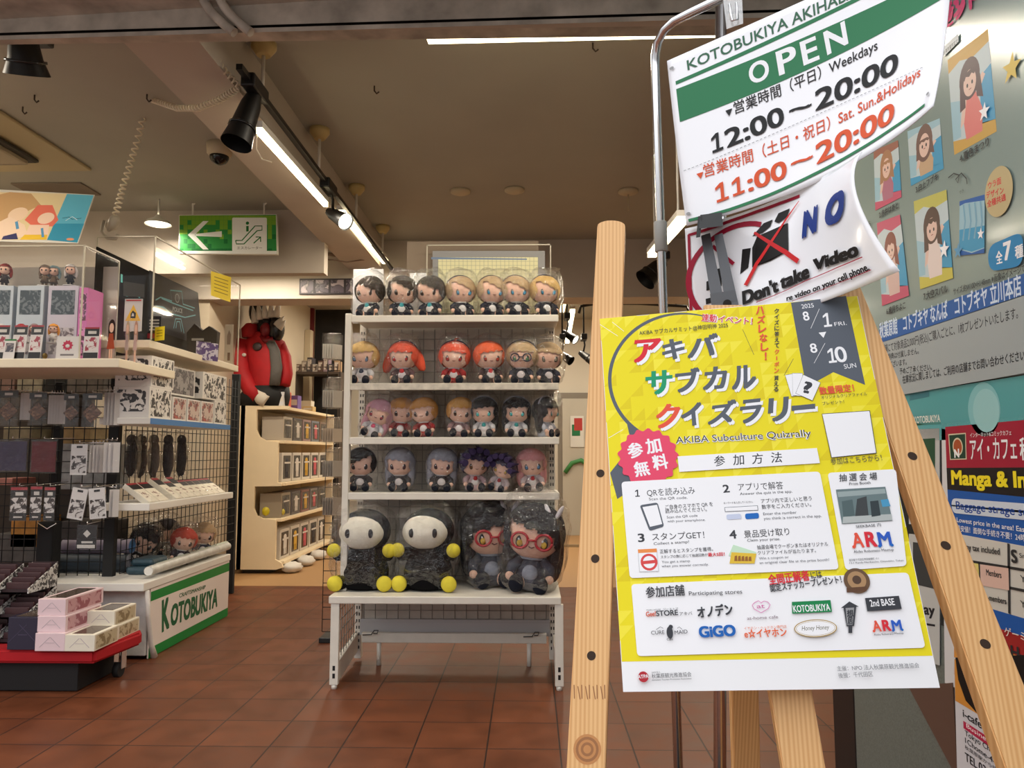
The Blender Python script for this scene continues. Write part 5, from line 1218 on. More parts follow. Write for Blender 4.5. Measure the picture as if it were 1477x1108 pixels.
r3 = [(534, PINK, (150, 60, 70), WHT_, 'bagged pink-haired plush leaning over at the left end of the third shelf', 'long', .38, 0, (214, 90, 120)), (576, ORNG, (60, 40, 34), REDD, 'bagged orange-haired plush half behind the pink one on the third shelf', 'bob', .1, .2, None), (614, ORNG, (60, 40, 34), REDD, 'bagged orange-haired plush in red, centre left of the third shelf', 'bob', -.08, -.1, None), (660, (216, 160, 84), (60, 40, 34), (150, 120, 120), 'bagged golden-haired plush leaning right in the middle of the third shelf', 'bob', .12, .15, None),
      (699, BLCK, (80, 190, 190), WHT_, 'bagged black-haired aqua-eyed plush, first of three on the third shelf', 'long', -.03, 0, (60, 150, 150)), (744, BLCK, (80, 190, 190), WHT_, 'bagged black-haired aqua-eyed plush, second of three on the third shelf', 'long', .03, .05, (60, 150, 150)), (787, BLCK, (80, 150, 150), (190, 194, 206), 'bagged black-haired plush turned sideways at the right end of the third shelf', 'long', -.05, 1.0, None)]
for i, (px, hr, ey, dr, lb, stl, tl, yw, sc) in enumerate(r3):
    plush(lb, onshelf(px, SH[2], 3.88 if i == 1 else 3.86), .205, hr, ey, dr, trim=(224, 218, 220), group='plush toys on the third shelf', yaw=yw, tilt=tl, sweep=.1, style=stl, band=(160, 164, 180) if i > 3 else None, seed=i + 21.7, scarf=sc)
r4 = [(522, BLCK, (60, 50, 50), (70, 66, 66), 'bagged black-haired plush at the left end of the fourth shelf', 'bob', 0, .1, None), (578, SILV, (70, 40, 50), (60, 58, 62), 'bagged silver-haired plush, left one of the two on the fourth shelf', 'long', 0, 0, None), (637, SILV, (70, 40, 50), (62, 58, 60), 'bagged silver-haired plush, right one of the two on the fourth shelf', 'long', .04, .1, None), (683, PURP, (130, 90, 60), (190, 160, 164), 'bagged spiky dark purple-haired plush sitting upright on the fourth shelf', 'spiky', .05, .3, REDD), (719, PURP, (190, 150, 60), (214, 196, 196), 'bagged spiky dark purple-haired plush slumped over on the fourth shelf', 'spiky', .28, -.3, REDD), (768, (214, 146, 146), (90, 130, 170), (206, 190, 190), 'bagged pink-haired plush at the right end of the fourth shelf', 'long', -.05, .1, REDD)]
for i, (px, hr, ey, dr, lb, stl, tl, yw, sc) in enumerate(r4):
    plush(lb, onshelf(px, SH[3]), .215 if i != 4 else .19, hr, ey, dr, trim=(206, 200, 200), group='plush toys on the fourth shelf', yaw=yw, tilt=tl, sweep=.5 if i == 0 else -.1, style=stl, band=(110, 108, 116) if i in (0, 1, 2) else None, seed=i + 31.4, scarf=sc)
# base shelf: two big black plush and two bespectacled dolls
def black_plush(label, p, H, yaw, seed):
    t = local_thing('plush_creature', label, 'plush toy', TM(p, yaw), 'large black plush toys on the base shelf'); s = H
    K = fab((16, 16, 18)); Y = fab((222, 206, 70)); Cc = fab((228, 222, 206))
    b = MB(); b.lathe_line([(Vector((0, 0, .0)) * s, .22 * s), (Vector((0, 0, .04)) * s, .29 * s), (Vector((0, 0, .22)) * s, .30 * s), (Vector((0, 0, .42)) * s, .24 * s), (Vector((0, 0, .52)) * s, .16 * s)], 26); put(b, 'body', K, t)
    b = MB(); b.ball(Vector((0, 0, .70)) * s, (.32 * s, .25 * s, .27 * s), 26, 18); put(b, 'hood', K, t)
    b = MB(); b.ball(Vector((-.02, -.10, .69)) * s, (.285 * s, .20 * s, .215 * s), 28, 20); face = put(b, 'face', Cc, t)
    for x in (-1, 1):
        b = MB(); b.ball(Vector((-.02 + x * .14, -.275, .69)) * s, (.033 * s, .02 * s, .055 * s), 14, 10, M=Matrix.Rotation(-x * .3, 3, 'Z')); put(b, 'eye', M_eyek, face)
        b = MB(); b.tube([Vector((x * .22, -.05, .42)) * s, Vector((x * .31, -.12, .42)) * s, Vector((x * .335, -.18, .46)) * s], [.085 * s, .08 * s, .07 * s], 12); arm_ = put(b, 'arm', K, t)
        b = MB(); b.ball(Vector((x * .34, -.21, .48)) * s, (.085 * s, .07 * s, .085 * s), 16, 12); put(b, 'paw', Y, arm_)
        b = MB(); b.tube([Vector((x * .2, -.12, .1)) * s, Vector((x * .29, -.24, .09)) * s], [.1 * s, .085 * s], 12); leg_ = put(b, 'leg', K, t)
        b = MB(); b.ball(Vector((x * .30, -.29, .095)) * s, (.095 * s, .06 * s, .095 * s), 16, 12); put(b, 'paw', Y, leg_)
    b = bag_mesh(.40 * s, .34 * s, .52 * s, seed); b.xf(Matrix.Translation((0, -.03 * s, .53 * s))); put(b, 'plastic_bag', M_bag, t)
black_plush('large black plush with pale face and yellow paws, left on base shelf', onshelf(530, ZB, 3.82), .40, .0, 4.2)
black_plush('large black plush with pale face and yellow paws, beside the red-spectacled dolls', onshelf(620, ZB, 3.82), .405, -.05, 9.7)
plush('large bagged dark-haired doll with red glasses, half behind its twin on the base shelf', onshelf(707, ZB, 3.9), .42, (44, 42, 44), (206, 170, 70), (70, 72, 84), trim=(150, 156, 170), group='large dolls on the base shelf', yaw=.25, tilt=.0, sweep=.3, style='long', glasses=(170, 30, 44), bow=(214, 210, 216), seed=41.1)
plush('large bagged dark-haired doll with red glasses at the right end of the base shelf', onshelf(763, ZB, 3.78), .42, (44, 42, 44), (206, 170, 70), (70, 72, 84), trim=(150, 156, 170), group='large dolls on the base shelf', yaw=-.1, tilt=.1, sweep=-.3, style='long', glasses=(170, 30, 44), bow=(214, 210, 216), seed=47.9)
# gridded board and cards behind the top row
t = thing('grid_board', 'clear framed board with cream grid paper standing behind the top row of plush', 'board', (PY(705, 455, 4.0).x, 4.03, SH[0]))
x0, x1 = PY(615, 400, 4.0).x, PY(795, 400, 4.0).x; zt = PY(700, 353, 4.0).z
b = MB(); b.box((x0, 3.995, SH[0] + 0.002), (x1, 4.04, zt), 0.004); b.build('acrylic_frame', M_acr, t)
b = MB()
for q in ((x0, x0 + 0.006), (x1 - 0.006, x1)): b.box((q[0], 3.993, SH[0] + 0.002), (q[1], 3.996, zt))
b.box((x0, 3.993, zt - 0.006), (x1, 3.996, zt)); b.build('frame_edge', M_acredge, t)
S = plane_sheet((0, 4.02, CAMH), (1, 0, 0), (0, 0, 1), (0, -1, 0)); S.h = 0
S.poly([(624, 362), (786, 362), (786, 452), (624, 452)], ink(150, 150, 150)); S.poly([(632, 371), (776, 371), (776, 452), (632, 452)], ink(226, 222, 178))
for k in range(25): S.line((632 + 6 * k, 371), (632 + 6 * k, 452), 0.0016, ink(150, 156, 130))
for k in range(14): S.line((632, 371 + 6 * k), (776, 371 + 6 * k), 0.0016, ink(150, 156, 130))
S.layer(); S.poly([(622, 371), (760, 373), (760, 375), (622, 374)], ink(120, 140, 170)); S.done('grid_paper', t)
b = MB(); b.box((PY(597, 350, 4.3).x, 4.06, SH[0] + 0.01), (PY(776, 350, 4.3).x, 4.075, PY(700, 348, 4.06).z)); tag(b.build('dark_backboard', mat('backboard_grey', (128, 112, 94), 0.7)), 'brown backing board with a dark top edge behind the gridded board', 'board')
b = MB(); p = PY(508, 455, 3.97); b.box((p.x, 3.975, SH[0] + .002), (PY(552, 455, 3.97).x, 3.985, PY(508, 388, 3.97).z), 0.002); tag(b.build('white_card', M_paper), 'white card standing behind the leftmost plush on the top shelf', 'card')
b = MB(); p = PY(590, 455, 3.97); b.box((p.x, 3.975, SH[0] + .002), (PY(614, 455, 3.97).x, 3.985, PY(508, 394, 3.97).z), 0.002); tag(b.build('white_card', M_paper), 'white card standing behind the third plush on the top shelf', 'card')

# ================================================================== LEFT SHELVING
XG, XS = -2.3, -2.04
g_side = thing('shelf_unit', 'black-posted mesh shelf unit along the left side with white shelves', 'shelf unit', (-2.2, 4.6, 0))
# base
b = MB(); b.box((-2.75, 4.08, 0.02), (XS - 0.006, 5.15, 0.37), 0.004); b.build('base', mat('crumpled_white_wrap', (206, 204, 200), 0.7, var=0.15, scale=14, bump=0.6), g_side)
b = MB(); b.box((-2.78, 4.0, 0.37), (XS + 0.012, 5.16, 0.412), 0.004); b.build('base_top', M_white, g_side)
for px, Y in ((163, 4.23), (336, 5.97)):
    x = PY(px, 700, Y).x; b = MB(); b.box((x - 0.03, Y - 0.02, 0), (x + 0.03, Y + 0.02, 1.72), 0.004); b.build('post', M_blackmat, g_side)
def grid(x0, y0, x1, y1, z0, z1, st, r, name, parent):
    b = MB(); a = Vector((x0, y0, 0)); c = Vector((x1, y1, 0)); L = (c - a).length; n = int(L / st)
    for k in range(n + 1):
        p = a.lerp(c, k / n); b.cyl((p.x, p.y, z0), (p.x, p.y, z1), r, n=5)
    z = z0
    while z <= z1: b.cyl((x0, y0, z), (x1, y1, z), r, n=5); z += st
    return b.build(name, M_blackmat, parent)
grid(XG, 4.26, XG - 0.02, 5.95, 0.42, 1.66, 0.062, 0.0026, 'mesh_panel', g_side)
def side_shelf(z, y0, y1, m, th, nm='shelf'):
    b = MB(); b.box((XG - 0.02, y0, z - th), (XS, y1, z), 0.004); return b.build(nm, m, g_side)
ZT = PX(209, 488, XS).z; ZBL = PX(200, 601, XS).z; ZC = PX(206, 731, XS).z + 0.0
side_shelf(ZT, 3.98, 5.22, M_cream, 0.042)
side_shelf(ZBL, 4.02, 5.1, M_white, 0.035)
b = MB(); b.box((XS, 4.02, ZBL - 0.034), (XS + 0.004, 5.1, ZBL - 0.002)); b.build('blue_edge', mat('blue_strip', (62, 118, 176), 0.5), g_side)
side_shelf(ZC + 0.012, 4.05, 5.2, M_white, 0.04)
# name panel on the aisle side
t = thing('shop_sign', 'white shop name panel with green bars along the base of the left shelving', 'sign', (XS, 4.6, 0))
yn, yf = 4.09, 5.15
b = MB(); b.prism([(XS, yn, 0.004), (XS, yf, 0.004), (XS, yf, 0.372), (XS, yn, 0.368)], (0.008, 0, 0)); b.build('board', mat('name_panel_white', (226, 214, 206), 0.5), t)
XP = XS + 0.008
def sq(px, py): p = PX(px, py, XP); return (p.y, p.z)
S = Sheet(lambda u, v, h: Vector((XP + h, u, v)), sq, 0.00005); S.h = 0.0004
GN = ink(24, 128, 56)
S.poly([(yn, .352), (yf, .356), (yf, .300), (yn, .302)], GN, px=False); S.poly([(yn, .004), (yf, .004), (yf, .058), (yn, .056)], GN, px=False)
kG = lambda x, y: (x / 4.22, 740 + y / 4.22)
GD = ink(30, 96, 60)
S.text('Kotobukiya'[:1].upper(), kG(984, 722), kG(1030, 692), 0.165, GD, 0.06); S.text('OTOBUKIYA', kG(1036, 688), kG(1322, 566), 0.112, GD, 0.06); S.text('CRAFTSMANSHIP', kG(1090, 516), kG(1250, 460), 0.022, GD, 0.03)
S.done('printed_face', t)
b = MB(); b.tube([PX(212, 852, XS + .01), PX(214, 890, XS + .012), PX(218, 930, XS + .015), PX(222, 948, XS + .02)], [0.012, 0.012, 0.014, 0.02], 8)
tag(b.build('loose_tape', mat('crumpled_tape', (214, 208, 200), 0.6, bump=0.5)), 'crumpled white wrap hanging at the near corner of the shop name panel', 'wrap')

# front end: mesh panel facing the street with a white top shelf
g_front = thing('mesh_display', 'black mesh display facing the street at the left with a white top shelf', 'shelf unit', (-2.9, 4.25, 0))
grid(-3.65, 4.24, -2.34, 4.24, 0.24, 1.54, 0.062, 0.0028, 'mesh_panel', g_front)
b = MB(); b.box((PY(72, 700, 4.26).x, 4.26, 0), (PY(82, 700, 4.26).x, 4.3, 1.5), 0.003); b.build('post', M_blackmat, g_front)
ZF = PY(160, 517, 3.65).z
b = MB(); b.box((-3.7, 3.65, ZF - 0.045), (-2.02, 4.24, ZF), 0.004); b.build('shelf', M_cream, g_front)

# red rolling platform
ZP = 0.2
pl = thing('rolling_platform', 'low platform covered in red cloth on castors at the left', 'platform', (-2.9, 3.6, 0))
pc = PZ(137, 938, ZP)
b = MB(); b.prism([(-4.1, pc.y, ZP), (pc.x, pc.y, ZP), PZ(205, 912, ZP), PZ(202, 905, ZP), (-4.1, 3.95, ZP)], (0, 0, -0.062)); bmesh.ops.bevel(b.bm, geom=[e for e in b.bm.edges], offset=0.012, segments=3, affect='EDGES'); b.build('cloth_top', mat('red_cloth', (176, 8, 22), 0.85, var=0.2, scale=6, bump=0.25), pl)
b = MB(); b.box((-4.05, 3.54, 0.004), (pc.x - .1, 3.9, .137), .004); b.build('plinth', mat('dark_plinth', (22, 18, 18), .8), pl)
for x, y in ((PZ(187, 950, 0.06).x, 3.78),):
    b = MB(); b.cyl((x - 0.014, y, 0.035), (x + 0.014, y, 0.035), 0.035, n=18); b.build('castor_wheel', M_blackmat, pl)
    b = MB(); b.box((x - 0.022, y - 0.015, 0.04), (x - 0.016, y + 0.03, 0.14)); b.box((x + 0.016, y - 0.015, 0.04), (x + 0.022, y + 0.03, 0.14)); b.box((x - 0.022, y - 0.02, 0.128), (x + 0.022, y + 0.03, 0.14)); b.build('castor_fork', M_chrome, pl)

# ------------------------------------------------------------------ small goods
def carton(name, label, cat, lo, hi, m, group=None, window=None, side=None, front=None, top=None, bev=0.002, rz=0.0):
    """a printed carton: body plus the panels the photo shows on it"""
    lo = Vector(lo); hi = Vector(hi); c = Vector(((lo.x + hi.x) / 2, (lo.y + hi.y) / 2, lo.z)); h = (hi - lo) / 2
    t = local_thing(name, label, cat, TM(c, rz), group)
    b = MB(); b.box((-h.x, -h.y, 0), (h.x, h.y, 2 * h.z), bev); put(b, 'body', m, t)
    e = 0.0008
    if window: 
        b = MB(); b.box((-h.x * .78, -h.y - e, 2 * h.z * window[1]), (h.x * .78, -h.y + e, 2 * h.z * window[2])); put(b, 'window', window[0], t)
    if front:
        for (mm, u0, u1, v0, v1) in front:
            b = MB(); b.box((-h.x + 2 * h.x * u0, -h.y - e, 2 * h.z * v0), (-h.x + 2 * h.x * u1, -h.y + e, 2 * h.z * v1)); put(b, 'front_print', mm, t)
    if side:
        for (mm, u0, u1, v0, v1) in side:
            b = MB(); b.box((h.x - e, -h.y + 2 * h.y * u0, 2 * h.z * v0), (h.x + e, -h.y + 2 * h.y * u1, 2 * h.z * v1)); put(b, 'side_print', mm, t)
    if top:
        b = MB(); b.box((-h.x * .7, -h.y * .8, 2 * h.z - e), (h.x * .7, h.y * .8, 2 * h.z + e)); put(b, 'top_window', top, t)
    return t
M_pinkbox = mat('pale_pink_card', (226, 200, 204), 0.5, var=0.04); M_pinkside = blot_mat('pink_side_print', (196, 150, 156), (150, 84, 96), 26, .56)
M_creambox = mat('cream_card', (228, 220, 202), 0.5, var=0.04); M_creamside = blot_mat('cream_side_print', (196, 182, 150), (140, 122, 90), 26, .56)
M_navybox = mat('navy_card', (40, 36, 56), 0.45); M_glasswin = mat('carton_window', (86, 74, 62), 0.15)
M_foldline = ink(200, 178, 182)
def platform_box(px0, px1, y_top, y_bot, Y, depth, label, m, sm, zb, grp, tp=True):
    x0, x1 = PY(px0, y_bot, Y).x, PY(px1, y_bot, Y).x; h = PY(px0, y_top, Y).z - PY(px0, y_bot, Y).z
    t = carton('gift_box', label, 'box', (x0, Y, zb), (x1, Y + depth, zb + h), m, grp, side=[(sm, .06, .94, .1, .9)] if sm else None, top=M_glasswin if tp else None)
    b = MB(); hx = (x1 - x0) / 2; hy = depth / 2
    for s in (-1, 1):
        b.box((s * hx * .5 - 0.001, -hy - .0008, h * .1), (s * hx * .5 + 0.001, -hy + .0008, h * .9), M=Matrix.Translation((s * hx * .35, 0, h * .5)) @ Matrix.Rotation(-s * .8, 4, 'Y') @ Matrix.Translation((-s * hx * .5, 0, -h * .5)))
    b.box((-hx * .3, -hy - .0008, h * .45), (hx * .3, -hy + .0008, h * .47)); put(b, 'tuck_flap', mat('fold_line', (176, 160, 166), 0.5) if m is not M_navybox else mat('fold_line_dark', (74, 66, 90), 0.5), t)
    return zb + h
z1 = platform_box(50, 93, 908, 934, 3.47, .28, 'plain pale pink gift box at the bottom of the pink stack', M_pinkbox, M_pinkside, ZP, 'pink gift boxes', False)
z2 = platform_box(53, 94, 886, 909, 3.49, .29, 'pale pink gift box in the middle of the pink stack', M_pinkbox, M_pinkside, z1, 'pink gift boxes', False)
platform_box(54, 94, 862, 886, 3.5, .31, 'pale pink gift box on top of the pink stack', M_pinkbox, M_pinkside, z2, 'pink gift boxes')
platform_box(93, 136, 910, 934, 3.47, .2, 'cream gift box nearest the front corner of the red platform', M_creambox, M_creamside, ZP, 'cream gift boxes')
z1 = platform_box(126, 170, 898, 919, 3.68, .2, 'cream gift box under another, beside the shop name panel', M_creambox, M_creamside, ZP, 'cream gift boxes', False)
platform_box(125, 165, 876, 898, 3.66, .2, 'cream gift box on top of another, beside the shop name panel', M_creambox, M_creamside, z1, 'cream gift boxes')
z1 = platform_box(10, 53, 886, 933, 3.49, .2, 'tall navy gift box left of the pink stack', M_navybox, None, ZP, 'navy gift boxes')
platform_box(48, 96, 850, 905, 3.82, .1, 'navy gift box standing behind the pink stack', M_navybox, None, ZP, 'navy gift boxes')
M_inkrow = blot_mat('ink_figures', (206, 204, 200), (60, 56, 56), 60, .52); M_darkin = mat('maroon_inside', (44, 26, 30), 0.6); M_pkt = mat('dark_packet', (70, 44, 46), 0.4)
def display_tray(label, x0, x1, y0, y1, z0, z1):
    t = thing('display_tray', label, 'display box', ((x0 + x1) / 2, y0, z0), 'counter display trays')
    b = MB(); b.box((x0, y0, z0), (x1, y1, z0 + .006)); b.box((x0, y1 - .006, z0), (x1, y1, z1)); b.box((x0, y0, z0), (x1, y0 + .005, z0 + .02)); b.build('tray', M_darkin, t)
    for x in (x0, x1):
        b = MB(); b.prism([(x, y0, z0), (x, y1, z0), (x, y1, z1), (x, y0, z0 + .022)], (.004, 0, 0)); b.build('side_wall', M_inkrow, t)
    for k in range(5):
        y = y0 + .02 + k * (y1 - y0 - .03) / 5; b = MB(); b.box((x0 + .008, y, z0 + .006), (x1 - .006, y + .012, z0 + .03 + (z1 - z0 - .03) * (k + 1) / 5), .002); b.build('packet', M_pkt, t)
xa, xb, xc = PY(40, 843, 3.6).x, PY(0, 858, 3.6).x, PY(-42, 860, 3.6).x
dz = .118
for c, (x0, x1) in enumerate(((xb + .005, xa), (xc + .005, xb - .002))):
    for r in range(3):
        lb = ['bottom', 'middle', 'topmost'][r]
        display_tray('dark counter display tray with inked sides, %s of the %s stack' % (lb, ['right', 'left'][c]), x0, x1, 3.6 - .06 * c, 3.82 - .06 * c, ZP + .0 + r * dz * .98, ZP + (r + 1) * dz - .004)
# hanging packs on the front mesh
M_hdr = mat('black_header_card', (26, 24, 25), 0.4); M_redhdr = mat('red_header', (150, 34, 44), 0.4); M_txtw = mat('header_lettering', (190, 186, 180), 0.5)
M_brown = blot_mat('brown_art', (104, 70, 52), (40, 26, 22), 60, .5, (130, 94, 70)); M_bwart = blot_mat('ink_art', (196, 192, 190), (72, 62, 60), 34, .54, (40, 34, 34)); M_cardw = mat('white_card_paper', (204, 200, 198), 0.45)
def pack(label, x0, y0, x1, y1, Y, kind, tilt=0.0, rz=0.0, group=None):
    a = PY(x0, y1, Y); c = PY(x1, y0, Y); w = max(.02, c.x - a.x); h = c.z - a.z
    t = local_thing('hanging_pack', label, 'pack', TM((a.x + w / 2, Y, a.z), rz, 1, 0, tilt), group)
    q = w / 2
    if rz: q = w if kind == 'edge' else q
    b = MB(); b.box((-q, -.0035, 0), (q, .0035, h), .001); put(b, 'sleeve', M_sleeve, t)
    b = MB(); b.tube([(0, 0, h + .004), (0, .06, h + .006), (0, .24 - (Y - 4.0), h + .012)], .0022, 5); b.tube([(0, 0, h + .018), (0, -.003, h + .006), (0, .002, h)], .002, 5); put(b, 'hook', M_chrome, t)
    e = .0022
    def pl_(nm, mm, u0, u1, v0, v1, k=0, rot=None):
        b = MB()
        if rot is None: b.box((-q + 2 * q * u0, -e - k * .0008, h * v0), (-q + 2 * q * u1, -e + .001 - k * .0008, h * v1))
        else:
            b.box((-rot[0], -e - k * .0008, -rot[1]), (rot[0], -e + .001 - k * .0008, rot[1])); b.xf(Matrix.Translation((0, 0, h * v0)) @ Matrix.Rotation(rot[2], 4, 'Y'))
        put(b, nm, mm, t)
    if kind == 'diamond':
        pl_('header', M_hdr, .02, .98, .80, .99); pl_('header_lettering', M_txtw, .3, .7, .86, .93, 1); pl_('art_card', M_brown, 0, 0, .42, 0, 0, (w * .34, w * .36, .8))
    elif kind == 'edge': pl_('art_card', M_cardw, .1, .9, .05, .95)
    elif kind == 'white':
        pl_('backing_card', M_cardw, .04, .96, .02, .98); pl_('art', M_bwart, .1, .9, .08, .62, 1); pl_('lettering', M_hdr, .35, .68, .86, .93, 1)
    elif kind == 'red_black':
        pl_('backing_card', M_hdr, .02, .98, .02, .98); pl_('red_header', M_redhdr, .02, .98, .9, .98, 1); pl_('art', M_bwart, .04, .96, .24, .68, 1); pl_('lettering', M_txtw, .3, .75, .74, .84, 1); pl_('lettering', M_txtw, .25, .75, .1, .14, 1)
    elif kind == 'tag':
        pl_('backing_card', M_hdr, .0, .98, .02, .98); pl_('emblem', M_txtw, 0, 0, .64, 0, 1, (w * .13, w * .13, .785)); pl_('lettering', M_txtw, .25, .8, .26, .34, 1); pl_('caption', M_txtw, .04, .92, .06, .2, 1)
    elif isinstance(kind, tuple):
        b = MB(); b.box((-q * .94, -.003, h * .04), (q * .94, .003, h * .94), .0025); put(b, 'folded_fabric', mat('fabric_%d_%d' % kind[:2], kind, 0.8, var=.35, scale=16, bump=.6), t)
    return t
G1_ = 'clear packs on the upper hooks'
pack('clear pack with a brown angled card, leftmost of the upper hooks', -4, 563, 28, 615, 4.0, 'diamond', group=G1_)
pack('clear pack with a brown angled card, second from the left on the upper hooks', 40, 566, 69, 614, 4.0, 'diamond', group=G1_)
pack('clear pack with an orange-brown angled card, third on the upper hooks', 90, 568, 115, 616, 4.0, 'diamond', group=G1_)
pack('clear pack with a brown angled card, nearest the black post on the upper hooks', 117, 567, 149, 617, 3.98, 'diamond', group=G1_)
for k in range(2): pack('clear pack turned edge-on beside the leftmost upper pack', 30 + 5 * k, 565, 34 + 5 * k, 608, 4.03, 'edge', rz=.9, group='edge-on packs by the leftmost upper pack')
for k in range(5): pack('clear pack turned edge-on in the run of five between the upper packs', 70 + 4 * k, 568, 74 + 4 * k, 614, 4.02, 'edge', rz=1.0, group='edge-on packs on the upper hooks')
for k in range(4): pack('clear pack turned edge-on beside the black post, upper hooks', 150 + 5 * k, 564, 154 + 5 * k, 616, 4.02, 'edge', rz=1.0, group='edge-on packs by the black post')
pack('dark purple folded fabric in a clear bag on the middle hooks', -6, 634, 41, 681, 3.97, (64, 58, 84)); pack('dark red folded fabric in a clear bag on the middle hooks', 43, 634, 83, 683, 3.97, (98, 26, 34))
pack('white card pack with an ink drawing on the middle hooks', 100, 640, 128, 686, 3.98, 'white')
for k in range(4): pack('clear pack turned edge-on beside the white card on the middle hooks', 129 + 5 * k, 640, 133 + 5 * k, 684, 4.02, 'edge', rz=1.0, group='edge-on packs by the white card')
for k in range(3): pack('grey pack turned edge-on next to the black post, middle hooks', 150 + 7 * k, 636, 156 + 7 * k, 684, 4.0, 'edge', rz=.7, group='edge-on grey packs by the post')
G3_ = 'red-topped card packs on the lower hooks'
pack('black card pack with a red top, leftmost on the lower hooks', 13, 702, 41, 752, 3.97, 'red_black', group=G3_); pack('black card pack with a red top, middle one on the lower hooks', 42, 701, 62, 752, 3.97, 'red_black', group=G3_); pack('black card pack with a red top, right one on the lower hooks', 62, 702, 81, 752, 3.97, 'red_black', group=G3_)
pack('white card pack tilted left with an ink figure on the lower hooks', 95, 703, 122, 750, 3.97, 'white', tilt=.16); pack('white card pack tilted right by the black post on the lower hooks', 129, 703, 157, 749, 3.96, 'white', tilt=-.10)
for k in range(2): pack('clear pack edge-on behind the right tilted white card', 158 + 5 * k, 704, 162 + 5 * k, 748, 4.0, 'edge', rz=.9, group='edge-on packs behind the tilted card')
pack('small black tag with a white diamond emblem hanging lowest on the mesh', 110, 757, 141, 793, 3.98, 'tag')
t = thing('folded_garment', 'black folded garment with a silver hanger wire behind the lower packs', 'garment', PY(69, 860, 4.12))
b = MB(); a, c = PY(54, 860, 4.14), PY(83, 752, 4.14); b.box((a.x, 4.1, a.z), (c.x, 4.19, c.z), .01); b.build('cloth', mat('black_cloth', (16, 15, 16), 0.9, bump=.3), t)
b = MB(); b.tube([PY(54, 754, 4.095), PY(68, 763, 4.09), PY(81, 755, 4.095)], .0035, 6); b.build('hanger', M_chrome, t)
# dim stock behind the front mesh
stock = [((-8, 540, 22, 566), (150, 120, 112), 'pale stock box behind the upper mesh at the left edge'), ((24, 538, 62, 566), (176, 170, 150), 'pale stock box behind the upper mesh, second from the left'), ((64, 540, 94, 570), (14, 14, 15), 'black stock box behind the upper mesh'), ((96, 540, 150, 566), (120, 112, 106), 'grey stock box behind the upper mesh near the post'), ((4, 616, 46, 634), (160, 150, 120), 'tan stock box behind the mesh between the hook rows'), ((90, 616, 130, 640), (178, 150, 100), 'yellowish stock box behind the mesh above the white card'), ((84, 640, 160, 706), (170, 172, 172), 'large grey-white stock box behind the mesh at the middle hooks'), ((-8, 690, 18, 700), (196, 130, 116), 'pinkish stock box behind the mesh at the left edge'), ((14, 746, 56, 790), (190, 130, 50), 'orange stock box behind the lower mesh'), ((-8, 770, 54, 812), (92, 88, 84), 'grey wrapped stock box behind the lower mesh'), ((86, 752, 158, 800), (62, 56, 52), 'brown stock box behind the mesh under the tilted cards')]
for (x0, y0, x1, y1), c, lb in stock:
    a, d = PY(x0, y1, 4.5), PY(x1, y0, 4.5)
    carton('stock_box', lb, 'box', (a.x, 4.5, a.z), (d.x, 4.72, d.z), mat('stock_%d_%d_%d' % c, c, 0.6, var=.4, scale=18), bev=.004)
b = MB(); b.box((-3.65, 4.76, 0), (-2.8, 4.8, 1.5), .004)
tag(b.build('dark_partition', mat('dark_partition', (60, 52, 46), 0.8)), 'dark partition board behind the stock boxes of the left mesh display', 'partition')
for z in (0.42, .78, 1.12, 1.34):
    pass
# rolled cloths and mats on the base behind the mesh
def roll(label, p0, p1, r, m, inner=None, nm='rolled_cloth'):
    p0 = Vector(p0); p1 = Vector(p1); t = thing(nm, label, 'roll', p0); b = MB(); b.cyl(p0, p1, r, n=20, cap=False); b.build('outer_layer', m, t)
    b = MB(); d = (p1 - p0).normalized(); u = d.orthogonal().normalized(); w = d.cross(u)
    pts = [p1 - d * .002 + (u * math.cos(a) + w * math.sin(a)) * r * (1 - .035 * a) for a in [k * .5 for k in range(44)]]
    b.tube(pts, r * .06, 5); b.cyl(p0, p1 - d * .006, r * .93, n=18); b.build('inner_spiral', inner or M_white, t)
zb = .412
roll('pale lilac rolled cloth lying behind the mesh on the white base', (-2.72, 4.42, zb + .14), (PY(190, 812, 4.42).x, 4.42, zb + .14), .042, mat('lilac_cloth', (150, 138, 156), 0.6, var=.3, scale=8), mat('roll_blue', (90, 140, 190), 0.6))
roll('dark teal rolled cloth under the lilac roll on the white base', (-2.74, 4.38, zb + .05), (PY(186, 832, 4.38).x, 4.38, zb + .05), .05, mat('dark_teal_cloth', (44, 56, 68), 0.6, var=.3, scale=8), mat('roll_pale', (150, 150, 160), 0.6))
b = MB(); b.box((-2.27, 4.26, zb), (-2.12, 4.5, zb + .045), .018); b.box((-2.26, 4.29, zb + .043), (-2.13, 4.48, zb + .085), .018); tag(b.build('folded_mat', mat('teal_plastic', (46, 72, 84), 0.35, var=.3, bump=.3)), 'folded dark teal mat beside the rolled cloths on the white base', 'mat')
roll('white rolled poster in clear wrap along the front edge of the white base', PX(214, 824, XS - .03), PX(328, 788, XS - .03), .026, mat('printed_roll', (206, 204, 196), 0.35, var=.3, scale=22), nm='rolled_poster')
roll('second white rolled poster behind the front one on the white base', PX(226, 818, XS - .08), PX(326, 785, XS - .08), .022, mat('printed_roll_green', (186, 194, 176), 0.35, var=.3, scale=22), nm='rolled_poster')
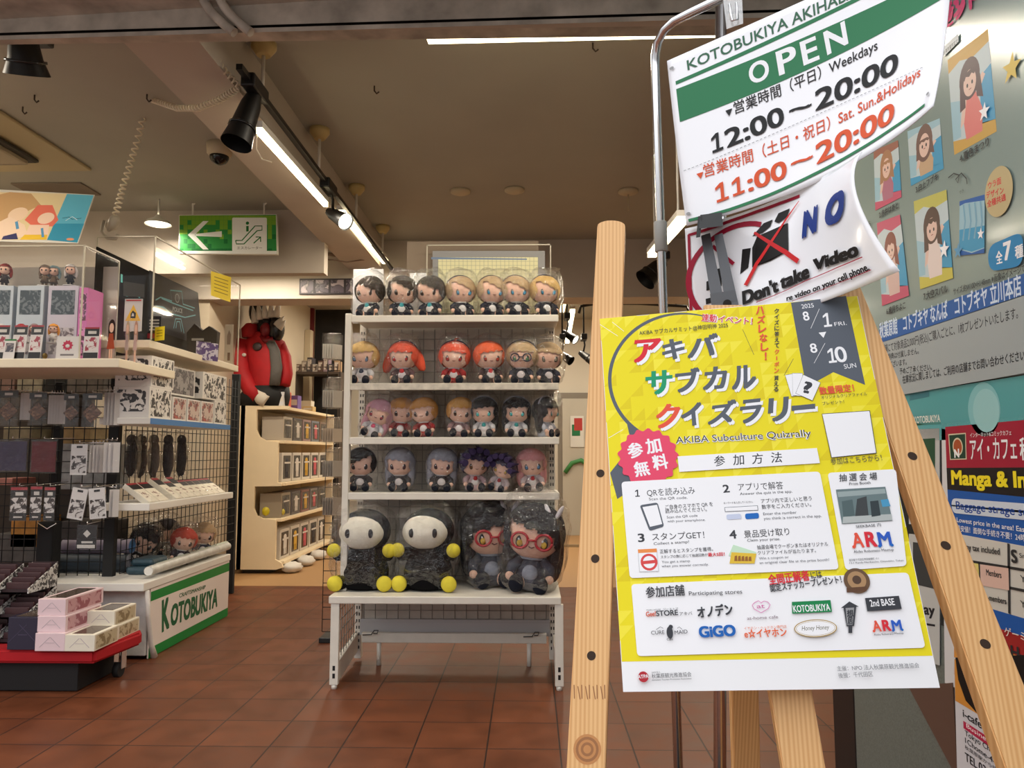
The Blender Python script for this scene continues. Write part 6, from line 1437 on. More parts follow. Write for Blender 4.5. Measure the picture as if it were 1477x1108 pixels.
# bagged plush heap on the base
for i, (px, py, Y, hr, dr, lb, tl) in enumerate(((188, 790, 4.75, (30, 28, 32), (40, 38, 44), 'bagged black plush lying at the near end of the heap on the white base', .5), (222, 786, 4.85, (40, 36, 36), (54, 52, 60), 'bagged dark plush second in the heap on the white base', -.3), (258, 778, 4.9, (176, 70, 56), (60, 50, 60), 'bagged red-orange plush in the heap on the white base', .2), (290, 772, 5.0, (176, 146, 110), (70, 76, 96), 'bagged beige-haired plush at the far end of the heap on the white base', .1), (240, 760, 5.1, (60, 54, 56), (90, 84, 90), 'bagged grey plush at the back of the heap on the white base', 0))):
    p = PY(px, py, Y); xx = -2.43 if i in (0, 1, 4) else -2.175; yy = xx * p.y / p.x
    plush(lb, Vector((xx, yy, .414)), .24 if xx < -2.4 else .22, hr, (70, 60, 60), dr, yaw=.6, tilt=tl, style='bob', seed=60.3 + i, group='plush heap on the white base')
# hanging figures under the blue shelf
for i, (px, Y, c) in enumerate(((190, 4.4, (46, 40, 40)), (204, 4.5, (60, 48, 44)), (222, 4.6, (86, 76, 72)), (243, 4.75, (64, 58, 60)), (262, 4.9, (50, 46, 48)))):
    x = PY(px, 650, Y).x; z0 = PY(px, 690, Y).z; z1 = PY(px, 626, Y).z
    t = local_thing('bagged_toy', 'dark bagged toy hanging under the blue-edged shelf, ' + ['nearest the black post', 'second from the post', 'palest, third from the post', 'fourth from the post', 'fifth from the post'][i], 'toy', TM((x, Y, z0)), 'toys hung under the blue-edged shelf')
    h = z1 - z0; b = MB(); b.ball((0, 0, h * .45), (.035, .03, h * .42), 14, 10, rough=.3, seed=i); b.ball((0, -.005, h * .86), (.03, .028, .035), 12, 8); put(b, 'body', fab(c), t)
    b = bag_mesh(.05, .04, h * .52, 70 + i); b.xf(Matrix.Translation((0, 0, h * .52))); put(b, 'plastic_bag', M_bag, t)
    b = MB(); b.tube([(0, 0, h), (0, 0, h + .012), (-.05, 0, h + .02), (XG - x, 0, h + .02)], .0022, 5); put(b, 'hook', M_chrome, t)
# boxes on the blue-edged shelf
M_wbox = mat('white_carton', (218, 214, 208), 0.5); M_inkA = blot_mat('ink_cluster', (216, 212, 206), (44, 42, 44), 30, .53); M_inkB = blot_mat('ink_cluster_dark', (150, 146, 144), (40, 38, 42), 24, .5, (110, 104, 106)); M_inkC = blot_mat('colour_cluster', (196, 176, 166), (70, 58, 66), 30, .52, (170, 84, 76))
def shelf_box(label, y0, y1, z0, h, w, sidem, frontm=None, group='white boxes on the blue-edged shelf', x1=XS - .015):
    return carton('figure_box', label, 'box', (x1 - w, y0, z0), (x1, y1, z0 + h), M_wbox, group, side=[(sidem, .06, .94, .06, .94)], front=[(frontm, .1, .9, .2, .9)] if frontm else None)
zs = ZBL
hb = .17
ya, yb_ = 4.03, 4.28
shelf_box('white box with an ink crowd, lower one at the near end of the blue-edged shelf', ya, yb_, zs, hb, .2, M_inkA, M_inkA)
shelf_box('white box with an ink crowd, on top at the near end of the blue-edged shelf', ya + .01, yb_ + .02, zs + hb, hb, .2, M_inkA, M_inkA)
carton('clear_case', 'empty clear case on top of the stacked white boxes', 'case', (XS - .22, ya, zs + 2 * hb), (XS - .03, ya + .2, zs + 2 * hb + .05), M_acr)
for k, (y0, y1, m, lb) in enumerate(((4.3, 4.47, M_inkC, 'small printed box, first of the front row on the blue-edged shelf'), (4.49, 4.66, M_inkC, 'small printed box with red art, second of the front row on the blue-edged shelf'), (4.68, 4.86, M_inkC, 'small printed box, third of the front row on the blue-edged shelf'), (4.88, 5.07, M_inkA, 'white box at the far end of the front row on the blue-edged shelf'))):
    shelf_box(lb, y0, y1, zs, .135 if k < 3 else .15, .16, m)
shelf_box('large greyish box behind, near half of the upper row on the blue-edged shelf', 4.31, 4.68, zs + .152, .17, .2, M_inkB, None, x1=XS - .06)
shelf_box('large white box, far half of the upper row on the blue-edged shelf', 4.70, 5.07, zs + .152, .17, .2, M_inkA, M_inkA, x1=XS - .02)
# leaning card stands on the lowest white shelf
M_acrside = mat('tray_side', (206, 200, 196), 0.3); zc = ZC + .013
def card_tray(label, y0, n, dy, tilt, hh, red):
    t = thing('card_rack', label, 'card rack', (XS - .12, y0, zc)); y1 = y0 + n * dy
    b = MB(); b.prism([(XS - .22, y0, zc), (XS - .02, y0, zc), (XS - .02, y0, zc + .035), (XS - .22, y0, zc + .11)], (0, .004, 0)); b.prism([(XS - .22, y1, zc), (XS - .02, y1, zc), (XS - .02, y1, zc + .035), (XS - .22, y1, zc + .11)], (0, .004, 0)); b.box((XS - .02, y0, zc), (XS - .016, y1 + .004, zc + .035)); b.build('clear_tray', M_sleeve, t)
    return t
def leaning_card(label, y, dy, L, grp, redtop=True):
    """pack of cards leaning back from the tray front"""
    t = local_thing('card_pack', label, 'cards', TM((XS - .03, y + dy / 2, zc + .004)) @ Matrix.Rotation(-.95, 4, 'Y'), grp); w = dy * .46
    b = MB(); b.box((-.03, -w, 0), (0, w, L), .002); put(b, 'cards', mat('cream_cards', (226, 218, 200), 0.5), t)
    b = MB(); b.box((-.0006, -w * .98, L * .66), (.0008, w * .98, L * .98)); put(b, 'header', M_hdr, t)
    b = MB(); b.box((-.0002, -w * .98, L * .9), (.0012, w * .98, L * .985)); put(b, 'red_header', M_redhdr, t)
    b = MB(); b.box((-.0006, -w * .55, L * .2), (.0008, w * .5, L * .5)); put(b, 'art', blot_mat('small_art', (226, 216, 198), (120, 84, 64), 50, .55), t)
card_tray('clear sloping card tray at the near end of the lowest white shelf', 4.1, 2, .12, 0, 0, True)
for k, nm in enumerate(('near', 'far')): leaning_card('red and black topped card pack, %s one in the short near card tray' % nm, 4.1 + .12 * k, .12, .17, 'card packs in the near tray')
card_tray('long clear sloping card tray filling the far part of the lowest white shelf', 4.42, 8, .09, 0, 0, True)
nm8 = ['first, tallest', 'second', 'third, tall', 'fourth', 'fifth', 'sixth', 'seventh', 'last, farthest']
for k in range(8): leaning_card('card pack in the long tray of the lowest white shelf, %s' % nm8[k], 4.42 + .09 * k, .09, .2 if k in (0, 2) else .16, 'card packs in the long tray')

# ------------------------------------------------------------------ top of the front display
case = thing('acrylic_case', 'clear acrylic case full of small figures on the front shelf at the left', 'case', (-2.8, 3.8, ZF))
CX1, CZ = -2.24, PY(85, 353, 3.66).z
def acrylic_box(case, x0, x1, y0, y1, z0, z1, th=.004):
    b = MB(); b.box((x0, y0, z0), (x1, y0 + th, z1)); b.build('front_pane', M_acr, case); b = MB(); b.box((x1 - th, y0, z0), (x1, y1, z1)); b.build('side_pane', M_acr, case); b = MB(); b.box((x0, y0, z1 - th), (x1, y1, z1)); b.build('top_pane', M_acr, case)
    b = MB(); e = .0035
    for x, y in ((x1, y0), (x1, y1), (x0, y0)): b.box((x - e, y - e, z0), (x + e, y + e, z1))
    b.box((x0, y0 - e, z1 - e), (x1, y0 + e, z1 + e)); b.box((x1 - e, y0, z1 - e), (x1 + e, y1, z1 + e)); b.build('pane_edge', M_acredge, case)
acrylic_box(case, -3.7, CX1, 3.68, 4.0, ZF + .002, CZ)
b = MB(); b.box((-3.7, 3.995, ZF + .002), (CX1, 4.0, CZ - .03)); b.build('back_panel', mat('case_back', (206, 198, 186), .5), case)
def fig(label, px, py_top, py_bot, Y, hair, cloth, group, z=None):
    a = PY(px, py_bot, Y); h = PY(px, py_top, Y).z - a.z
    t = local_thing('small_figure', label, 'figure', TM(Vector((a.x, Y, a.z if z is None else z)), .3), group); s = h
    b = MB(); b.cyl((0, 0, 0), (0, 0, .04 * s), .28 * s, n=20); put(b, 'base', mat('figure_base', (200, 196, 196), .3), t)
    b = MB()
    for x in (-1, 1): b.tube([(x * .07 * s, 0, .04 * s), (x * .07 * s, 0, .26 * s)], .05 * s, 8)
    b.lathe_line([(Vector((0, 0, .2 * s)), .17 * s), (Vector((0, 0, .32 * s)), .13 * s), (Vector((0, 0, .5 * s)), .08 * s)], 14)
    for x in (-1, 1): b.tube([(x * .08 * s, 0, .46 * s), (x * .19 * s, -.05 * s, .36 * s)], .038 * s, 8)
    put(b, 'body', fab(cloth), t)
    b = MB(); b.ball((0, -.02 * s, .72 * s), (.2 * s, .18 * s, .2 * s), 16, 12); put(b, 'head', SKIN, t)
    b = MB(); b.ball((0, 0, .74 * s), (.235 * s, .225 * s, .24 * s), 22, 16, keep=lambda d: d.y > 0 or d.z > .3 or abs(d.x) > .82, rough=.08, seed=px); b.ball((.2 * s, .05 * s, .6 * s), (.07 * s, .07 * s, .2 * s), 8, 8); b.ball((-.2 * s, .05 * s, .6 * s), (.07 * s, .07 * s, .2 * s), 8, 8); put(b, 'hair', fab(hair), t)
    for x in (-1, 1): b = MB(); b.ball((x * .08 * s, -.19 * s, .7 * s), (.03 * s, .015 * s, .04 * s), 8, 6); put(b, 'eye', M_eyek, t)
GF = 'figures in the acrylic case'
# stepped boxes inside the case
M_iceb = mat('ice_blue_card', (186, 196, 206), .45); M_win = blot_mat('window_view', (60, 72, 80), (110, 118, 124), 40, .55); M_lilac = mat('lilac_card', (196, 190, 204), .45)
zt_box = PY(40, 413, 3.85).z
for x0, x1, lb in ((-20, 20, 'window box at the left edge inside the acrylic case'), (22, 64, 'pale blue window box in the middle of the acrylic case'), (67, 114, 'pale window box next to the pink one inside the acrylic case')):
    a, c = PY(x0, 475, 3.82), PY(x1, 412, 3.82)
    carton('window_box', lb, 'box', (a.x, 3.82, ZF + .003), (c.x, 3.94, c.z), M_iceb if x0 != 67 else M_lilac, 'window boxes in the acrylic case', window=(M_win, .62, .94), front=[(blot_mat('pale_art', (196, 190, 196), (120, 110, 118), 30, .55), .1, .9, .1, .45)])
a, c = PY(115, 475, 3.82), PY(131, 416, 3.82)
carton('pink_box', 'bright pink box with two ink figures at the right inside the acrylic case', 'box', (a.x, 3.8, ZF + .003), (c.x, 3.94, c.z), mat('hot_pink_card', (206, 112, 176), .45), front=[(blot_mat('pink_art', (214, 140, 190), (92, 50, 84), 34, .52), .15, .85, .55, .92), (blot_mat('pink_art', (214, 140, 190), (92, 50, 84), 34, .52), .15, .85, .08, .45)])
fig('small red-haired figure standing on the window box at the left edge', 6, 378, 413, 3.87, (150, 54, 44), (60, 52, 52), GF, zt_box); fig('small brown-haired figure with an ice-blue cape on the middle window box', 64, 380, 413, 3.87, (120, 104, 90), (110, 92, 76), GF, zt_box); fig('small pale blue-haired figure beside the brown-haired one on the window boxes', 77, 380, 413, 3.89, (150, 180, 188), (110, 92, 76), GF, zt_box); fig('white-haired figure on the right window box inside the case', 101, 380, 413, 3.86, (214, 208, 206), (46, 44, 48), GF, zt_box)
zlow = ZF + .09
b = MB(); b.box((-3.6, 3.7, ZF + .003), (PY(90, 470, 3.72).x, 3.8, zlow), .002); tag(b.build('clear_riser', M_sleeve), 'clear riser under the front figures inside the acrylic case', 'riser')
for px, hr, cl, lb in ((2, (200, 196, 196), (80, 70, 76), 'white-haired front figure at the left edge inside the case'), (31, (170, 50, 50), (196, 160, 110), 'red-haired front figure in the middle inside the case'), (50, (160, 130, 130), (130, 110, 120), 'pale front figure right of the red-haired one inside the case'), (78, (222, 150, 60), (220, 214, 206), 'orange-haired front figure inside the case')):
    fig(lb, px, 437, 466, 3.75, hr, cl, GF, zlow)
def stand_card(label, x0, y0, x1, y1, Y, kind, lean=.12):
    a, c = PY(x0, y1, Y), PY(x1, y0, Y); w, h = (c.x - a.x) / 2, c.z - a.z
    t = local_thing('price_card', label, 'card', TM((a.x + w, Y, ZF + .001), 0, 1, -lean)); e = .0012
    def bx(nm, m, u0, u1, v0, v1, k): b = MB(); b.box((-w + 2 * w * u0, -k * .0008, h * v0), (-w + 2 * w * u1, .002 - k * .0006, h * v1)); put(b, nm, m, t)
    bx('card', M_cardw, 0, 1, 0, 1, 0)
    if kind == 'figure':
        bx('header', M_hdr, .02, .98, .72, .98, 1); bx('red_top', M_redhdr, .02, .98, .95, 1, 2); bx('lettering', M_txtw, .25, .8, .79, .88, 2); bx('art', blot_mat('red_art', (206, 198, 196), (150, 50, 66), 36, .56), .12, .85, .25, .68, 1); bx('footer', M_hdr, .02, .98, .02, .2, 1)
    elif kind == 'sun':
        b = MB(); pts = [Vector((w * .5 * (1 if k % 2 == 0 else .74) * math.cos(2 * math.pi * k / 20), -.001, h * .6 + w * .5 * (1 if k % 2 == 0 else .74) * math.sin(2 * math.pi * k / 20))) for k in range(20)]; b.prism(pts, (0, .0014, 0)); put(b, 'red_emblem', mat('crimson_print', (176, 36, 70), .4), t); bx('lettering', ink(120, 116, 118), .2, .8, .14, .22, 1)
        b = MB(); b.ball((0, -.001, h * .57), (w * .2, .0016, w * .16), 12, 8); put(b, 'emblem_centre', M_cardw, t)
    elif kind == 'photo': bx('art', blot_mat('dark_photo', (70, 70, 80), (150, 140, 140), 30, .55), .15, .85, .35, .8, 1); bx('green_top', ink(60, 120, 70), 0, 1, .92, 1, 1)
    return t
stand_card('black-headed figure card at the left edge of the front shelf', -12, 457, 12, 507, 3.674, 'figure'); stand_card('black-headed figure card, second from the left on the front shelf', 15, 457, 38, 507, 3.674, 'figure'); stand_card('black-headed figure card with red art, third on the front shelf', 40, 457, 61, 507, 3.674, 'figure'); stand_card('small photo card in front of the figure cards on the front shelf', 4, 479, 22, 508, 3.662, 'photo')
stand_card('white card with a crimson sun emblem on the front shelf', 80, 484, 114, 517, 3.675, 'sun', .05); stand_card('white and black figure card right of the acrylic case on the front shelf', 119, 471, 143, 517, 3.675, 'figure', .05)
b = MB(); p = PY(64, 503, 3.665); b.ball((p.x, 3.672, ZF + .016), (.012, .012, .015)); b.cyl((p.x, 3.672, ZF), (p.x, 3.672, ZF + .006), .008); tag(b.build('lock_knob', mat('dark_brass', (110, 90, 50), .3, metal=.8)), 'small dark brass knob in front of the acrylic case', 'knob')
# clear printed standees beyond the case
M_standart = blot_mat('standee_art', (206, 176, 166), (130, 100, 100), 40, .5, (222, 206, 200))
for i, (x0, y0, x1, y1, Y, lb) in enumerate(((150, 460, 172, 505, 3.8, 'clear standee with a dark-haired girl at the corner of the front shelf'), (178, 462, 190, 505, 3.86, 'clear standee of a pale figure, left one beside the warning card'), (190, 462, 202, 505, 3.86, 'clear standee of a pale figure, right one under the warning card'))):
    a, c = PY(x0, y1, Y), PY(x1, y0, Y); cx = (a.x + c.x) / 2; h = c.z - ZF; w = (c.x - a.x) / 2
    t = local_thing('acrylic_standee', lb, 'standee', TM((cx, Y, ZF), -.3)); b = MB(); b.box((-w, -.03, 0), (w, .03, .004), .001); put(b, 'foot', M_sleeve, t)
    hr_ = [(60, 44, 44), (206, 180, 150), (196, 150, 130)][i]; cl_ = [(176, 84, 60), (214, 196, 190), (206, 176, 170)][i]
    def disc_(cx, cz, rx, rz_, y): b.prism([Vector((w * (cx + rx * math.cos(2 * math.pi * k / 16)), y, h * (cz + rz_ * math.sin(2 * math.pi * k / 16)))) for k in range(16)], (0, .0012, 0))
    b = MB(); disc_(0, .82, .62, .17, -.001); b.prism([Vector((w * x, -.001, h * z)) for x, z in ((-.6, .5), (.6, .5), (.62, .82), (-.62, .82))], (0, .0012, 0))
    b.mi = 1; disc_(0, .79, .4, .11, -.0022); b.prism([Vector((w * x, -.0022, h * z)) for x, z in ((-.3, .02), (-.06, .02), (-.04, .4), (-.32, .4))], (0, .0012, 0)); b.prism([Vector((w * x, -.0022, h * z)) for x, z in ((.06, .02), (.3, .02), (.32, .4), (.04, .4))], (0, .0012, 0))
    b.mi = 2; b.prism([Vector((w * x, -.0034, h * z)) for x, z in ((-.7, .3), (.7, .3), (.34, .66), (-.34, .66))], (0, .0012, 0)); put(b, 'printed_figure', [fab(hr_), SKIN, fab(cl_)], t)
    b = MB(); b.box((-w, -.001, .004), (w, .001, h * 1.05)); put(b, 'clear_plate', M_sleeve, t)
# picture board on top of the case
t = thing('picture_board', 'wide picture board with a pale blue right end, on top of the acrylic case', 'board', PY(60, 352, 3.72))
BP = [PY(-60, 270, 3.9), PY(136, 281, 3.9), None, PY(-60, 347, 3.72)]
BP[2] = PN(112, 351, BP[0], (BP[1] - BP[0]).cross(BP[3] - BP[0]).normalized())
b = MB(); b.prism(BP, (0, .006, 0)); b.build('board', mat('board_card', (214, 210, 200), .5), t)
un = (BP[1] - BP[0]).normalized(); nn_ = (BP[1] - BP[0]).cross(BP[3] - BP[0]).normalized()
if nn_.dot(CAMP - BP[0]) < 0: nn_ = -nn_
S = plane_sheet(BP[0], un, nn_.cross(un), nn_); S.h = .0004
if S.fn(0, 1, 0).z < S.fn(0, 0, 0).z: pass
kH = lambda x, y: (x / 4.22, 270 + y / 4.22)
S.poly([kH(-200, 26), kH(408, 40), kH(286, 322), kH(-200, 322)], ink(226, 206, 160)); S.poly([kH(408, 42), kH(570, 50), kH(470, 338), kH(286, 322)], ink(96, 176, 200)); S.poly([kH(330, 222), kH(512, 222), kH(470, 338), kH(286, 322)], ink(58, 146, 176))
S.poly([kH(-60, 60), kH(60, 30), kH(190, 40), kH(250, 110), kH(160, 150), kH(60, 270), kH(-60, 280)], ink(196, 158, 112)); S.disc(kH(110, 165), .05, ink(236, 206, 176)); S.poly([kH(-40, 230), kH(60, 180), kH(150, 230), kH(170, 300), kH(-40, 320)], ink(238, 210, 184))
S.poly([kH(150, 200), kH(230, 110), kH(320, 110), kH(356, 200), kH(320, 240), kH(200, 240)], ink(224, 116, 96)); S.disc(kH(280, 190), .042, ink(240, 208, 184)); S.poly([kH(180, 230), kH(300, 230), kH(290, 310), kH(150, 300)], ink(238, 206, 184)); S.poly([kH(150, 290), kH(290, 290), kH(282, 320), kH(120, 320)], ink(232, 190, 60)); S.poly([kH(20, 300), kH(100, 280), kH(110, 318), kH(10, 320)], ink(60, 60, 100))
S.path([kH(100, 210), kH(108, 255)], .014, ink(90, 150, 190)); S.path([kH(256, 250), kH(262, 305)], .012, ink(90, 150, 190)); S.path([kH(380, 190), kH(420, 182), kH(440, 196), kH(496, 190)], .004, ink(40, 90, 110)); S.path([kH(400, 205), kH(440, 180), kH(470, 200)], .003, ink(236, 240, 240)); S.disc(kH(428, 318), .02, ink(226, 150, 110), ry=.009)
S.done('printed_face', t)
# ------------------------------------------------------------------ acrylic case on the side shelf and its contents
case2 = thing('acrylic_case', 'long clear acrylic case over the dark board on the side shelf', 'case', (-2.2, 4.5, ZT))
acrylic_box(case2, -2.36, XS, 3.99, 5.2, ZT + .002, PX(212, 334, XS).z)
t = thing('dark_picture_board', 'long black picture board with cyan line art inside the side acrylic case', 'board', (XG, 4.5, ZT))
prof = [(3.93, ZT + .003), (5.0, ZT + .003), (5.08, ZT + .2), (5.05, ZT + .3), (5.0, ZT + .34), (4.95, 2.2), (3.93, 2.2)]
b = MB(); b.prism([(XG - .03, y, z) for y, z in prof], (.008, 0, 0)); b.build('board', mat('board_black', (16, 15, 18), .7, var=.3, scale=6, spec=.15), t)
XB = XG - .022
S = Sheet(lambda u, v, h: Vector((XB + h, u, v)), lambda px, py: (PX(px, py, XB).y, PX(px, py, XB).z), .00006); S.h = .0006
kI = lambda x, y: (140 + x / 4.262, 380 + y / 4.262)
CYN = mat('print_cyan', (92, 170, 188), .4); CYB = mat('print_cyan_bright', (80, 200, 206), .4); GRD = ink(52, 50, 56)
S.poly([kI(320, 40), kI(470, 110), kI(620, 180), kI(640, 420), kI(560, 480), kI(330, 400)], ink(34, 36, 44))
for P_ in ([(360, 225), (390, 208), (460, 232), (450, 165), (520, 172), (528, 250), (600, 275)], [(360, 262), (410, 270), (450, 308), (540, 332), (605, 318)], [(470, 400), (482, 340), (515, 342), (534, 430)], [(484, 398), (490, 358), (508, 358), (518, 420)], [(396, 215), (470, 246), (590, 290)]): S.path([kI(*p) for p in P_], .008, CYN)
S.disc(kI(492, 214), .036, GRD); S.disc(kI(492, 214), .03, ink(150, 160, 164)); S.disc(kI(492, 214), .024, GRD); S.text('POLICE', kI(464, 292), kI(524, 306), .028, ink(170, 180, 184), .02)
for x, y in ((150, 92), (182, 178), (258, 186)): S.path([kI(x, y - 25), kI(x, y + 25)], .02, CYB)
S.poly([kI(60, 60), kI(140, 90), kI(140, 200), kI(60, 190)], ink(34, 32, 38)); S.poly([kI(160, 110), kI(290, 130), kI(290, 210), kI(160, 200)], ink(40, 38, 44))
S.done('printed_face', t)
def side_card(label, name, cat, x0, y0, x1, y1, Y, m, prints=(), rz=0.0, z0=None):
    a, c = PY(x0, y1, Y), PY(x1, y0, Y); w, h = (c.x - a.x) / 2, c.z - a.z
    t = local_thing(name, label, cat, TM((a.x + w, Y, a.z if z0 is None else z0), rz)); b = MB(); b.box((-w, 0, 0), (w, .003, h), .0008); put(b, 'card', m, t)
    for k, (nm, mm, pts) in enumerate(prints):
        b = MB(); b.prism([Vector((-w + 2 * w * u, -.0006 - .0003 * k, h * v)) for u, v in pts], (0, .0008, 0)); put(b, nm, mm, t)
    return t
YW = mat('yellow_notice', (238, 214, 30), .5); YO = mat('amber_print', (226, 178, 50), .5)
rc = lambda a, c, d, e: [(a, c), (d, c), (d, e), (a, e)]
side_card('white warning card with a yellow triangle standing by the side case', 'warning_card', 'card', 178, 431, 206, 478, 3.96, M_cardw, (('red_lettering', mat('print_red_line', (200, 70, 70), .5), rc(.08, .93, .92, .97)), ('yellow_triangle', YO, [(.08, .32), (.92, .32), (.5, .82)]), ('pictogram', M_hdr, [(.36, .4), (.64, .4), (.66, .56), (.48, .64), (.36, .54)]), ('pictogram', M_cardw, [(.42, .46), (.56, .46), (.54, .54), (.46, .56)])))
side_card('small black card with white lettering and a red foot on the side shelf', 'info_card', 'card', 213, 446, 233, 478, 4.06, M_hdr, [('white_lettering', M_txtw, rc(.12, .36 + .14 * k, .86, .43 + .14 * k)) for k in range(4)] + [('red_foot', M_redhdr, rc(0, 0, 1, .22))], z0=ZT + .02)
side_card('small yellow tag leaning at the front edge of the side shelf', 'yellow_tag', 'tag', 219, 470, 241, 490, 4.02, YW, [('lettering', ink(140, 116, 20), rc(.2, .3 + .2 * k, .8, .35 + .2 * k)) for k in range(3)], rz=-.5, z0=ZT + .002)
t = thing('yellow_notice', 'yellow notice stuck to the far end of the side acrylic case', 'notice', PX(320, 430, XS))
pts = [PX(304, 391, XS + .004), PX(333, 400, XS + .004), PX(332, 436, XS + .004), PX(304, 426, XS + .004)]
b = MB(); b.prism([p + Vector((.001, 0, 0)) for p in pts], (.001, 0, 0)); b.build('paper', YW, t)
b = MB()
for k in range(5):
    f = .18 + .14 * k; p, q = pts[0].lerp(pts[3], f), pts[1].lerp(pts[2], f); b.prism([p.lerp(q, .15) + Vector((.0022, 0, 0)), p.lerp(q, .85) + Vector((.0022, 0, 0)), p.lerp(q, .85) + Vector((.0022, 0, -.005)), p.lerp(q, .15) + Vector((.0022, 0, -.005))], (.0004, 0, 0))
b.build('lettering', ink(140, 116, 20), t)
# folded dark shirt, stand-up panel and purple tag at the far end of the side shelf
t = local_thing('folded_shirt', 'dark folded shirt with pale print at the far end of the side shelf', 'shirt', TM((-2.2, 4.98, ZT + .002)))
b = MB(); b.prism([(-.1, 0, 0), (.1, -.02, 0), (.11, -.02, .2), (.05, -.01, .24), (0, 0, .21), (-.06, .01, .26), (-.11, .01, .2)], (0, .05, 0)); put(b, 'cloth', mat('charcoal_cloth', (52, 48, 46), .9, bump=.3), t)
b = MB(); b.box((-.0, -.024, .06), (.07, -.019, .13), .002); b.box((-.06, -.022, .14), (.02, -.017, .155)); put(b, 'pale_print', M_txtw, t)
side_card('pale tall panel at the far end of the side shelf beside the mannequin', 'standing_panel', 'panel', 323, 462, 337, 520, 5.16, mat('pale_panel', (206, 190, 168), .5), (('drawing', ink(150, 126, 110), [(.3, .5), (.7, .5), (.75, .75), (.5, .86), (.28, .72)]), ('drawing', ink(120, 90, 70), rc(.4, .1, .7, .3))), z0=ZT + .002)
side_card('purple and white banner tag hanging over the edge of the side shelf', 'purple_tag', 'tag', 281, 494, 317, 520, 4.66, blot_mat('purple_art', (196, 190, 204), (90, 70, 120), 30, .5), rz=1.0)
t = Vector((0, 0, 0))

# ================================================================== BEIGE CABINET, MANNEQUIN AND THE REAR ROOM
kJ = lambda x, y: (330 + x / 3.96, 570 + y / 3.96)
YC = 6.9
cab = thing('display_cabinet', 'beige display cabinet with stepped open trays in the rear, left of the plush rack', 'cabinet', (-2.45, YC, 0))
prof = [(45, 60), (345, 62), (345, 80), (160, 82), (158, 200), (175, 238), (215, 262), (283, 268), (277, 500), (300, 505), (300, 520), (148, 522), (143, 650), (160, 690), (200, 708), (270, 714), (264, 940), (300, 960), (310, 985), (270, 1012), (36, 1015)]
P = [PY(*kJ(*p), YC) for p in prof]
for p in P: p.z = max(p.z, 0.04)
b = MB(); b.prism(P, (0, .03, 0)); b.build('end_panel', M_beige, cab)
zA, zB, zC, zD = [PY(*kJ(200, y), YC).z for y in (258, 500, 706, 950)]; zTop = PY(*kJ(200, 60), YC).z
xf = -2.26; yE = 8.65
b = MB(); b.box((-2.66, YC, .04), (-2.62, yE, zTop)); b.build('back_panel', M_beige, cab)
b = MB(); b.box((-2.66, yE, .04), (xf, yE + .03, zTop)); b.build('end_panel', M_beige, cab)
for z, x in ((zA, xf), (zB, xf + .02), (zC, xf), (zD, xf + .03), (zTop, xf - .02)):
    b = MB(); b.box((-2.66, YC + .03, z - .03), (x, yE, z), .004); b.build('tray_shelf', M_beige, cab)
for z in (zA, zC):
    b = MB(); b.box((xf - .004, YC + .03, z), (xf, yE, z + .25)); b.build('clear_front', M_acr, cab)
b = MB(); b.box((-2.62, YC + .05, 0), (-2.36, yE - .05, .05)); b.build('plinth', M_black, cab)
lv = [('second', zC, .22), ('lowest', zD, .27), ('top', zA, .22), ('third', zB, .27)]
M_figw = mat('box_figure_white', (214, 206, 196), .5); M_figd = mat('box_figure_dark', (46, 44, 52), .5); M_figy = mat('box_figure_yellow', (206, 160, 50), .5); M_figr = mat('box_figure_pink', (196, 84, 96), .5)
pal = {zA: ((176, 164, 148), (70, 66, 70), (150, 120, 120), (110, 118, 130), (120, 96, 80)), zB: ((206, 198, 186),) * 5, zC: ((150, 136, 116), (80, 74, 80), (130, 80, 76), (118, 116, 120), (90, 80, 76)), zD: ((206, 198, 186),) * 5}
nth = ['nearest', 'second', 'third', 'fourth', 'farthest']
for nm, z, h in lv:
    for k in range(5):
        y0 = YC + .08 + k * .31; c = pal[z][k]
        t = local_thing('figure_box', 'boxed figure on the %s tray of the beige cabinet, %s of the row' % (nm, nth[k]), 'box', TM((xf - .13, y0, z + .002)), 'boxed figures in the beige cabinet')
        b = MB(); b.box((-.1, 0, 0), (.1, .27, h), .004); put(b, 'carton', mat('carton_%d_%d_%d' % c, c, .5), t)
        b = MB(); b.box((.098, .03, h * .1), (.1012, .24, h * .9)); put(b, 'window', mat('dark_window', (40, 36, 36), .2), t)
        b = MB(); m = [M_figd, M_figw, M_figy, M_figr][(k + int(z * 10)) % 4]
        b.ball((.101, .135, h * .72), (.004, .045, h * .1), 12, 8); b.box((.1, .09, h * .34), (.104, .18, h * .62), .0015); b.box((.1, .10, h * .14), (.104, .13, h * .34)); b.box((.1, .145, h * .14), (.104, .175, h * .34)); put(b, 'figure', m, t)
        b = MB(); b.box((.1, .06, h * .62), (.105, .22, h * .68)); put(b, 'figure_arms', M_figw, t)
for k, (px, py) in enumerate(((416, 828), (436, 818), (454, 809))):
    p = PZ(px, py, 0); b = MB(); b.ball((p.x, p.y + .1, .045), (.09, .12, .05), 14, 10, rough=.25, seed=k + 2); b.xf(Matrix.Identity(4))
    tag(b.build('white_bundle', mat('white_bundle_cloth', (216, 210, 200), .7, bump=.3), smooth=True), 'white wrapped bundle on the floor at the cabinet foot, %s one' % ['nearest', 'middle', 'farthest'][k], 'bundle', 'white bundles by the cabinet')
t = thing('yellow_toy', 'yellow toy lying in the lower open tray of the beige cabinet', 'toy', (-2.5, YC + .06, zC))
b = MB(); p = PY(386, 722, YC + .12); b.ball((p.x, p.y, zC + .06), (.05, .06, .055), 14, 10); b.ball((p.x + .09, p.y + .02, zC + .05), (.07, .05, .045), 14, 10); b.build('body', mat('toy_yellow', (206, 186, 30), .5), t, True)
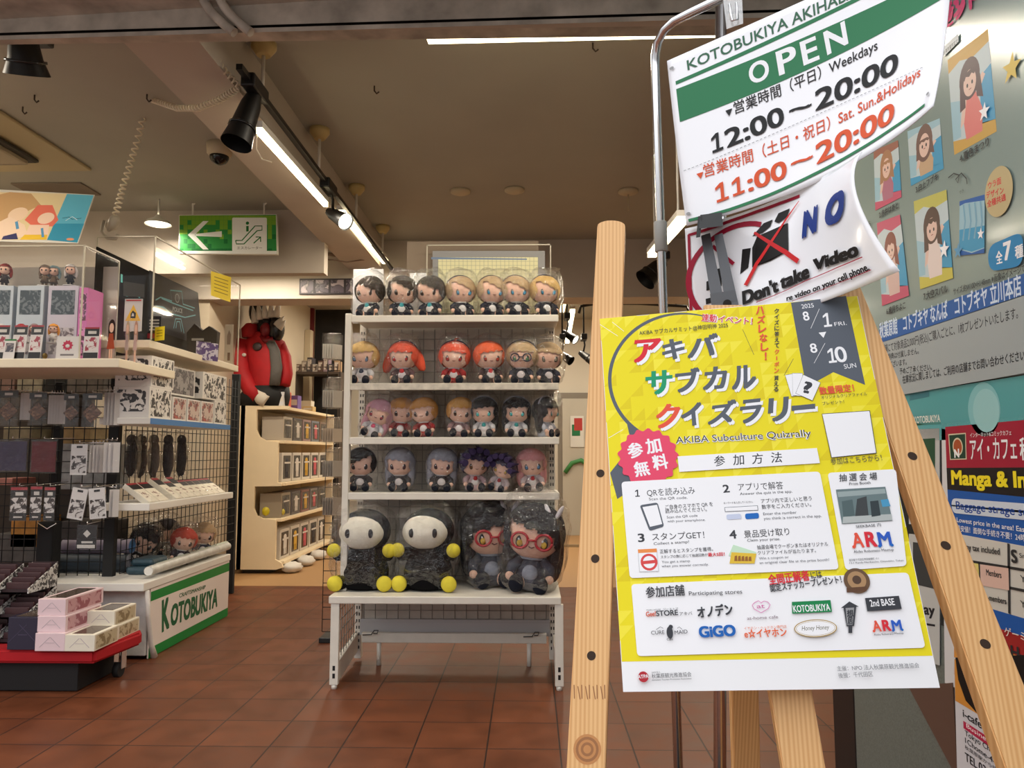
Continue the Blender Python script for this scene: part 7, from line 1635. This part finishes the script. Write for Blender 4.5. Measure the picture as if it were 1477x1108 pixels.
# cartons on top of the cabinet
for k, (x0, y0, x1, y1, Y, c, lb) in enumerate(((399, 556, 415, 578, 7.15, (214, 96, 66), 'orange and white carton beside the red jacket on the cabinet top'), (419, 558, 430, 578, 7.55, (120, 96, 160), 'purple-topped carton on the cabinet top'), (401, 566, 409, 586, 6.95, (206, 204, 206), 'narrow white carton on the cabinet top'), (433, 572, 449, 588, 8.02, (214, 206, 190), 'cream carton on the cabinet top, far end'), (436, 585, 451, 592, 7.9, (206, 176, 120), 'flat tan carton farthest along the cabinet top'))):
    a, c2 = PY(x0, y1, Y), PY(x1, y0, Y); carton('carton', lb, 'box', (a.x, Y, zTop + .002), (c2.x, Y + .12, zTop + .002 + (c2.z - a.z)), mat('carton_%d_%d' % c[:2], c, .5), front=[(M_figw, .1, .9, .3, .7)])
# mannequin bust in a red jacket with a crowned black helmet
YM = 7.05
mq = thing('mannequin', 'mannequin torso in a red jacket with a white-spiked black helmet on the cabinet', 'mannequin', PY(383, 585, YM))
q_ = lambda px, py, dy=0.0: PY(px, py, YM + dy)
M_jkt = mat('red_jacket_cloth', (178, 14, 24), .7, var=.25, scale=9, bump=.4)
def loft(rings, n=20):
    """rings: centre, half width, half depth"""
    b = MB(); R_ = []
    for c, w, d in rings: R_.append([b.bm.verts.new(c + Vector((w * math.cos(2 * math.pi * k / n), d * math.sin(2 * math.pi * k / n), 0))) for k in range(n)])
    for a, c in zip(R_, R_[1:]):
        for k in range(n): f = b.bm.faces.new((a[k], a[(k + 1) % n], c[(k + 1) % n], c[k])); f.smooth = True
    b.bm.faces.new(R_[0][::-1]); b.bm.faces.new(R_[-1]); return b
loft([(q_(388, 562), .16, .13), (q_(388, 556), .175, .14), (q_(388, 545), .17, .14), (q_(386, 525), .175, .15), (q_(384, 505), .19, .14), (q_(382, 494), .195, .125), (q_(381, 487), .15, .11), (q_(381, 480), .08, .09)]).build('jacket', M_jkt, mq)
loft([(q_(396, 556, -.145), .05, .03), (q_(399, 530, -.155), .055, .03), (q_(396, 505, -.14), .05, .03), (q_(388, 490, -.1), .05, .03)], 12).build('inner_shirt', mat('grey_shirt', (92, 88, 84), .8, bump=.4), mq)
for side, pts in ((-1, ((350, 492), (346, 515), (349, 540), (362, 562), (374, 574))), (1, ((402, 496), (410, 516), (413, 540), (411, 556)))):
    b = MB(); P = [q_(*p, -.03 * i) for i, p in enumerate(pts)]; b.tube(P, [.085, .09, .085, .075, .07][:len(P)] if side < 0 else [.06, .065, .06, .05], 14); b.build('sleeve', M_jkt, mq)
b = MB(); b.tube([q_(370, 568, -.1), q_(380, 576, -.12), q_(386, 580, -.13)], [.07, .075, .06], 12); b.build('cuff', mat('cuff_white', (206, 196, 180), .7), mq)
loft([(q_(364, 488), .09, .12), (q_(362, 475), .085, .11), (q_(366, 468), .07, .09)], 14).build('hood', M_jkt, mq)
loft([(q_(380, 586), .23, .16), (q_(382, 572), .24, .17), (q_(386, 558), .2, .15)]).build('waist_cloth', M_blackmat, mq)
b = MB(); b.ball(q_(384, 470, -.02), (.085, .1, .12), 18, 14); b.ball(q_(398, 475, -.05), (.08, .08, .13), 16, 12); b.ball(q_(370, 450, .05), (.07, .08, .12), 14, 10); b.build('helmet', mat('helmet_black', (20, 20, 24), .25), mq)
b = MB(); b.ball(q_(383, 476, -.1), (.05, .05, .07), 14, 10); b.tube([q_(376, 486, -.08), q_(384, 492, -.12), q_(394, 490, -.1)], .03, 8); b.build('red_mask', mat('mask_red', (120, 16, 30), .4), mq)
for i, (bx, by, tx_, ty) in enumerate(((368, 466, 364, 440), (375, 462, 372, 434), (383, 460, 381, 433), (391, 458, 391, 432), (398, 458, 404, 430), (398, 470, 410, 456), (402, 474, 412, 462))):
    b = MB(); b.lathe_line([(q_(bx, by, -.1), .035), (q_((bx + tx_) / 2, (by + ty) / 2, -.1), .026), (q_(tx_, ty, -.1), .003)], 8); b.build('spike', mat('spike_white', (214, 208, 198), .5), mq)
b = MB()
for p in ((345, 518), (352, 512), (348, 524)): b.ball(q_(*p, -.1), (.022, .012, .018), 8, 6)
b.build('sleeve_badge', mat('badge_white', (206, 196, 184), .5), mq)
b = MB(); b.ball(q_(371, 500, -.145), (.045, .012, .04), 12, 8); b.build('chest_badge', mat('badge_dark', (50, 30, 30), .5), mq)
# photo strip on the cross beam
t = thing('photo_strip', 'dark strip of pictures fixed to the cross beam left of the plush rack', 'picture strip', PY(468, 425, 6.29))
a, c = PY(432, 425, 6.295), PY(520, 402, 6.295); b = MB(); b.box((a.x, 6.285, a.z), (c.x, 6.299, c.z)); b.build('board', mat('strip_dark', (40, 32, 36), .5), t)
for k in range(4):
    w = (c.x - a.x) / 4; b = MB(); b.box((a.x + w * k + .01, 6.2835, a.z + .012), (a.x + w * (k + 1) - .01, 6.286, c.z - .012)); b.build('picture', blot_mat('strip_art', (84, 74, 84), (34, 26, 34), 14, .5, (150, 136, 138)), t)
# rear left: red wall panel, white pillar, dark curtain, goods shelf
a = PY(429, 560, 9.3); c = PY(452, 444, 9.3); b = MB(); b.box((a.x, 9.3, 0), (c.x, 9.36, c.z)); tag(b.build('red_wall_panel', mat('dark_red_paint', (104, 24, 30), .7)), 'dark red wall panel in the rear behind the mannequin', 'panel')
a = PY(452, 560, 9.4); c = PY(506, 440, 9.4); b = MB(); b.box((a.x, 9.42, 0), (c.x, 9.5, c.z)); tag(b.build('dark_curtain', mat('dark_curtain_cloth', (40, 38, 36), .9, var=.4, scale=5)), 'dark curtain in the rear between the red panel and the plush rack', 'curtain')
a = PY(439, 524, 9.1); c = PY(449, 476, 9.1); b = MB(); b.box((a.x, 9.08, 0), (c.x, 9.2, c.z), .004); tag(b.build('white_pillar', mat('cream_pillar', (206, 190, 160), .6)), 'slim cream pillar in the rear in front of the red panel', 'pillar')
gs = thing('goods_shelf', 'dark low goods shelf in the rear behind the cabinet', 'shelf', (-2.2, 8.9, 0))
a = PY(424, 560, 8.8); c = PY(492, 540, 8.8)
for z in (.05, .5, .95, c.z): b = MB(); b.box((a.x, 8.78, z), (c.x, 9.05, z + .03)); b.build('board', mat('shelf_dark', (70, 58, 50), .6), gs)
for x in (a.x, c.x - .03): b = MB(); b.box((x, 8.78, 0), (x + .03, 9.05, c.z)); b.build('side', mat('shelf_dark', (70, 58, 50), .6), gs)
for k in range(8):
    x = a.x + .02 + k * (c.x - a.x - .04) / 8; hh = .09 + .04 * ((k * 7) % 3); cc = [(120, 100, 90), (150, 140, 130), (70, 64, 66), (176, 168, 160), (96, 70, 60), (140, 120, 130), (60, 60, 66), (160, 130, 100)][k]
    carton('shelf_carton', 'small carton on the rear goods shelf, %s from the left' % ['first', 'second', 'third', 'fourth', 'fifth', 'sixth', 'seventh', 'eighth'][k], 'box', (x, 8.8, c.z + .032), (x + (c.x - a.x) / 8 - .012, 8.95, c.z + .032 + hh), mat('rc_%d_%d' % cc[:2], cc, .6), 'cartons on the rear goods shelf', front=[(blot_mat('rear_art', (190, 180, 170), (80, 66, 60), 26, .52), .1, .9, .15, .85)])
p = PY(468, 532, 9.1); b = MB(); b.prism([p + Vector((-.12, 0, .03)), p + Vector((.14, 0, -.02)), p + Vector((.15, 0, -.05)), p + Vector((-.1, 0, .0))], (0, .3, 0)); tag(b.build('orange_flyer_tray', mat('orange_card', (196, 104, 50), .6)), 'orange card tray on a stand in the rear, left of the plush rack', 'tray')
b = MB(); b.cyl((p.x, 9.22, 0), (p.x, 9.22, p.z - .02), .015); b.box((p.x - .12, 9.1, 0), (p.x + .12, 9.34, .012)); tag(b.build('tray_stand', M_black), 'thin black stand under the orange card tray in the rear', 'stand')
# wire stand with clear packs just left of the rack
ws = thing('wire_stand', 'narrow wire stand hung with clear packs at the left side of the plush rack', 'stand', (-1.12, 4.5, 0))
x0, x1 = PY(470, 600, 4.5).x, PY(488, 600, 4.5).x
grid(x0, 4.52, x1, 4.52, .05, 1.78, .07, .0025, 'wire_panel', ws)
b = MB(); b.box((x0, 4.45, 0), (x1, 4.6, .03), .004); b.build('base_plate', M_black, ws)
for k, (y0, y1, c) in enumerate(((482, 520, (206, 202, 192)), (546, 590, (196, 190, 180)), (604, 640, (200, 184, 164)), (648, 690, (176, 168, 158)), (700, 745, (166, 156, 146)))):
    for j in range(5):
        px = 472 + 3.6 * j; a = PY(px, y1, 4.46 - .01 * j); c2 = PY(px, y0, 4.46 - .01 * j); t = local_thing('clear_pack', 'clear pack on the wire stand left of the plush rack, %s bunch' % ['topmost', 'second', 'middle', 'fourth', 'lowest'][k], 'pack', TM(a, 1.1), 'clear packs on the wire stand, %s bunch' % ['topmost', 'second', 'middle', 'fourth', 'lowest'][k])
        b = MB(); b.box((-.045, -.003, 0), (.045, .003, c2.z - a.z), .001); put(b, 'sleeve', M_sleeve, t); b = MB(); b.box((-.04, -.001, .01), (.04, .001, (c2.z - a.z) * .6)); put(b, 'card', mat('wcard_%d_%d' % c[:2], c, .5), t)
        b = MB(); b.tube([(0, 0, c2.z - a.z), (.02, .005, c2.z - a.z + .008), (.05, .02, c2.z - a.z + .01)], .002, 5); put(b, 'hook', M_chrome, t)
# rear right: door, poster, black ceiling frame
a = PY(812, 772, 10.15); c = PY(905, 575, 10.15)
b = MB(); b.box((a.x, 10.14, 0), (c.x, 10.2, c.z), .004); b.mi = 1; b.box((a.x - .06, 10.16, 0), (a.x, 10.2, c.z + .08)); b.box((a.x - .06, 10.15, c.z), (c.x + .06, 10.2, c.z + .08)); struct(b.build('door_1', [mat('rear_door_paint', (176, 170, 156), .6), mat('rear_door_frame', (120, 112, 100), .5)]))
t = thing('door_poster', 'small green and red picture poster on the rear door', 'poster', PY(832, 640, 10.12)); a, c = PY(823, 645, 10.12), PY(842, 600, 10.12)
b = MB(); b.box((a.x, 10.125, a.z), (c.x, 10.135, c.z)); b.build('paper', mat('door_poster_paper', (206, 204, 196), .5), t)
b = MB(); b.box((a.x + .02, 10.122, a.z + .15), (c.x - .05, 10.126, a.z + .3)); b.mi = 1; b.box((a.x + .05, 10.121, a.z + .22), (c.x - .02, 10.126, c.z - .03)); b.build('print', [ink(40, 110, 70), ink(170, 60, 56)], t)
b = MB(); b.tube([PY(815, 682, 10.12), PY(825, 668, 10.12), PY(838, 664, 10.12), PY(850, 672, 10.12), PY(862, 690, 10.12)], .03, 8); tag(b.build('green_arc_sticker', mat('arc_green', (60, 130, 70), .5)), 'green arc decoration across the rear door', 'sticker')
b = MB(); P = [PY(835, 452, 7.4), PY(838, 442, 7.4), PY(860, 438, 7.4), PY(920, 438, 7.4), PY(990, 442, 7.4), PY(996, 455, 7.4)]; b.tube(P, .014, 8)
for px in (850, 975): q = PY(px, 439, 7.4); b.cyl(q, (q.x, q.y, 2.9), .008, n=8)
tag(b.build('lamp_rail', M_black), 'black curved lamp rail hanging in the rear room behind the chrome pole', 'rail')
b = MB(); a = PY(806, 760, 8.9); b.box((a.x - .1, 8.9, 0), (PY(870, 760, 8.9).x, 8.94, .03))
tag(b.build('floor_strip', mat('floor_strip_metal', (150, 130, 100), .5)), 'pale strip on the rear floor below the door', 'strip')
